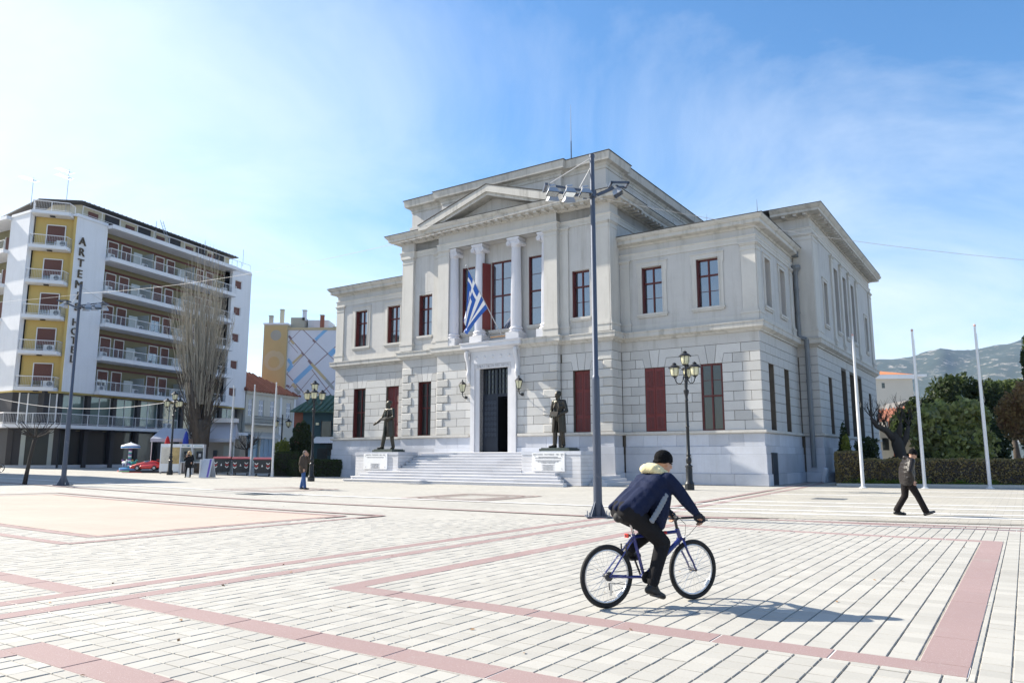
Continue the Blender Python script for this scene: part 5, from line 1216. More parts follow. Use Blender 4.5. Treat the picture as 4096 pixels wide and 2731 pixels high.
def lamp_post(loc, lab, H=6.5, rz=0, shares=None):
    r = empty('lamp_post', loc, rz, lab, 'lamp post', LAMPG)
    MB().lathe([(.235,0),(.235,.24),(.20,.25)], 8).build('foot', 'lamp_iron', r)
    s = MB(); s.lathe([(.21,.24),(.225,.28),(.20,.33),(.155,.42),(.15,.95),(.145,1.02),(.175,1.06),(.175,1.10),(.12,1.14),(.085,1.20),(.12,1.26),(.135,1.36),(.12,1.46),(.085,1.54),(.11,1.58),(.11,1.62),(.082,1.66),(.075,2.9),(.095,2.95),(.075,3.0),(.066,4.15),(.085,4.2),(.066,4.25),(.066,4.38),(.13,4.62),(.13,4.66),(.07,4.72),(.065,4.78),(.08,4.9),(.07,5.05),(.045,5.15),(.045,5.3),(.06,5.33),(.045,5.36),(.04,5.86)], 16)
    s.build('shaft', 'lamp_iron', r, smooth=35)
    for k in range(3):
        an = R(180+120*k); ca, sa = math.cos(an), math.sin(an); P = lambda d, z: (ca*d, sa*d, z)
        a = MB(); a.tube([P(.05,5.45),P(.12,5.30),P(.16,5.12),P(.26,4.99),P(.40,4.99),P(.50,5.08),P(.55,5.25)], .022, 6); a.tube([P(.05,5.05),P(.10,5.20),P(.07,5.35)], .014, 5); a.build('arm', 'lamp_iron', r, smooth=True)
        lantern(r, P(.55,5.27), .98, an)
    lantern(r, (0,0,5.84), 1.0)
    r.scale = (H/6.56,)*3
    return r
lp = lamp_post((8.34,35.75,0), 'four-lantern lamp post standing before the right wing of the courthouse', 6.56, R(8))
def lamp_copy(loc, lab, H, rz): o = copy_tree(lp, None, loc, rz, lab); o.scale = (H/6.56,)*3; return o
lamp_copy((-12.39,46.89,gz(-12.39)), 'four-lantern lamp post behind the man on the phone', 6.2, R(-18))
lamp_copy((-24.86,55.16,gz(-24.86)), 'four-lantern lamp post in front of the phone booths', 6.05, R(40))
tw = empty('twin_lamp_post', (-18.94,62,.2), R(8), 'two-lantern dark lamp post in front of the old white house', 'lamp post')
MB().lathe([(.13,0),(.13,.3),(.07,.4),(.055,3.9),(.08,4.0),(.05,4.1),(.05,4.8)], 10).build('shaft', 'lamp_iron', tw)
for s in (-1,1): MB().tube([(0,0,4.4),(s*.25,0,4.38),(s*.45,0,4.5),(s*.5,0,4.7)], .025, 5).build('arm', 'lamp_iron', tw); lantern(tw, (s*.5,0,3.75), .95)
# ------------------------------------------------------------------ floodlight masts
def floodlight(parent, loc, rz, tilt=35):
    m = MB(); M = Matrix.Rotation(rz,3,'Z') @ Matrix.Rotation(R(tilt),3,'X')
    def A(p): return tuple(M @ Vector(p))
    pr = [(-.16,-.14,0),(.16,-.14,0),(.16,.14,0),(-.16,.14,0),(-.10,-.08,.16),(.10,-.08,.16),(.10,.09,.16),(-.10,.09,.16)]
    m.add([A(p) for p in pr], [(0,1,5,4),(1,2,6,5),(2,3,7,6),(3,0,4,7),(4,5,6,7)]); m.cyl(A((-.08,0,.2)),A((.08,0,.24)),.07,n=8)
    o = m.build('floodlight', 'galvanised', parent, loc)
    g_ = MB(); g_.add([A((-.135,-.115,-.004)),A((.135,-.115,-.004)),A((.135,.115,-.004)),A((-.135,.115,-.004))], [(0,3,2,1)]); g_.build('lens', 'pane', o)
    return o
def mast(loc, lab, arm_rz, mirror=1):
    r = empty('floodlight_mast', loc, 0, lab, 'light mast', 'floodlight masts of the square')
    m = MB(); m.lathe([(.115,.03),(.105,1.5),(.10,3.50),(.10,3.55),(.085,3.6),(.074,3.62),(.062,9.6),(.075,9.61),(.075,9.69)], 20); m.build('shaft', 'mast_paint', r, smooth=40)
    b = MB(); b.box(-.31,.31,-.31,.31,0,.035)
    for k in range(4):
        an = R(45+90*k); ca, sa = math.cos(an), math.sin(an); b.add([(ca*.1,sa*.1,.035),(ca*.28,sa*.28,.035),(ca*.1,sa*.1,.42),(ca*.1-sa*.01,sa*.1+ca*.01,.035),(ca*.28-sa*.01,sa*.28+ca*.01,.035),(ca*.1-sa*.01,sa*.1+ca*.01,.42)], [(0,1,2),(3,5,4),(1,4,5,2)])
    b.build('base_plate', 'mast_paint', r)
    for sx in (-1,1):
        for sy in (-1,1): MB().cyl((sx*.25,sy*.25,.03),(sx*.25,sy*.25,.14),.018,n=6).build('anchor_bolt', 'galvanised', r)
    A = empty('cross_arm', (0,0,8.55), arm_rz, parent=r)
    f = MB(); 
    for y in (-.12,.30): f.obox((-.68,y,.12),(1.08,.055,.055), ry=R(8))
    f.obox((-.16,.08,.02),(.10,.50,.08)); f.obox((-1.28,.10,.2),(.08,.60,.06)); f.cyl((0,0,-.08),(0,0,.1),.11,n=12); f.obox((.40,0,.12),(.6,.08,.08), ry=R(-25))
    for p,q in (((.5,-.18),(.95,-.18)),((.5,.18),(.95,.18)),((.5,-.18),(.5,.18)),((.95,-.18),(.95,.18))): f.obox(((p[0]+q[0])/2,(p[1]+q[1])/2,.30),(abs(p[0]-q[0])+.06,abs(p[1]-q[1])+.06,.05))
    f.build('frame', 'mast_paint', A)
    for x, y, t in ((-1.12,-.22,-12),(-1.05,.34,14),(-.66,-.25,-10),(-.60,.36,16),(-.24,-.26,-12)): floodlight(A, (x,y,-.12+.03*abs(x)), R(10), t)
    floodlight(A, (.72,0,.02), R(70), -30)
    s = MB(); s.cyl((-.03,0,9.6),(-1.15*math.cos(arm_rz)*1.0,-1.15*math.sin(arm_rz),8.85),.012,n=4); s.cyl((-.03,0,9.35),(-.35,0,8.75),.012,n=4); s.build('stay', 'cable', r)
    return r
mast((2.19,19.49,0), 'tall blue-grey floodlight mast standing before the courthouse, behind the cyclist', R(4))
mast((-21.2,35.94,gz(-21.2)), 'tall blue-grey floodlight mast at the left, in the shaded paving', R(186))
# overhead cables
def cable(name, pts, sag, lab, r=.011):
    m = MB()
    for p, q in zip(pts, pts[1:]):
        p, q = Vector(p), Vector(q); n = 16; m.tube([tuple(p.lerp(q,i/n) - Vector((0,0,sag*4*(i/n)*(1-i/n)))) for i in range(n+1)], r, 4)
    return m.build(name, 'cable', None, label=lab, cat='cable')
cable('overhead_cable', [(2.12,19.5,8.6),(-21.2,35.94,9.45)], .55, 'slack cable slung between the two floodlight masts', .007)
cable('overhead_cable', [(2.2,19.5,8.5),(30,26.5,8.35)], .75, 'slack cable running right from the tall mast past the roof', .007)
cable('overhead_cable', [(-21.2,35.94,9.4),(-40,37.0,8.9)], .35, 'slack cable running left out of view from the left mast', .007)
cable('overhead_cable', [(-24.9,55.2,5.6),(-44,60,6.9)], 1.0, 'sagging cable from the left lamp post towards the hotel', .02)
# ------------------------------------------------------------------ flagpoles
def flagpole(x, y, h, lab, group, r0=.055, mt='pole_white', red=False):
    r = empty('flagpole', (x,y,gz(x)), R(15), lab, 'flagpole', group)
    m = MB(); m.lathe([(r0,0),(r0*.95,h*.5),(r0*.55,h-.06)], 12); m.build('shaft', mt, r, smooth=40)
    MB().ell((0,0,h),(r0*.75,r0*.75,r0*.9),10,6).build('finial', 'pole_red' if red else mt, r)
    MB().lathe([(r0*2.2,0),(r0*2.2,.03),(r0*1.3,.05),(r0*1.2,.10)], 10).build('foot', mt, r)
    a = MB(); a.tube([(r0*1.1,0,h*.95),(r0*1.35,.01,h*.75),(r0*1.6,.0,h*.56)], .008, 4); a.tube([(r0*1.5,0,h*.57),(r0*2.3,0,h*.54),(r0*1.9,0,h*.52),(r0*1.1,0,h*.55)], .009, 4); a.build('halyard', 'rope', r)
    return r
GRP1 = 'white flagpoles before the garden hedge'
flagpole(17.46,37.86,7.7,'white flagpole nearest the courthouse, before the garden hedge',GRP1,.085,'pole_white',True)
flagpole(20.26,37.37,7.85,'middle one of the three white flagpoles before the garden hedge',GRP1,.085,'pole_white',True)
flagpole(23.25,37.04,8.05,'white flagpole farthest from the courthouse, before the garden hedge',GRP1,.085,'pole_white',True)
GRP2 = 'grey flagpoles by the waste bins'
flagpole(-21.5,57.7,6.7,'grey flagpole nearest the hotel, behind the waste bins',GRP2,.075); flagpole(-19.4,56.3,6.7,'grey flagpole rising between the waste bins',GRP2,.075); flagpole(-17.13,54.24,6.7,'grey flagpole at the left end of the plaza hedge',GRP2,.075)
# ------------------------------------------------------------------ waste containers
mat('bin_grey', (.030,.034,.040), .5, .12, 3, .08, 30); mat('bin_lid', (.17,.025,.035), .5, .15, 3); mat('red_paint', (.50,.03,.03), .5); mat('bin_white', (.70,.70,.70), .5)
def wbin(x, y, rz, lab):
    r = empty('waste_container', (x,y,gz(x)), rz, lab, 'waste bin', 'waste containers in a row')
    b = MB(); b.add([(-.52,-.62,.22),(.52,-.62,.22),(.52,.62,.22),(-.52,.62,.22),(-.60,-.70,1.18),(.60,-.70,1.18),(.60,.70,1.18),(-.60,.70,1.18)], [(0,3,2,1),(0,1,5,4),(1,2,6,5),(2,3,7,6),(3,0,4,7),(4,5,6,7)]); b.box(-.64,.64,-.74,.74,1.12,1.2)
    for k in range(3): b.box(-.5+.45*k,-.4+.45*k,-.70,-.60,.3,1.1)
    b.build('body', 'bin_grey', r)
    l = MB(); l.tube([(-.62,-.72+.16*i,1.2+.14*math.sin(math.pi*i/9)) for i in range(10)], .03, 4); l.add([(sx*.64,-.74+.148*i,1.2+.16*math.sin(math.pi*i/10)) for i in range(11) for sx in (-1,1)], [(2*i,2*i+1,2*i+3,2*i+2) for i in range(10)]); l.box(-.66,.66,-.76,-.68,1.18,1.24); l.build('lid', 'bin_lid', r)
    for sx in (-1,1):
        for sy in (-1,1): MB().cyl((sx*.45-.03,sy*.5,.09),(sx*.45+.03,sy*.5,.09),.09,n=10).build('wheel', 'black_rubber', r)
        MB().cyl((sx*.64,-.25,1.02),(sx*.64,.25,1.02),.03,n=6).build('handle', 'galvanised', r)
    for sx in (-.40,.40):
        for k in range(3):
            z = .98-.15*k; c = MB(); c.add([(sx-.12,-.71,z),(sx,-.705,z-.10),(sx+.12,-.71,z),(sx+.12,-.705,z-.07),(sx,-.70,z-.17),(sx-.12,-.705,z-.07)], [(0,1,4,5),(1,2,3,4)]); c.build('chevron', 'bin_white' if k % 2 == 0 else 'red_paint', r)
    MB().prism([(-.06,.68),(.06,.68),(0,.86)],-.71,-.69).build('badge', 'bin_white', r)
    return r
wbin(-22.0,57.6,R(14),'dark waste container with red lid nearest the phone booths'); wbin(-20.3,56.9,R(14),'dark waste container with red lid, middle of the row'); wbin(-18.2,55.4,R(14),'dark waste container with red lid nearest the grey flagpole by the hedge')
# ------------------------------------------------------------------ phone booths, advert cases, kiosk
mat('booth_metal', (.60,.61,.63), .4, .06, 3); mat('poster_warm', (.50,.36,.16), .7, .55, 2.2, .2, 9, spots=.5, dirt=(.25,.06,.05)); mat('poster_pale', (.60,.55,.47), .7, .35, 2.2, .1, 9)
def booth(x, y, rz, lab):
    r = empty('phone_booth', (x,y,gz(x)), rz, lab, 'phone booth', 'open phone booths')
    for sx in (-.40,.40):
        MB().box(sx-.03,sx+.03,-.30,.30,.0 if sx > 0 else 0,2.25).build('side_post', 'booth_metal', r)
    MB().box(-.43,.43,-.32,.32,1.98,2.25).build('header', 'white_paint', r); MB().box(-.3,.3,-.335,-.32,2.05,2.18).build('header_sign', 'shop_blue', r)
    MB().box(-.40,.40,.24,.28,.9,2.0).build('back_panel', 'frosted', r); MB().box(-.40,.40,-.20,.3,.85,.92).build('shelf', 'booth_metal', r)
    p = MB().box(-.2,.2,.06,.24,1.12,1.72).build('telephone', 'iron', r); MB().box(-.17,-.09,-.02,.06,1.2,1.6).build('handset', 'phone_black', p); MB().box(-.03,.15,.04,.06,1.3,1.55).build('keypad', 'galvanised', p)
    return r
booth(-24.95,58.0,R(10),'open phone booth nearest the blue parasol'); booth(-24.05,58.1,R(10),'open phone booth nearest the poplar trunk')
def adcase(x, y, w, rz, mt, lab):
    r = empty('display_case', (x,y,gz(x)), rz, lab, 'display case', 'white display cases'); MB().box(-w/2,w/2,-.2,.2,.15,2.25).build('case', 'white_paint', r); MB().box(-w/2+.07,w/2-.07,-.215,-.2,.75,2.0).build('poster', mt, r)
    MB().box(-w/2+.05,w/2-.05,-.212,-.2,.18,.68).build('skirt', 'plaque_white', r)
    for s in (-1,1): MB().box(s*(w/2-.05)-.03,s*(w/2-.05)+.03,-.15,.15,0,.16).build('foot', 'galvanised', r)
adcase(-26.5,58.1,.86,R(10),'poster_pale','white display case with a pale poster, left of the lamp post'); adcase(-25.68,57.9,.74,R(10),'poster_warm','white display case with a warm coloured poster beside the lamp post')
mat('awning_grey', (.42,.44,.50), .8, .06, 2); mat('kiosk_wall', (.33,.31,.27), .85, .08, 1)
KI = empty('street_kiosk', (-26.2,63.2,.4), R(8), 'kiosk with broad grey awnings behind the poplar', 'kiosk')
MB().box(-1.6,3.3,0,2.6,-.3,2.9).build('wall', 'kiosk_wall', KI)
for x0,x1,y0,zt in ((-3.4,-.6,-1.5,3.5),(.7,3.2,-1.4,4.0)):
    m = MB(); m.add([(x0,y0,2.62),(x1,y0,2.62),(x1-.3,.2,zt),(x0+.3,.2,zt),(x0,y0,2.35),(x1,y0,2.35),(x0,.2,2.62),(x1,.2,2.62)], [(0,1,2,3),(4,5,1,0),(0,3,6),(1,7,2)]); m.build('awning', 'awning_grey', KI)
    for x in (x0+.1,x1-.1): MB().cyl((x,y0+.1,-.2),(x,y0+.1,2.5),.03,n=6).build('awning_post', 'white_paint', KI)
MB().box(.9,3.0,-.4,.5,4.0,4.35).build('roof_sign', 'white_paint', KI); MB().box(2.0,2.9,-.05,0,-.2,2.1).build('door', 'frosted', KI); MB().box(1.2,1.5,-.15,0,1.1,1.7).build('meter_box', 'iron', KI); MB().box(-1.4,.6,-.06,0,.9,2.2).build('hatch', 'pane_dark', KI)
mat('parasol_blue', (.015,.04,.30), .8, .1, 3); mat('parasol_red', (.42,.02,.025), .8, .1, 3)
def parasol(x, y, h, mt, lab):
    r = empty('closed_parasol', (x,y,gz(x)), 0, lab, 'parasol'); MB().cyl((0,0,0),(0,0,h),.025,n=6).build('pole', 'galvanised', r); MB().lathe([(.3,0),(.3,.06),(.06,.1)],10).build('base', 'iron', r)
    m = MB(); n = 16
    for i,(rr,z) in enumerate(((.20,h*.36),(.24,h*.45),(.20,h*.62),(.17,h*.80),(.10,h*.93),(.02,h*1.0))):
        for j in range(n): k = 1+.22*(j%2); an = 2*math.pi*j/n; m.v.append((rr*k*math.cos(an), rr*k*math.sin(an), z))
    for i in range(5):
        for j in range(n): m.f.append((i*n+j,i*n+(j+1)%n,(i+1)*n+(j+1)%n,(i+1)*n+j)); m.m.append(0)
    m.build('canopy', mt, r)
parasol(-25.95,60,3.3,'parasol_blue','closed blue parasol behind the phone booths'); parasol(-27.35,59.9,2.9,'parasol_red','closed red parasol behind the white display cases')
mat('sign_face', (.55,.57,.62), .6, .08, 4); mat('sign_violet', (.16,.10,.42), .6)
AF = empty('sandwich_board', (-20.2,50.4,gz(-20.2)), R(-8), 'white sandwich board standing right of the woman in black', 'sign')
for s in (-1,1):
    M = MB().obox((0,s*.22,.62),(.72,.03,1.28), rx=R(s*16)); M.build('panel', 'sign_face', AF)
MB().obox((.22,-.245,.62),(.12,.012,1.2), rx=R(-16)).build('stripe', 'sign_violet', AF); MB().obox((-.42,0,.6),(.10,.5,1.2)).build('side_flap', 'white_paint', AF)
BL = empty('white_bollard_sign', (-21.75,51.0,gz(-21.7)), 0, 'white litter post beside the woman in black', 'litter bin'); MB().lathe([(.17,0),(.16,1.0),(.20,1.02),(.20,1.12),(.05,1.2)],14).build('post', 'white_paint', BL); MB().box(-.08,.08,-.19,-.15,.7,.9).build('slot', 'iron', BL)
# ------------------------------------------------------------------ children's rides
mat('ride_blue', (.10,.30,.62), .4, .2, 5); mat('ride_red', (.55,.03,.02), .25, .15, 4, spec=.6, coat=.5); mat('ride_teal', (.05,.42,.36), .4); mat('ride_purple', (.22,.06,.30), .4); mat('ride_yellow', (.62,.42,.06), .4); mat('ride_green', (.03,.62,.30), .4)
CA = empty('carousel_ride', (-31.5,62.4,gz(-31.5)), R(20), 'small coin-operated carousel with striped pole and white canopy', 'carousel')
MB().lathe([(.75,0),(.75,.28),(.6,.32)],20).build('base', 'ride_blue', CA); MB().lathe([(.85,0),(.85,.10)],20).build('plinth', 'ride_red', CA); MB().box(-.6,1.2,-1.2,-1.05,0,.06).build('light_strip', 'ride_green', CA)
p = MB(); n = 10
for k in range(12):
    z0, z1 = .3+.125*k, .3+.125*(k+1); p.mi = k % 3; p.cyl((0,0,z0),(0,0,z1),.13,n=n)
p.build('pole', ['ride_teal','white_paint','ride_purple'], CA)
c = MB(); c.lathe([(.72,1.88),(.72,2.08),(.68,2.12),(.35,2.24),(.06,2.34),(.02,2.42)],20,caps=False); c.build('canopy', 'white_paint', CA); MB().lathe([(.725,1.92),(.725,2.04)],20,caps=False).build('canopy_band', 'ride_blue', CA)
for k in range(4):
    an = R(45+90*k); x, y = .48*math.cos(an), .48*math.sin(an); h = Blob(); d = Vector((-math.sin(an),math.cos(an),0)); c0 = Vector((x,y,.72))
    h.cap(c0-d*.16,c0+d*.16,.10,.11); h.cap(c0+d*.16,c0+d*.26+Vector((0,0,.22)),.07,.05); h.cap(c0+d*.26+Vector((0,0,.22)),c0+d*.38+Vector((0,0,.16)),.055,.04)
    for sx in (-1,1): h.cap(c0+d*.15*sx,c0+d*.2*sx+Vector((0,0,-.3)),.035,.025)
    h.done('pony', ('ride_yellow','ride_purple','white_paint','ride_teal')[k], CA, vox=.03, it=2)
RC = empty('ride_on_race_car', (-29.0,60.0,gz(-29)+.0), R(14), 'red ride-on racing car beside the small carousel', 'toy car')
MB().box(-1.05,1.15,-.42,.42,0,.16).build('stand', 'hotel_dark', RC)
b = Blob(); b.chain([(-1.05,0,.42),(-.6,0,.50),(0,0,.58),(.55,0,.62),(1.0,0,.60)],[.12,.22,.30,.32,.24]); 
for s in (-1,1): b.chain([(-.25,s*.30,.42),(.4,s*.36,.46),(1.0,s*.30,.50)],[.14,.18,.16])
b.done('body', 'ride_red', RC, vox=.04, it=3)
for x in (-.5,.72):
    for s in (-1,1): w = MB().cyl((x,s*.36,.36),(x,s*.50,.36),.19,n=16).build('wheel', 'black_rubber', RC); MB().cyl((x,s*.49,.36),(x,s*.515,.36),.10,n=10).build('rim', 'galvanised', w)
MB().box(.85,1.15,-.42,.42,.98,1.02).build('rear_wing', 'ride_red', RC); MB().box(.95,1.02,-.3,-.26,.8,1.0).box(.95,1.02,.26,.3,.8,1.0).build('wing_strut', 'hotel_dark', RC); MB().ell((.1,0,.82),(.3,.2,.12)).build('cockpit', 'pane', RC); MB().box(-1.5,-.1,-.75,-.66,.0,.05).build('light_strip', 'ride_red', RC)
SB = empty('menu_board', (-28.3,62.5,gz(-28.3)), R(18), 'dark menu board behind the red ride-on car', 'sign'); 
for s in (-1,1): MB().obox((0,s*.25,.9),(.9,.04,1.8), rx=R(s*13)).build('panel', 'brick_red', SB)
# ------------------------------------------------------------------ vegetation
def leaf_mat(name, c1, c2, rough=.45, spec=.5):
    m, nt, bs = new_mat(name); geo = nt.nodes.new('ShaderNodeNewGeometry')
    n = nnoise(nt, geo.outputs['Position'], 2.2, 3); r_ = nmath(nt, 'ADD', nmath(nt, 'MULTIPLY', geo.outputs['Random Per Island'], .65), nmath(nt, 'MULTIPLY', n, .45))
    nt.links.new(nmix(nt, nrange(nt, r_, .2, .85), (*c1,1), (*c2,1)), bs.inputs['Base Color']); bs.inputs['Roughness'].default_value = rough; bs.inputs['Specular IOR Level'].default_value = spec
    tr = nt.nodes.new('ShaderNodeBsdfTranslucent'); tr.inputs['Color'].default_value = (*[min(1,x*1.4) for x in c2], 1); mx = nt.nodes.new('ShaderNodeMixShader'); mx.inputs[0].default_value = .38
    nt.links.new(bs.outputs[0], mx.inputs[1]); nt.links.new(tr.outputs[0], mx.inputs[2]); nt.links.new(mx.outputs[0], nt.nodes['Material Output'].inputs[0])
leaf_mat('leaf_magnolia', (.022,.036,.010), (.36,.38,.12), .30, .7); leaf_mat('leaf_dark', (.014,.026,.010), (.045,.065,.02), .6, .3); leaf_mat('leaf_hedge', (.022,.020,.008), (.34,.26,.10), .35, .6)
leaf_mat('leaf_pine', (.03,.05,.016), (.09,.12,.035), .6, .3); leaf_mat('leaf_red', (.13,.05,.035), (.26,.19,.075), .5, .4); leaf_mat('leaf_light', (.07,.10,.015), (.20,.22,.03), .5, .4); leaf_mat('leaf_green_hedge', (.015,.028,.008), (.05,.075,.018), .5, .4)
leaf_mat('grass', (.05,.09,.012), (.16,.22,.03), .6, .3)
mat('bark', (.085,.070,.058), .95, .25, 3, .2, 25, bump=.9, bscale=14, bdist=.02); mat('bark_pale', (.30,.275,.225), .9, .25, 2.5, .2, 25, bump=.5, bscale=20, bdist=.01); mat('bark_dark', (.05,.042,.036), .95, .25, 3, bump=.7, bscale=20)
def leaves(name, pts, size, mt, parent, seed=0, aspect=1.7, up=.3, kind=None):
    """many small folded leaf faces at the given points"""
    rg = np.random.RandomState(seed); n = len(pts); P = np.asarray(pts, float)
    d = rg.normal(size=(n,3)); d[:,2] = d[:,2]*.6 + up; d /= np.linalg.norm(d,axis=1)[:,None]
    a = rg.normal(size=(n,3)); a -= (a*d).sum(1)[:,None]*d; a /= np.linalg.norm(a,axis=1)[:,None]; b = np.cross(d,a)
    s = size*rg.uniform(.6,1.3,size=n)[:,None]
    v = np.stack([P-a*s*aspect*.5, P+b*s*.42+d*s*.10, P+a*s*aspect*.5, P-b*s*.42+d*s*.10], 1).reshape(-1,3)
    me = bpy.data.meshes.new(name); me.vertices.add(4*n); me.vertices.foreach_set('co', v.ravel())
    me.loops.add(4*n); me.loops.foreach_set('vertex_index', np.arange(4*n, dtype=np.int32)); me.polygons.add(n); me.polygons.foreach_set('loop_start', np.arange(0,4*n,4,dtype=np.int32)); me.polygons.foreach_set('loop_total', np.full(n,4,dtype=np.int32))
    me.materials.append(MATS[mt]); me.update(); me.validate(); o = bpy.data.objects.new(name, me); COL.objects.link(o); o.parent = parent
    if kind: o['kind'] = kind
    return o
def clump_points(clumps, n, seed, shell=.55):
    """points spread through ellipsoid clumps, denser towards their surface"""
    rg = np.random.RandomState(seed); vol = np.array([c[3]*c[4]*c[5] for c in clumps])**(2/3); k = rg.multinomial(n, vol/vol.sum()); out = []
    for c, m in zip(clumps, k):
        d = rg.normal(size=(m,3)); d /= np.linalg.norm(d,axis=1)[:,None]; r = shell + (1-shell)*rg.uniform(size=m)**.7; r *= 1 + .16*np.sin(d[:,0]*7+c[0]*3)*np.cos(d[:,2]*6+c[1])
        out.append(np.array(c[:3]) + d*r[:,None]*np.array(c[3:6]))
    return np.concatenate(out)
def tree(name, loc, lab, cat, clumps, n, size, mt, trunk_h, r0, barkm='bark', seed=1, group=None, limbs_n=7, shell=.5):
    r = empty(name, loc, 0, lab, cat, group); rg = random.Random(seed); t = MB()
    lean = (rg.uniform(-.1,.1)*trunk_h, rg.uniform(-.1,.1)*trunk_h)
    t.tube([(0,0,-.1),(lean[0]*.3,lean[1]*.3,trunk_h*.5),(lean[0],lean[1],trunk_h)], [r0*1.25,r0*.9,r0*.7], 9)
    for i in range(min(limbs_n, len(clumps)*2)):
        c = clumps[i % len(clumps)]; e = Vector((c[0],c[1],c[2])) + Vector((rg.uniform(-.4,.4)*c[3],rg.uniform(-.4,.4)*c[4],rg.uniform(-.2,.4)*c[5])); s = Vector((lean[0],lean[1],trunk_h*rg.uniform(.75,1))); m = s.lerp(e,.5)+Vector((rg.uniform(-.2,.2),rg.uniform(-.2,.2),.25))
        t.tube([s,m,e], [r0*.55,r0*.32,r0*.10], 6)
    t.build('trunk', barkm, r, smooth=True)
    leaves('crown', clump_points(clumps, n, seed, shell), size, mt, r, seed)
    return r
def rclumps(seed, c, R3, n, k=.45):
    rg = random.Random(seed); out = []
    for i in range(n):
        while True:
            p = [rg.uniform(-1,1) for _ in range(3)]
            if sum(x*x for x in p) < 1: break
        f = rg.uniform(.7,1.25)*k; out.append((c[0]+p[0]*R3[0]*(1-k*.6), c[1]+p[1]*R3[1]*(1-k*.6), c[2]+p[2]*R3[2]*(1-k*.6), R3[0]*f, R3[1]*f, R3[2]*f))
    return out
# garden hedge on the right (clipped box): leafy skin over a dark twiggy core
def hedge(name, loc, rz, L, W, H, lab, mt, n, seed, size=.055):
    r = empty(name, loc, rz, lab, 'hedge'); MB().box(.06,L-.06,.06,W-.06,0,H-.07).build('twigs', 'bark_dark', r)
    rg = np.random.RandomState(seed); pts = []
    areas = {'f':L*H,'t':L*W,'l':W*H,'r':W*H,'b':L*H*.3}; tot = sum(areas.values())
    for k, a in areas.items():
        m = int(n*a/tot); u = rg.uniform(size=(m,2)); dep = np.abs(rg.normal(size=m))*.045 - .05
        wob = .05*np.sin(u[:,0]*L*2.1+1)*np.cos(u[:,1]*5) + .03*np.sin(u[:,0]*L*6.3)
        dep = dep + wob*.8
        if k == 'f': p = np.stack([u[:,0]*L, dep, u[:,1]*H],1)
        elif k == 'b': p = np.stack([u[:,0]*L, W-dep, u[:,1]*H],1)
        elif k == 't': p = np.stack([u[:,0]*L, u[:,1]*W, H-dep],1)
        elif k == 'l': p = np.stack([dep, u[:,0]*W, u[:,1]*H],1)
        else: p = np.stack([L-dep, u[:,0]*W, u[:,1]*H],1)
        pts.append(p)
    leaves('foliage', np.concatenate(pts), size, mt, r, seed, 1.5, .15); return r
HR = R(-17)
hedge('clipped_hedge', (18.75,40.75,0), HR, 22, 1.2, 1.36, 'long clipped hedge behind the three white flagpoles', 'leaf_hedge', 17000, 5, .085)
hedge('hedge_block', (17.72,41.1,0), HR, 1.03, 1.5, 1.78, 'tall end block of the garden hedge beside the courthouse', 'leaf_hedge', 2300, 6, .085)
kb = MB(); kb.box(-.2,24,-.35,-.12,0,.13); kb.build('garden_kerb', 'kerb', None, (17.65,40.95,0), HR, label='low stone kerb along the foot of the garden hedge', cat='kerb')
rg = np.random.RandomState(9); gp = []
for cx, w in ((.9,.55),(2.6,.7),(4.0,.35),(5.7,.3),(9.3,.3),(1.6,.3),(7.2,.2)):
    m = int(700*w); u = rg.normal(size=(m,2))*.5; gp.append(np.stack([cx+u[:,0]*w, -.02+np.abs(u[:,1])*.1-.06, .12+np.abs(rg.normal(size=m))*.10],1))
for i in range(3): gp.append(np.stack([rg.uniform(0,22,300), rg.uniform(-.12,.0,300), .13+rg.uniform(0,.06,300)],1))
gr = leaves('weeds', np.concatenate(gp), .06, 'grass', None, 4, 2.2, .8); gr.location = (17.72,40.95,0); gr.rotation_euler = (0,0,HR); tag(gr, 'bright green weeds along the foot of the hedge', 'weeds', None, 'stuff')
tree('magnolia_bush', (27.3,47.5,0), 'big glossy evergreen bush behind the middle flagpole', 'bush', rclumps(3,(0,0,3.3),(2.6,2.2,2.4),15,.42)+rclumps(4,(.2,0,1.7),(2.4,2,1.3),6,.45), 8500, .25, 'leaf_magnolia', 1.6, .16, seed=3)
tree('dark_evergreen', (43.5,72,0), 'broad dark evergreen tree rising behind the glossy bush', 'tree', rclumps(11,(0,0,5.4),(4.4,3.5,4.0),14,.42)+rclumps(13,(0,-1,2.6),(4.4,3,2.4),8,.5), 16000, .30, 'leaf_dark', 3, .35, seed=11)
tree('dark_evergreen', (38.6,71,0), 'dark rounded evergreen beside the pale apartment block', 'tree', rclumps(12,(0,0,5.2),(2.4,2.4,3.4),8,.45), 6000, .28, 'leaf_dark', 3, .3, seed=12)
tree('stone_pine', (49.5,74,0), 'lighter green stone pine at the far right behind the garden', 'tree', rclumps(14,(0,0,7.0),(4.6,3.5,2.3),14,.40), 12000, .26, 'leaf_pine', 5.2, .3, seed=14)
tree('dark_shrub', (32.5,52,0), 'dark shrub in the shade right of the glossy bush', 'bush', rclumps(15,(0,0,1.9),(2.4,1.6,1.9),9,.45), 6500, .17, 'leaf_dark', 1, .12, seed=15)
tree('dark_shrub', (21.6,45.3,0), 'dark low shrub behind the hedge beside the courthouse', 'bush', rclumps(16,(0,0,1.35),(1.9,1.2,1.35),8,.45), 5000, .13, 'leaf_dark', .8, .1, seed=16)
tree('dark_shrub', (24.9,46.2,0), 'dark low shrub under the twisted bare tree', 'bush', rclumps(26,(0,0,1.1),(1.7,1.0,1.05),7,.45), 4000, .13, 'leaf_dark', .6, .1, seed=26)
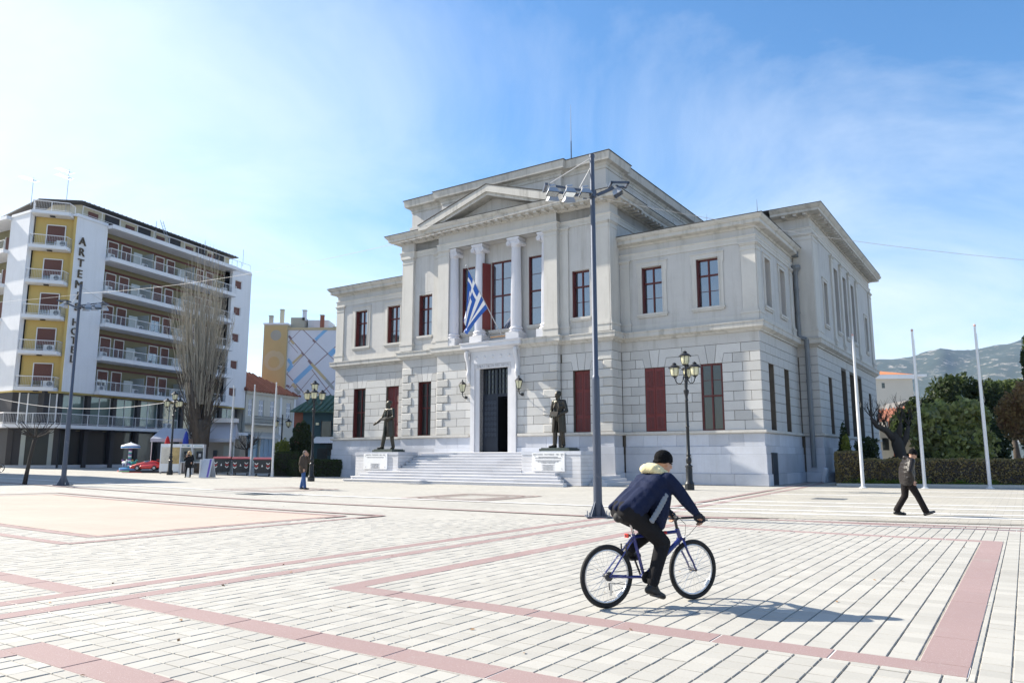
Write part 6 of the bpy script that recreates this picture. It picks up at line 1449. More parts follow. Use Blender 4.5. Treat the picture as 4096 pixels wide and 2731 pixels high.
tree('photinia_tree', (31.0,45.2,0), 'reddish leaved small tree at the right edge of the garden', 'tree', rclumps(17,(.2,0,3.9),(1.7,1.5,2.1),12,.42), 8000, .14, 'leaf_red', 1.8, .10, seed=17)
tree('conical_cypress', (20.6,46.8,0), 'narrow dark conifer against the side of the courthouse', 'tree', [(0,0,.9+.45*i,.62-.09*i,.62-.09*i,.55) for i in range(6)], 3000, .10, 'leaf_dark', .5, .08, seed=18)
tree('tall_cypress', (41.6,60,0), 'tall cypress cut by the right edge of the picture', 'tree', [(.08*(-1)**i,0,1.2+1.15*i,.95-.085*i,.95-.085*i,1.0) for i in range(9)], 5000, .20, 'leaf_dark', 1, .2, seed=19)
tree('topiary_shrub', (18.82,42.6,0), 'small bright yellow-green clipped shrub above the end of the hedge', 'bush', [(0,0,1.7,.22,.22,.35),(0,0,2.1,.23,.23,.35),(0,0,2.45,.19,.19,.32),(0,0,1.2,.2,.2,.4)], 1500, .075, 'leaf_light', .9, .04, seed=20)
# twisted old bare tree
def bare_tree(name, loc, lab, build, barkm='bark_dark', cat='tree', group=None):
    r = empty(name, loc, 0, lab, cat, group); build(r, barkm); return r
def twigs(mb, p, d, L, r, depth, rg, spread=.6, n=3, upb=.15):
    p = Vector(p); d = Vector(d).normalized(); pts = [p]; q = p.copy()
    for i in range(3): q = q + (d + Vector((rg.uniform(-.25,.25),rg.uniform(-.25,.25),rg.uniform(-.12,.3)))*.6).normalized()*L/3; pts.append(q.copy())
    mb.tube(pts, [r,r*.85,r*.7,r*.5], 5 if r > .02 else 3, caps=False)
    if depth > 0:
        for k in range(n): twigs(mb, pts[rg.randint(1,3)], d + Vector((rg.uniform(-1,1)*spread,rg.uniform(-1,1)*spread,rg.uniform(-.5,.9)*spread+upb)), L*rg.uniform(.55,.8), r*.55, depth-1, rg, spread, n, upb)
def b1(r, bm):
    rg = random.Random(4); t = MB(); t.tube([(0,0,-.1),(-.05,0,.8),(.05,0,1.6),(-.1,0,2.3),(-.25,0,3.0)], [.42,.36,.34,.36,.22], 10)
    t.tube([(-.2,0,2.5),(-.7,0,3.1),(-1.3,0,3.4),(-1.6,0,3.9)], [.26,.2,.15,.10], 8); t.tube([(.1,0,2.2),(.5,.1,2.7),(.7,.1,3.4)], [.24,.18,.10], 8); t.tube([(-.1,0,2.5),(.0,-.2,3.2),(.1,-.2,3.6)], [.2,.16,.09],7); t.build('trunk', bm, r, smooth=True)
    w = MB()
    for s in ((-1.6,0,3.9),(-1.3,0,3.4),(.7,.1,3.4),(.1,-.2,3.6),(-.7,0,3.1),(-1.0,0,3.2)):
        for k in range(4): twigs(w, s, (rg.uniform(-.8,.6),rg.uniform(-.4,.4),1), rg.uniform(.6,1.0), .035, 2, rg, .7, 3)
    w.build('branches', bm, r)
bare_tree('pollarded_tree', (23.6,46.0,0), 'twisted bare pollarded tree behind the hedge near the courthouse', b1)
def b2(r, bm):
    rg = random.Random(8); t = MB(); t.tube([(0,0,0),(.10,0,.9),(.22,0,1.8),(.32,0,2.25)], [.105,.085,.075,.09], 8); t.build('trunk', bm, r, smooth=True)
    w = MB()
    for k in range(17): an = rg.uniform(0,6.28); twigs(w, (.32,0,2.2), (math.cos(an)*1.0,math.sin(an)*1.0,rg.uniform(.15,1.2)), rg.uniform(.55,.95), .034, 1, rg, .5, 3, .25)
    w.build('branches', bm, r)
bare_tree('pollarded_tree', (-23.34,36.44,gz(-23.3)), 'small bare pollarded tree in the shaded paving, left of the mast', b2)
def b3(r, bm):                                                      # tall fastigiate poplar
    rg = random.Random(12); t = MB(); t.tube([(0,0,-.2),(.02,0,1.2),(-.05,0,2.6),(-.15,0,4.2)], [.62,.52,.58,.80], 14)
    for i in range(26):
        an = rg.uniform(0,6.28); q = rg.uniform(.2,1)**.6; x, y = math.cos(an)*q*.55-.1, math.sin(an)*q*.55; f = 2.2*q
        t.tube([(x*.7,y*.7,rg.uniform(2.0,3.6)),(x*1.5-.2,y*1.5,5.2),(x*f-.45,y*f,7.6+rg.uniform(-.6,.8))], [.30,.22,.13], 7)
    t.build('trunk', 'bark', r, smooth=True)
    w = MB()
    for i in range(16):
        an = rg.uniform(0,6.28); q = rg.uniform(.1,.9); x, y = math.cos(an)*q, math.sin(an)*q; w.tube([(x*.9-.2,y*.9,5.5),(x*1.3-.3,y*1.3,8.5),(x*1.7-.45+rg.uniform(-.2,.2),y*1.7,11.5),(x*2.0-.55+rg.uniform(-.3,.3),y*2,14.5)], [.13,.10,.07,.03], 6, caps=False)
    for i in range(185):                                            # long upright wands
        an = rg.uniform(0,6.28); q = rg.uniform(.05,1)**.55; z0 = rg.uniform(4.5,9.5); ro = 2.0; x0, y0 = math.cos(an)*q*1.3-.35, math.sin(an)*q*1.3
        zt = 18.6 - 5.8*q*q + rg.uniform(-2.2,.9); x1, y1 = math.cos(an)*q*2.75-.65, math.sin(an)*q*2.4
        pts = []; 
        for s in range(6): u = s/5; pts.append((x0+(x1-x0)*u**.8+rg.uniform(-.09,.09), y0+(y1-y0)*u**.8+rg.uniform(-.09,.09), z0+(zt-z0)*u))
        rr = rg.uniform(.018,.040); w.tube(pts, [rr,rr*.8,rr*.62,rr*.45,rr*.3,.008], 4, caps=False)
        for k in range(4): s = rg.randint(1,4); p = Vector(pts[s]); w.tube([p, p+Vector((rg.uniform(-.25,.25),rg.uniform(-.25,.25),.6)), p+Vector((rg.uniform(-.35,.35),rg.uniform(-.35,.35),1.4))], [.013,.010,.006], 3, caps=False)
    w.build('branches', 'bark_pale', r, kind='stuff')
    d = MB()
    for i in range(280):                                            # dense dark brush round the trunk
        an = rg.uniform(0,6.28); z = rg.uniform(2.6,8.2); q = 0.5 + min(1.0,(z-2.4)/3.5)*1.2; p = Vector((math.cos(an)*q*rg.uniform(.6,1)-.3, math.sin(an)*q*rg.uniform(.6,1), z)); o = Vector((math.cos(an)*rg.uniform(.1,.9), math.sin(an)*rg.uniform(.1,.9), rg.uniform(.6,1.8)))
        d.tube([p, p+o*.5+Vector((rg.uniform(-.1,.1),rg.uniform(-.1,.1),0)), p+o], [.03,.02,.006], 3, caps=False)
    d.build('brushwood', 'bark', r, kind='stuff')
pop = bare_tree('bare_poplar', (-25.1,61.0,gz(-25)), 'tall bare poplar with brush-like upright branches before the hotel', b3)
def b4(r, bm):
    rg = random.Random(30); t = MB(); t.tube([(0,0,0),(.05,0,.8),(0,0,1.6)], [.12,.10,.11], 7); t.build('trunk', bm, r, smooth=True); w = MB()
    for k in range(26): an = rg.uniform(0,6.28); twigs(w, (0,0,1.5), (math.cos(an),math.sin(an),rg.uniform(.1,1.2)), rg.uniform(.5,.95), .03, 2, rg, .6, 3)
    w.build('branches', bm, r)
bare_tree('bushy_bare_tree', (-20.9,59.5,gz(-20.9)+.4), 'small dark bare tree behind the waste bins', b4); bare_tree('bushy_bare_tree', (-14.6,62,.1), 'small dark bare tree behind the left hedge by the courthouse', b4)
# hedge and cypress left of the courthouse
hedge('plaza_hedge', (-16.0,55.6,.05), R(38.5), 4.6, 1.2, 1.22, 'low green hedge between the courthouse and the grey flagpole', 'leaf_green_hedge', 9000, 7, .075)
hedge('plaza_hedge_block', (-17.6,56.2,.05), R(12), 1.6, 1.3, 1.80, 'taller hedge block behind the man on the phone', 'leaf_green_hedge', 5000, 8, .075)
tree('ball_cypress', (-16.9,60.5,.1), 'rounded dark conifer behind the hedge left of the courthouse', 'tree', [(0,0,1.5,.95,.95,1.1),(0,0,2.5,.92,.92,1.1),(0,0,3.4,.68,.68,.85)], 7000, .11, 'leaf_dark', .8, .1, seed=23, shell=.8)
tree('leafy_shrub', (-18.1,59.6,.1), 'light green leafy shrub beside the rounded conifer', 'bush', rclumps(31,(0,0,1.5),(.8,.7,1.1),6,.5), 1800, .12, 'leaf_light', .5, .05, seed=31)
# ------------------------------------------------------------------ houses beyond the garden
mat('pale_render', (.52,.48,.42), .9, .06, .4); mat('orange_tile', (.50,.19,.08), .85, .12, 2, .1, 8); mat('orange_wall', (.42,.12,.05), .85, .1, 1.5); mat('shed_roof', (.16,.15,.14), .9, .2, 2, spots=.4, dirt=(.08,.10,.04))
PB = empty('pale_apartment_block', (63.2,130,0), R(-4), 'pale blank apartment block with an orange tiled roof beyond the garden', 'building')
MB().box(-1,6.4,0,12,0,15.0).build('wall', 'pale_render', PB); MB().box(-1.3,6.9,-.5,12.5,15.0,15.7).build('eaves', 'hotel_white', PB); MB().add([(-1.3,-.5,15.72),(6.6,-.5,15.72),(6.6,12.5,15.72),(-1.3,12.5,15.72),(2.2,5,17.0),(2.4,7,17.0)], [(0,1,4),(1,2,5,4),(2,3,5),(3,0,4,5)]).build('roof', 'orange_tile', PB)
for z in (8.2,11.2): MB().box(6.4,8.4,.2,4,z,z+.25).build('balcony', 'hotel_white', PB)
MB().box(6.4,8.9,0,4,15.4,15.8).build('balcony_roof', 'hotel_white', PB); MB().box(2.4,2.6,5,5.2,16.9,17.8).build('chimney', 'pale_render', PB)
for x, z in ((1.2,13.4),(1.4,9.8),(1.3,6.4)): w = MB().box(x,x+.5,-.03,.02,z,z+.9).build('window', 'pane_dark', PB)
RH = empty('orange_house', (36.6,75,0), R(-6), 'low house with orange walls and a red tiled roof behind the bare tree', 'house')
MB().box(0,3.6,0,5,0,4.3).build('wall', 'house_wall', RH); MB().box(.9,3.5,-.2,0,3.4,5.0).build('upper_wall', 'orange_wall', RH)
r = MB(); r.add([(-.4,-.6,5.0),(4.2,-.6,5.1),(4.2,3,6.7),(.2,3,6.2)], [(0,1,2,3)]); rr = r.build('roof', 'roof_tile', RH)
for i in range(12): MB().tube([(-.3+.39*i,-.62,5.02),(.2+.345*i,3,6.3+.04*i)], .07, 5).build('tile_row', 'roof_tile', rr)
MB().box(.2,.8,-.05,0,2.2,3.4).build('window', 'pane_dark', RH); MB().box(1.2,1.8,-.05,0,1.6,3.3).build('door', 'orange_wall', RH); MB().box(1.7,2.0,-.25,-.2,4.2,4.5).build('lamp', 'white_paint', RH); MB().box(.8,3.6,-.5,0,3.3,3.45).build('ledge', 'white_paint', RH)
SH = empty('stone_shed', (47.3,95,0), R(-5), 'grey gabled shed roof between the garden and the pale block', 'shed')
MB().box(0,4,0,6,0,7.0).build('wall', 'shed_roof', SH); MB().add([(-.5,-.4,6.9),(2.6,-.4,8.6),(4.8,-.4,8.2),(4.8,6,8.2),(2.6,6,8.6),(-.5,6,6.9)], [(0,1,4,5),(1,2,3,4)]).build('roof', 'shed_roof', SH)
def b5(r, bm):
    rg = random.Random(40); w = MB(); t = MB(); t.tube([(0,0,0),(0,0,5)],[.2,.14],6); t.build('trunk', bm, r)
    for k in range(14): twigs(w, (0,0,rg.uniform(3,5)), (rg.uniform(-.5,.5),rg.uniform(-.5,.5),1), rg.uniform(1.6,2.4), .06, 2, rg, .45, 3, .3)
    w.build('branches', bm, r)
for x, y, lb in ((44,92,'left-hand bare tree before the pale apartment block'),(51,95,'right-hand bare tree beside the grey shed'),(47.5,88,'middle bare tree below the pale apartment block')): bare_tree('bare_tree', (x,y,0), lb, b5, 'bark', 'tree', 'bare trees beyond the garden')
mat('car_dark', (.02,.022,.03), .25, .05, 2, spec=.6, coat=.6)
def parked_car(x, y, rz, lab, mt='car_dark'):
    r = empty('parked_car', (x,y,0), rz, lab, 'car'); b = MB(); b.hprism([(-2,-.8),(2,-.8),(2,.8),(-2,.8)], .3, .85); b.prism([(-1.5,.85),(-.9,1.42),(.6,1.42),(1.2,.85)], -.72, .72); b.build('body', mt, r)
    MB().prism([(-1.3,.9),(-.85,1.36),(.55,1.36),(1.0,.9)], -.735, .735).build('side_window', 'pane_dark', r)
    for sx in (-1.25,1.25):
        for sy in (-.78,.78): MB().cyl((sx,sy-.08,.32),(sx,sy+.08,.32),.32,n=14).build('wheel', 'black_rubber', r)
parked_car(34.5,50,R(10),'dark parked car half hidden behind the garden hedge')
# ------------------------------------------------------------------ mountain
m, nt, bs = new_mat('mountain')
geo = nt.nodes.new('ShaderNodeNewGeometry'); P = geo.outputs['Position']; 
rock = nrange(nt, nnoise(nt, P, .02, 9, .72), .55, .64); forest = nmix(nt, nnoise(nt, P, .05, 6), (.020,.034,.024,1), (.055,.068,.045,1)); nt.links.new(nmix(nt, rock, forest, (.30,.27,.23,1)), bs.inputs['Base Color']); bs.inputs['Roughness'].default_value = 1
rid = [(700,210),(1000,300),(1300,375),(1470,391),(1535,393),(1624,398),(1680,418),(1737,438),(1790,426),(1862,430),(1925,448),(1975,458),(2037,470),(2079,479),(2200,510),(2500,590),(2900,560),(3400,480)]
mm = MB(); NXm, NYm = 220, 60; rgm = np.random.RandomState(5)
ph = rgm.uniform(0,6.28,(14,2)); fr = [(.004*1.6**k, .9/1.65**k) for k in range(9)]
def hill(x, y):
    return sum(a*math.sin(f*x*1.0+ph[k,0]+.7*math.sin(f*y*.8+k))*math.cos(f*y*1.1+ph[k,1]) for k, (f,a) in enumerate(fr))
rx = [p[0] for p in rid]; rz_ = [p[1] for p in rid]
for j in range(NYm+1):
    v = j/NYm; y = 1500 + 1500*v
    for i in range(NXm+1):
        x = (400 + 3000*i/NXm); xr = x*3000/y; top = float(np.interp(xr, rx, rz_)); env = v**1.5
        h = top*env + hill(x,y)*30*math.sin(math.pi*min(1,v*.97))**.7*(v+.1) + (hill(x*4,y*4)*7*v)
        mm.v.append((x, y, h-3))
for j in range(NYm):
    for i in range(NXm): a = j*(NXm+1)+i; mm.f.append((a,a+1,a+NXm+2,a+NXm+1)); mm.m.append(0)
mm.build('mountain', 'mountain', None, smooth=True, recalc=False, kind='structure', label='long wooded and rocky ridge beyond the town')
for X, Y, sx, sy, sz, rx_, lb in ((17.45,10.6,.25,1.3,.75,0,'largest of the loose stones left against the side wall of the courthouse'),(17.2,7.2,.12,.7,.9,.25,'thin stone slab leaning by the downpipe of the courthouse'),(18.3,12.4,.4,.6,.55,0,'small loose stone block near the basement grating of the courthouse')):
    m_ = Blob(); m_.add(*(lambda q: (q.v, q.f))(MB().obox((0,0,sz/2),(sx+.15,sy,sz), ry=rx_))); m_.done('loose_stone', 'marble_base', None, vox=.07, it=2, label=lb, cat='stone'); o_ = bpy.data.objects[-1] if False else None
    st_ = [o for o in COL.objects if o.get('label') == lb][0]; st_.location = (*BW(X+.75, Y), 0); st_.rotation_euler = (0,0,BROT+.1)
# buildings across the square behind the viewer (they show in the window panes)
mat('opp_a', (.50,.46,.38), .9, .08, .5); mat('opp_b', (.42,.40,.38), .9, .08, .5)
for k, (x, w, h, mt, lb) in enumerate(((-34,22,13,'opp_a','cream block across the square behind the viewer, left'),(-8,20,10,'opp_b','grey block across the square behind the viewer, middle'),(18,24,15,'opp_a','cream block across the square behind the viewer, right'),(48,26,12,'opp_b','grey block across the square behind the viewer, far right'))):
    r = empty('facing_block', (x,-48,0), 0, lb, 'building'); MB().box(-w/2,w/2,-12,0,0,h).build('wall', mt, r)
    for fl in range(int(h/3.3)):
        for q in range(int(w/3)): MB().box(-w/2+1+q*3,-w/2+2.3+q*3,-.05,.05,1+fl*3.2,2.9+fl*3.2).build('window', 'pane_dark', r)
# ------------------------------------------------------------------ bicycle
mat('bike_blue', (.012,.022,.16), .28, .1, 4, spec=.6, coat=.4); mat('bike_red', (.45,.02,.015), .35); mat('rim_alloy', (.62,.63,.65), .3, .05, 5, metal=.7); mat('chrome', (.55,.55,.56), .25, .05, metal=.9); mat('dark_metal', (.05,.05,.055), .4, .1, metal=.6); mat('tyre', (.014,.014,.015), .75, .1, 20, bump=.5, bscale=90); mat('reflector', (.55,.04,.03), .3)
def bicycle(loc, rz, lab, frame_mt='bike_blue'):
    r = empty('bicycle', loc, rz, lab, 'bicycle'); WR = .312; WB = 1.10
    for x, nm in ((0,'wheel'),(WB,'wheel')):
        t = MB(); t.tube([(x+ (WR-.024)*math.cos(a), 0, WR+(WR-.024)*math.sin(a)) for a in [2*math.pi*k/48 for k in range(48)]], .025, 8, closed=True); w = t.build('wheel', 'tyre', r, smooth=True)
        m = MB(); m.tube([(x+(WR-.056)*math.cos(a), 0, WR+(WR-.056)*math.sin(a)) for a in [2*math.pi*k/48 for k in range(48)]], .011, 6, closed=True); m.build('rim', 'rim_alloy', w, smooth=True)
        s = MB()
        for k in range(32):
            a = 2*math.pi*k/32; q = a+.55*(1 if (k//2)%2 else -1); sy = .03 if k % 2 else -.03
            s.cyl((x+.02*math.cos(q),sy,WR+.02*math.sin(q)),(x+(WR-.058)*math.cos(a),0,WR+(WR-.058)*math.sin(a)),.0014,n=3,caps=False)
        s.build('spokes', 'chrome', w); MB().cyl((x,-.055,WR),(x,.055,WR),.018,n=8).build('hub', 'dark_metal', w)
        k = 5.4 if x == 0 else 5.6; MB().obox((x+(WR-.075)*math.cos(k),0,WR+(WR-.075)*math.sin(k)),(.03,.012,.075), ry=-k).build('spoke_reflector', 'white_paint', w)
    BBp, ST_, HT, HB = (.46,0,.275), (.335,0,.715), (.905,0,.745), (.945,0,.635)
    f = MB(); f.cyl(BBp, HB, .026, n=8); f.cyl((.345,0,.685), (.915,0,.715), .019, n=8); f.cyl(BBp, ST_, .017, n=8); f.cyl(HT, HB, .024, n=8); f.cyl((.46,-.04,.275),(.46,.04,.275),.026,n=8)
    for s in (-1,1): f.cyl((0,s*.058,.312),(.44,s*.03,.275),.011,n=6); f.cyl((0,s*.058,.312),(.335,s*.02,.68),.009,n=6)
    f.build('frame', frame_mt, r, smooth=30); MB().cyl((.62,0,.7015),(.76,0,.709),.0205,n=8).build('decal', 'bike_red', r)
    k = MB(); 
    for s in (-1,1): k.tube([(.945,s*.05,.63),(1.0,s*.052,.50),(1.06,s*.052,.40),(1.10,s*.052,.312)], [.014,.013,.012,.010], 6)
    k.tube([(.945,-.05,.635),(.94,0,.655),(.945,.05,.635)], .015, 6); k.build('fork', frame_mt, r, smooth=True)
    st = MB(); st.cyl(HT,(.885,0,.83),.016,n=8); st.cyl((.885,0,.83),(.93,0,.86),.016,n=8); st.build('stem', 'dark_metal', r)
    hb = MB(); hb.tube([(1.02,-.30,.875),(1.00,-.16,.87),(.93,-.06,.86),(.93,.06,.86),(1.00,.16,.87),(1.02,.30,.875)], .012, 6); h = hb.build('handlebar', 'dark_metal', r, smooth=True)
    for s in (-1,1): MB().cyl((1.005,s*.19,.872),(1.02,s*.31,.876),.017,n=8).build('grip', 'black_rubber', h); MB().tube([(1.03,s*.17,.865),(1.08,s*.2,.85),(1.09,s*.28,.85)], .006, 4).build('brake_lever', 'dark_metal', h)
    cb_ = MB(); 
    for s in (-1,1): cb_.tube([(1.04,s*.17,.86),(1.10,s*.10,.78),(1.04,s*.03,.68),(.97,0,.62)], .003, 4, caps=False)
    cb_.build('brake_cables', 'black_rubber', r)
    sp = MB(); sp.cyl((.35,0,.67),(.295,0,.86),.013,n=8); sp.build('seat_post', 'chrome', r)
    sd = Blob(); sd.cap((.16,-.05,.885),(.16,.05,.885),.035); sd.chain([(.16,0,.89),(.28,0,.885),(.40,0,.875)],[.06,.035,.018]); sd.done('saddle', 'black_rubber', r, vox=.01, it=3)
    cr = MB(); cr.cyl((.46,-.055,.275),(.525,-.065,.110),.012,n=6); cr.cyl((.46,.055,.275),(.395,.065,.44),.012,n=6); cr.build('crank', 'dark_metal', r); MB().cyl((.46,-.048,.275),(.46,-.043,.275),.062,n=24).build('chainring', 'dark_metal', r)
    for y, x, z in ((-.11,.525,.105),(.11,.395,.445)): MB().obox((x,y,z),(.09,.09,.022)).build('pedal', 'dark_metal', r)
    MB().cyl((0,-.05,.312),(0,-.03,.312),.045,n=16).build('cassette', 'dark_metal', r); c = MB(); c.cyl((0,-.045,.355),(.46,-.045,.36),.004,n=3); c.cyl((0,-.045,.25),(.46,-.045,.19),.004,n=3); c.tube([(0,-.045,.25),(.0,-.05,.19),(.03,-.05,.16)],.010,4); c.build('chain', 'dark_metal', r); MB().obox((.01,-.055,.19),(.025,.012,.12)).build('derailleur', 'chrome', r)
    MB().obox((.255,0,.70),(.02,.05,.04)).build('rear_reflector', 'reflector', r); MB().obox((.27,0,.70),(.06,.02,.02)).build('reflector_bracket', 'dark_metal', r); MB().cyl((.99,0,.64),(1.0,0,.64),.025,n=10).build('front_reflector', 'white_paint', r)
    for x, z in ((.215,.55),(.965,.585)): 
        b = MB(); 
        for s in (-1,1): b.cyl((x,s*.04,z-.02),(x,s*.045,z+.07),.009,n=5)
        b.build('brake', 'dark_metal', r)
    return r
BROTZ = R(90-64.0)
bicycle((.96,7.86,0), BROTZ, 'blue mountain bike ridden by the man in the navy jacket')
# ------------------------------------------------------------------ cyclist
PC = empty('person', (.96,7.86,0), BROTZ, 'cyclist in navy jacket, cream hood and black knit hat riding a blue bike', 'person')
J = dict(hipR=V(.27,-.09,.94), hipL=V(.27,.09,.94), shR=V(.665,-.175,1.265), shL=V(.665,.175,1.265), elR=V(.845,-.245,1.045), elL=V(.845,.245,1.045), wrR=V(.975,-.245,.915), wrL=V(.975,.245,.915),
         knR=V(.635,-.10,.62), anR=V(.485,-.105,.215), knL=V(.655,.10,.735), anL=V(.345,.105,.545))
hc = V(.755,0,1.44); hM = frame((.93,0,-.22), (.2,0,1))
b = Blob(); limbs(b, J); torso(b, J); b.cap((.64,0,1.26), hc+V(-.03,0,-.06), .058, .052); head_into(b, hc, hM, .98)
for s, k in (('R',-1),('L',1)): hand_into(b, J['wr'+s], (.55,k*-.05,-.72), (0,-k,.25), 1.0, 1.0, (-.6,0,-.5))
b.done('body', 'skin', PC, vox=.008, it=2); eyes(PC, hc, hM)
for s, k in (('R',-1),('L',1)):                                       # gloves close round the grips
    g_ = Blob(); w = J['wr'+s]; g_.cap(w+V(-.02,0,.03), w+V(.02,0,-.02), .036, .038); g_.cap(w+V(.02,-.035,-.02), w+V(.02,.035,-.02), .030); 
    for i in range(4): y = -.036+.024*i; g_.chain([w+V(.02,y,-.02), w+V(.065,y,-.035), w+V(.072,y,-.072), w+V(.04,y,-.085)], [.017,.0155,.014,.012])
    g_.chain([w+V(.0,-k*.03,-.02), w+V(.02,-k*.05,-.06), w+V(.05,-k*.045,-.085)], [.017,.015,.012])
    g_.done('glove', 'glove', PC, vox=.007, it=2)
jk = Blob(); sR, sL = J['shR'], J['shL']                              # roomy jacket, hem hanging behind the saddle
for t, hw, rr, dx, dz in ((.0,.105,.095,0,0),(.2,.12,.112,-.005,.02),(.42,.11,.118,.0,.012),(.65,.11,.122,.01,0),(.85,.11,.12,.01,-.005),(1.0,.11,.115,.0,-.015)):
    c = V(.655,0,1.265).lerp(V(.285,0,.985), t)+V(dx,0,dz); jk.cap(c+V(0,-hw,0), c+V(0,hw,0), rr)
for p, q in ((0,.5),(.5,1)): c0, c1 = V(.655,0,1.265).lerp(V(.285,0,.985),p), V(.655,0,1.265).lerp(V(.285,0,.985),q); jk.cap(c0,c1,.125,.135)
for y in (-.10,0,.10): jk.chain([V(.40,y,1.09), V(.27,y,1.02), V(.135,y,.985)], [.11,.085,.035])
for y in (-.13,.13): jk.chain([V(.60,y,1.10), V(.58,y,.93), V(.60,y*.9,.80)], [.12,.105,.055])
jk.chain([V(.60,0,1.05), V(.62,0,.92), V(.63,0,.82)], [.13,.10,.05])
for s in 'RL': jk.chain([J['sh'+s], J['sh'+s].lerp(J['el'+s],.5)+V(.01,0,.01), J['el'+s], J['el'+s].lerp(J['wr'+s],.5), J['wr'+s].lerp(J['el'+s],.10)], [.085,.073,.064,.056,.044])
jk.done('jacket', 'navy_cloth', PC, vox=.011, it=5)
pn = Blob()
for k in range(9): t = k/8; c = V(.59-.19*t, -.228-.010*math.sin(t*3), 1.12-.25*t); pn.cap(c, c+V(.02,0,-.018), .021)
pn.done('side_stripe', 'grey_panel', PC, vox=.008, it=4)
hd = Blob(); hd.chain([V(.62,-.105,1.345), V(.55,-.08,1.375), V(.515,0,1.385), V(.55,.08,1.375), V(.62,.105,1.345)], [.040,.046,.050,.046,.040]); hd.chain([V(.66,-.085,1.375), V(.60,-.075,1.40), V(.56,0,1.41), V(.60,.075,1.40), V(.66,.085,1.375)], [.030,.036,.038,.036,.030]); hd.chain([V(.60,-.11,1.345), V(.69,-.10,1.325), V(.745,-.045,1.30)], [.052,.046,.034]); hd.chain([V(.60,.11,1.345), V(.69,.10,1.325), V(.745,.045,1.30)], [.052,.046,.034]); hd.cap(V(.57,-.05,1.375), V(.57,.05,1.375), .05); hd.done('hood', 'cream_fleece', PC, vox=.009, it=3)
ht = Blob(); q = lambda *v: hc + hM @ V(*v); ht.orb(q(-.012,0,.048), (.110,.090,.094), hM); ht.chain([q(.088,0,.04), q(.05,-.07,.03), q(-.03,-.086,.008), q(-.095,-.04,-.005), q(-.10,.04,-.005), q(-.03,.086,.008), q(.05,.07,.03), q(.088,0,.04)], [.016]*8); ht.done('hat', 'black_knit', PC, vox=.008, it=3)
tr = Blob()
tr.cap(J['hipR'], J['hipL'], .125); tr.cap(V(.24,-.07,.95),V(.24,.07,.95),.12)
for s in 'RL':
    kn, an = J['kn'+s], J['an'+s]; tr.chain([J['hip'+s]+V(.02,0,-.02), J['hip'+s].lerp(kn,.5), kn, kn.lerp(an,.5), an.lerp(kn,.06)], [.112,.102,.084,.072,.066])
tr.done('trousers', 'black_cloth', PC, vox=.010, it=4)
for s, toe in (('R',V(.61,-.115,.085)),('L',V(.475,.115,.475))):
    sh = Blob(); an = J['an'+s]; hl = an+V(-.055,0,-.055); sh.chain([an+V(0,0,-.01), hl], [.046,.038]); sh.chain([hl, hl.lerp(toe,.5)+V(0,0,.005), toe], [.038,.042,.032]); sh.cap(an+V(.02,0,-.03), hl.lerp(toe,.65), .045, .038); sh.done('shoe', 'shoe_black', PC, vox=.008, it=2)
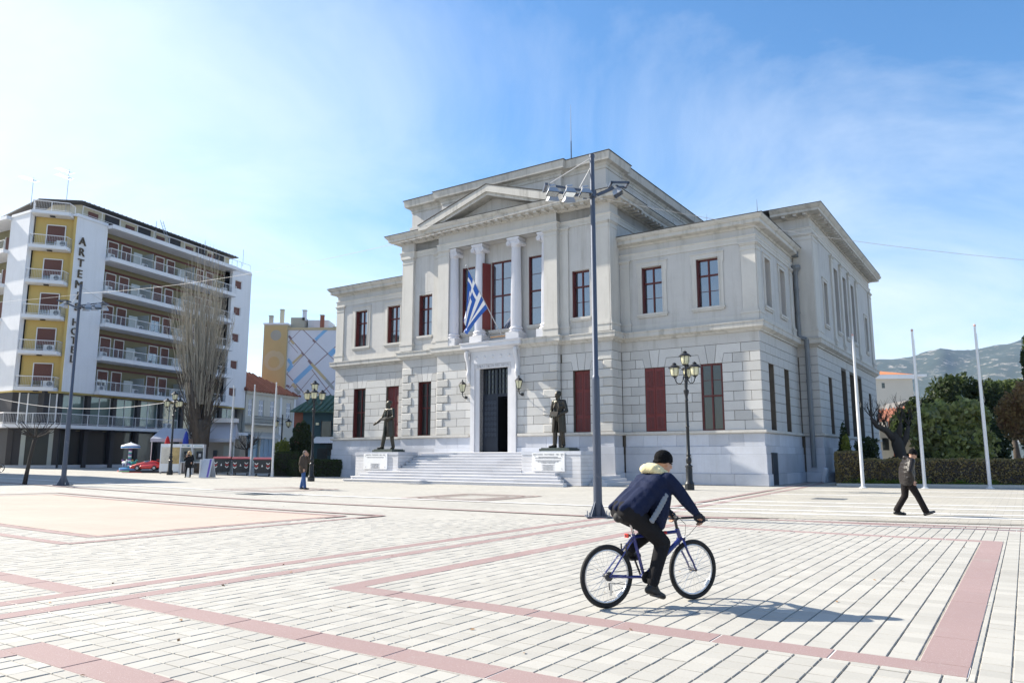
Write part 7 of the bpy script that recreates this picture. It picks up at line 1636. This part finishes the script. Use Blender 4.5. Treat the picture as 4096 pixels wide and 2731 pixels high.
# ------------------------------------------------------------------ man walking to the right
def walker():
    PW = empty('person', (10.40,20.05,0), R(-3), 'man in dark leather jacket and knit hat walking past the hedge', 'person')
    J = dict(hipR=V(.0,-.09,.90), hipL=V(.0,.09,.90), shR=V(.09,-.185,1.40), shL=V(.09,.185,1.40), elR=V(-.02,-.25,1.13), elL=V(.10,.25,1.13), wrR=V(.08,-.20,.90), wrL=V(.20,.20,.92),
             knR=V(.22,-.09,.50), anR=V(.39,-.09,.12), knL=V(-.03,.09,.50), anL=V(-.27,.09,.135))
    hc = V(.215,0,1.575); M = frame((.86,0,-.42), (.4,0,1)); b = Blob(); limbs(b, J); torso(b, J); b.cap((.10,0,1.40), hc+V(-.04,0,-.06), .06, .054); head_into(b, hc, M, 1.0)
    for s in 'RL': hand_into(b, J['wr'+s], (.3,0,-.9), (.9,0,.2), 1.0, .9)
    b.done('body', 'skin', PW, vox=.010, it=2); eyes(PW, hc, M)
    j = Blob()
    for t, hw, rr, dx in ((0,.12,.095,0),(.22,.115,.135,-.02),(.45,.11,.15,-.025),(.68,.11,.158,-.01),(.92,.11,.155,0),(1.1,.10,.145,.01)): c = V(.085,0,1.40).lerp(V(.01,0,.93), t)+V(dx,0,0); j.cap(c+V(0,-hw,0), c+V(0,hw,0), rr)
    for s in 'RL': j.chain([J['sh'+s], J['sh'+s].lerp(J['el'+s],.5), J['el'+s], J['el'+s].lerp(J['wr'+s],.55), J['wr'+s].lerp(J['el'+s],.12)], [.090,.082,.074,.066,.052])
    j.chain([V(.07,-.07,1.475),V(.0,0,1.50),V(.07,.07,1.475)], [.05,.055,.05]); j.done('jacket', 'leather_brown', PW, vox=.012, it=4)
    h = Blob(); q = lambda *v: hc + M @ V(*v); h.orb(q(-.014,0,.052), (.112,.092,.098), M); h.cap(q(-.05,0,.08), q(-.06,0,.13), .06, .035); h.chain([q(.088,0,.045), q(.04,-.078,.03), q(-.06,-.075,.0), q(-.105,0,-.01), q(-.06,.075,.0), q(.04,.078,.03), q(.088,0,.045)], [.018]*7); h.done('hat', 'black_knit', PW, vox=.010, it=3)
    t = Blob(); t.cap(J['hipR']+V(0,0,.02), J['hipL']+V(0,0,.02), .125)
    for s in 'RL': kn, an = J['kn'+s], J['an'+s]; t.chain([J['hip'+s], J['hip'+s].lerp(kn,.5), kn, kn.lerp(an,.5), an.lerp(kn,.02)], [.112,.102,.086,.082,.084])
    t.done('trousers', 'dark_trouser', PW, vox=.012, it=4)
    for an, heel, toe, mt in ((J['anR'],V(.36,-.09,.045),V(.595,-.10,.105),'shoe_leather'),(J['anL'],V(-.325,.09,.06),V(-.06,.095,.035),'shoe_black')):
        s = Blob(); s.chain([an, heel],[.05,.042]); s.chain([heel, heel.lerp(toe,.5), toe],[.042,.045,.034]); s.cap(an+V(.03,0,-.02), heel.lerp(toe,.6), .048, .04); s.done('shoe', mt, PW, vox=.010, it=2)
walker()
# ------------------------------------------------------------------ man on the phone
def phoner():
    PP = empty('person', (-9.84,35.8,gz(-9.84)), R(-6), 'man in brown jacket and blue jeans talking on a mobile phone', 'person')
    k = 1.05
    def W(x,y,z): return V(x*k,y*k,z*k)
    J = dict(hipR=W(.0,-.09,.90), hipL=W(.0,.09,.90), shR=W(-.02,-.185,1.40), shL=W(.0,.185,1.40), elR=W(-.06,-.25,1.12), elL=W(.15,.25,1.22), wrR=W(.10,-.23,.90), wrL=W(.13,.12,1.48),
             knR=W(.08,-.09,.49), anR=W(.13,-.09,.10), knL=W(-.03,.09,.49), anL=W(-.11,.09,.10))
    hc = W(.055,0,1.60); M = frame((.97,.12,-.1)); b = Blob(); limbs(b, J, .048*k,.04*k,.03*k,.082*k,.058*k,.042*k); torso(b, J, k); b.cap(W(.0,0,1.40), hc+V(-.02,0,-.06), .06, .054); head_into(b, hc, M, 1.04)
    hand_into(b, J['wrR'], (.2,0,-.97), (.9,0,.1), 1.05, .6); hand_into(b, J['wrL'], (-.1,-.3,.95), (.9,0,.2), 1.05, .8); b.done('body', 'skin', PP, vox=.011, it=2); eyes(PP, hc, M)
    MB().obox(tuple(hc+V(.03,.105,-.02)),(.03,.015,.14), ry=R(15)).build('mobile_phone', 'phone_black', PP)
    j = Blob()
    for t, hw, rr in ((0,.125,.095),(.22,.12,.14),(.45,.12,.15),(.68,.12,.155),(.92,.12,.155),(1.18,.12,.145)): c = W(-.01,0,1.40).lerp(W(-.01,0,.92), t); j.cap(c+V(0,-hw,0), c+V(0,hw,0), rr)
    for s in 'RL': j.chain([J['sh'+s], J['el'+s], J['wr'+s].lerp(J['el'+s],.15)], [.092,.080,.056])
    j.chain([W(.0,-.07,1.475),W(-.06,0,1.49),W(.0,.07,1.475)], [.05,.055,.05]); j.done('jacket', 'brown_jacket', PP, vox=.014, it=4)
    c = Blob(); c.chain([W(.05,-.06,1.48),W(-.03,-.04,1.505),W(-.03,.04,1.505),W(.05,.06,1.48)], [.028]*4); c.done('collar', 'denim', PP, vox=.012, it=2)
    h = Blob(); q = lambda *v: hc + M @ V(*v); h.orb(q(-.022,0,.035), (.098,.083,.092), M); h.orb(q(-.055,0,-.03), (.055,.07,.06), M); h.done('hair', 'grey_hair', PP, vox=.012, it=2)
    t = Blob(); t.cap(J['hipR'], J['hipL'], .12)
    for s in 'RL': kn, an = J['kn'+s], J['an'+s]; t.chain([J['hip'+s], kn, an.lerp(kn,.02)], [.108,.082,.075])
    t.done('jeans', 'denim', PP, vox=.014, it=3)
    for s, x in (('R',1),('L',1)): sh = Blob(); shoe(sh, J['an'+s], J['an'+s]+V(.19,-.02,-.065), 1.05); sh.done('shoe', 'shoe_black', PP, vox=.012, it=2)
phoner()
# ------------------------------------------------------------------ woman facing the camera
def woman():
    PW = empty('person', (-21.22,49.8,gz(-21.2)), R(-88), 'woman with long fair hair in a black coat by the phone booths', 'person'); k = 1.03
    def W(x,y,z): return V(x*k,y*k,z*k)
    J = dict(hipR=W(.0,-.10,.90), hipL=W(.0,.10,.90), shR=W(.0,-.17,1.38), shL=W(.0,.17,1.38), elR=W(.06,-.27,1.12), elL=W(.06,.27,1.12), wrR=W(.20,-.10,1.30), wrL=W(.16,.22,.98),
             knR=W(.03,-.14,.49), anR=W(.0,-.17,.09), knL=W(.05,.12,.49), anL=W(.04,.14,.09))
    hc = W(.02,0,1.56); M = frame((.95,-.15,-.15)); b = Blob(); limbs(b, J, .042,.036,.027,.08,.055,.04); torso(b, J, .95); b.cap(W(0,0,1.36), hc+V(-.02,0,-.06), .05, .045); head_into(b, hc, M, .98)
    hand_into(b, J['wrR'], (.2,.3,.9), (.3,.8,.2), .95, .8); hand_into(b, J['wrL'], (.3,0,-.9), (.5,-.6,0), .95, .9); b.done('body', 'skin', PW, vox=.011, it=2); eyes(PW, hc, M)
    j = Blob()
    for t, hw, rr in ((0,.11,.085),(.22,.105,.12),(.45,.095,.12),(.68,.10,.13),(.95,.12,.14),(1.25,.13,.13),(1.45,.13,.11)): c = W(0,0,1.38).lerp(W(0,0,.92), t); j.cap(c+V(0,-hw,0), c+V(0,hw,0), rr)
    for s in 'RL': j.chain([J['sh'+s], J['el'+s], J['wr'+s].lerp(J['el'+s],.12)], [.080,.068,.048])
    j.done('coat', 'black_cloth', PW, vox=.013, it=4)
    h = Blob(); q = lambda *v: hc + M @ V(*v); h.orb(q(-.025,0,.04), (.105,.095,.10), M)
    for s in (-1,1): h.chain([q(.02,s*.085,.05), q(.02,s*.10,-.06), q(.03,s*.12,-.22), q(.03,s*.11,-.34)], [.035,.045,.05,.03])
    h.chain([q(-.07,0,.0), q(-.08,0,-.15), q(-.07,0,-.3)], [.09,.10,.08]); h.done('hair', 'blond_hair', PW, vox=.012, it=2)
    t = Blob(); t.cap(J['hipR'], J['hipL'], .11)
    for s in 'RL': kn, an = J['kn'+s], J['an'+s]; t.chain([J['hip'+s], kn, an], [.092,.062,.05])
    t.done('leggings', 'black_cloth', PW, vox=.013, it=3)
    for s in 'RL': sh = Blob(); shoe(sh, J['an'+s], J['an'+s]+V(.16,.02,-.055), .9); sh.done('shoe', 'shoe_black', PW, vox=.011, it=2)
    hb = empty('handbag', PW.matrix_basis @ W(.06,.36,.72), R(-88), 'black handbag hanging from the arm of the woman in black', 'handbag'); bb = MB(); bb.prism([(-.16,-.12),(.16,-.12),(.13,.12),(-.13,.12)], -.05, .05); bb.build('bag', 'shoe_black', hb, rot=(0,0,R(90))); MB().tube([(0,-.10,.12),(0,-.07,.28),(0,-.09,.34),(0,.06,.28),(0,.10,.12)], .010, 5).build('strap', 'shoe_black', hb)
woman()
bicycle((-36.6,54.2,gz(-36.6)), R(200), 'bicycle standing at the left edge by the hotel corner', 'dark_metal')
# ------------------------------------------------------------------ haze between the town and the ridge
hz = MB(); hz.box(-1100, 4000, -200, 3400, -1.1, 640)
m = bpy.data.materials.new('haze'); m.use_nodes = True; m.node_tree.nodes.clear()
o_ = m.node_tree.nodes.new('ShaderNodeOutputMaterial'); pv = m.node_tree.nodes.new('ShaderNodeVolumePrincipled'); pv.inputs['Color'].default_value = (.42,.64,1,1); pv.inputs['Density'].default_value = .00007; pv.inputs['Anisotropy'].default_value = .2
m.node_tree.links.new(pv.outputs[0], o_.inputs['Volume']); MATS['haze'] = m
hz.build('haze', 'haze', None, kind='stuff')
SC.cycles.volume_bounces = 0

# a few dry leaves and scraps lying about
rg = np.random.RandomState(21); lp_ = []
for k in range(90):
    d = rg.uniform(3.5, 26); x = rg.uniform(-.66, .66)*d; lp_.append((x, d, gz(x)+.008))
ll = leaves('fallen_leaves', np.array(lp_), .03, 'leaf_litter' if 'leaf_litter' in MATS else 'wood', None, 3, 1.5, 3.0); tag(ll, 'dry leaves scattered over the paving', 'leaves', None, 'stuff')
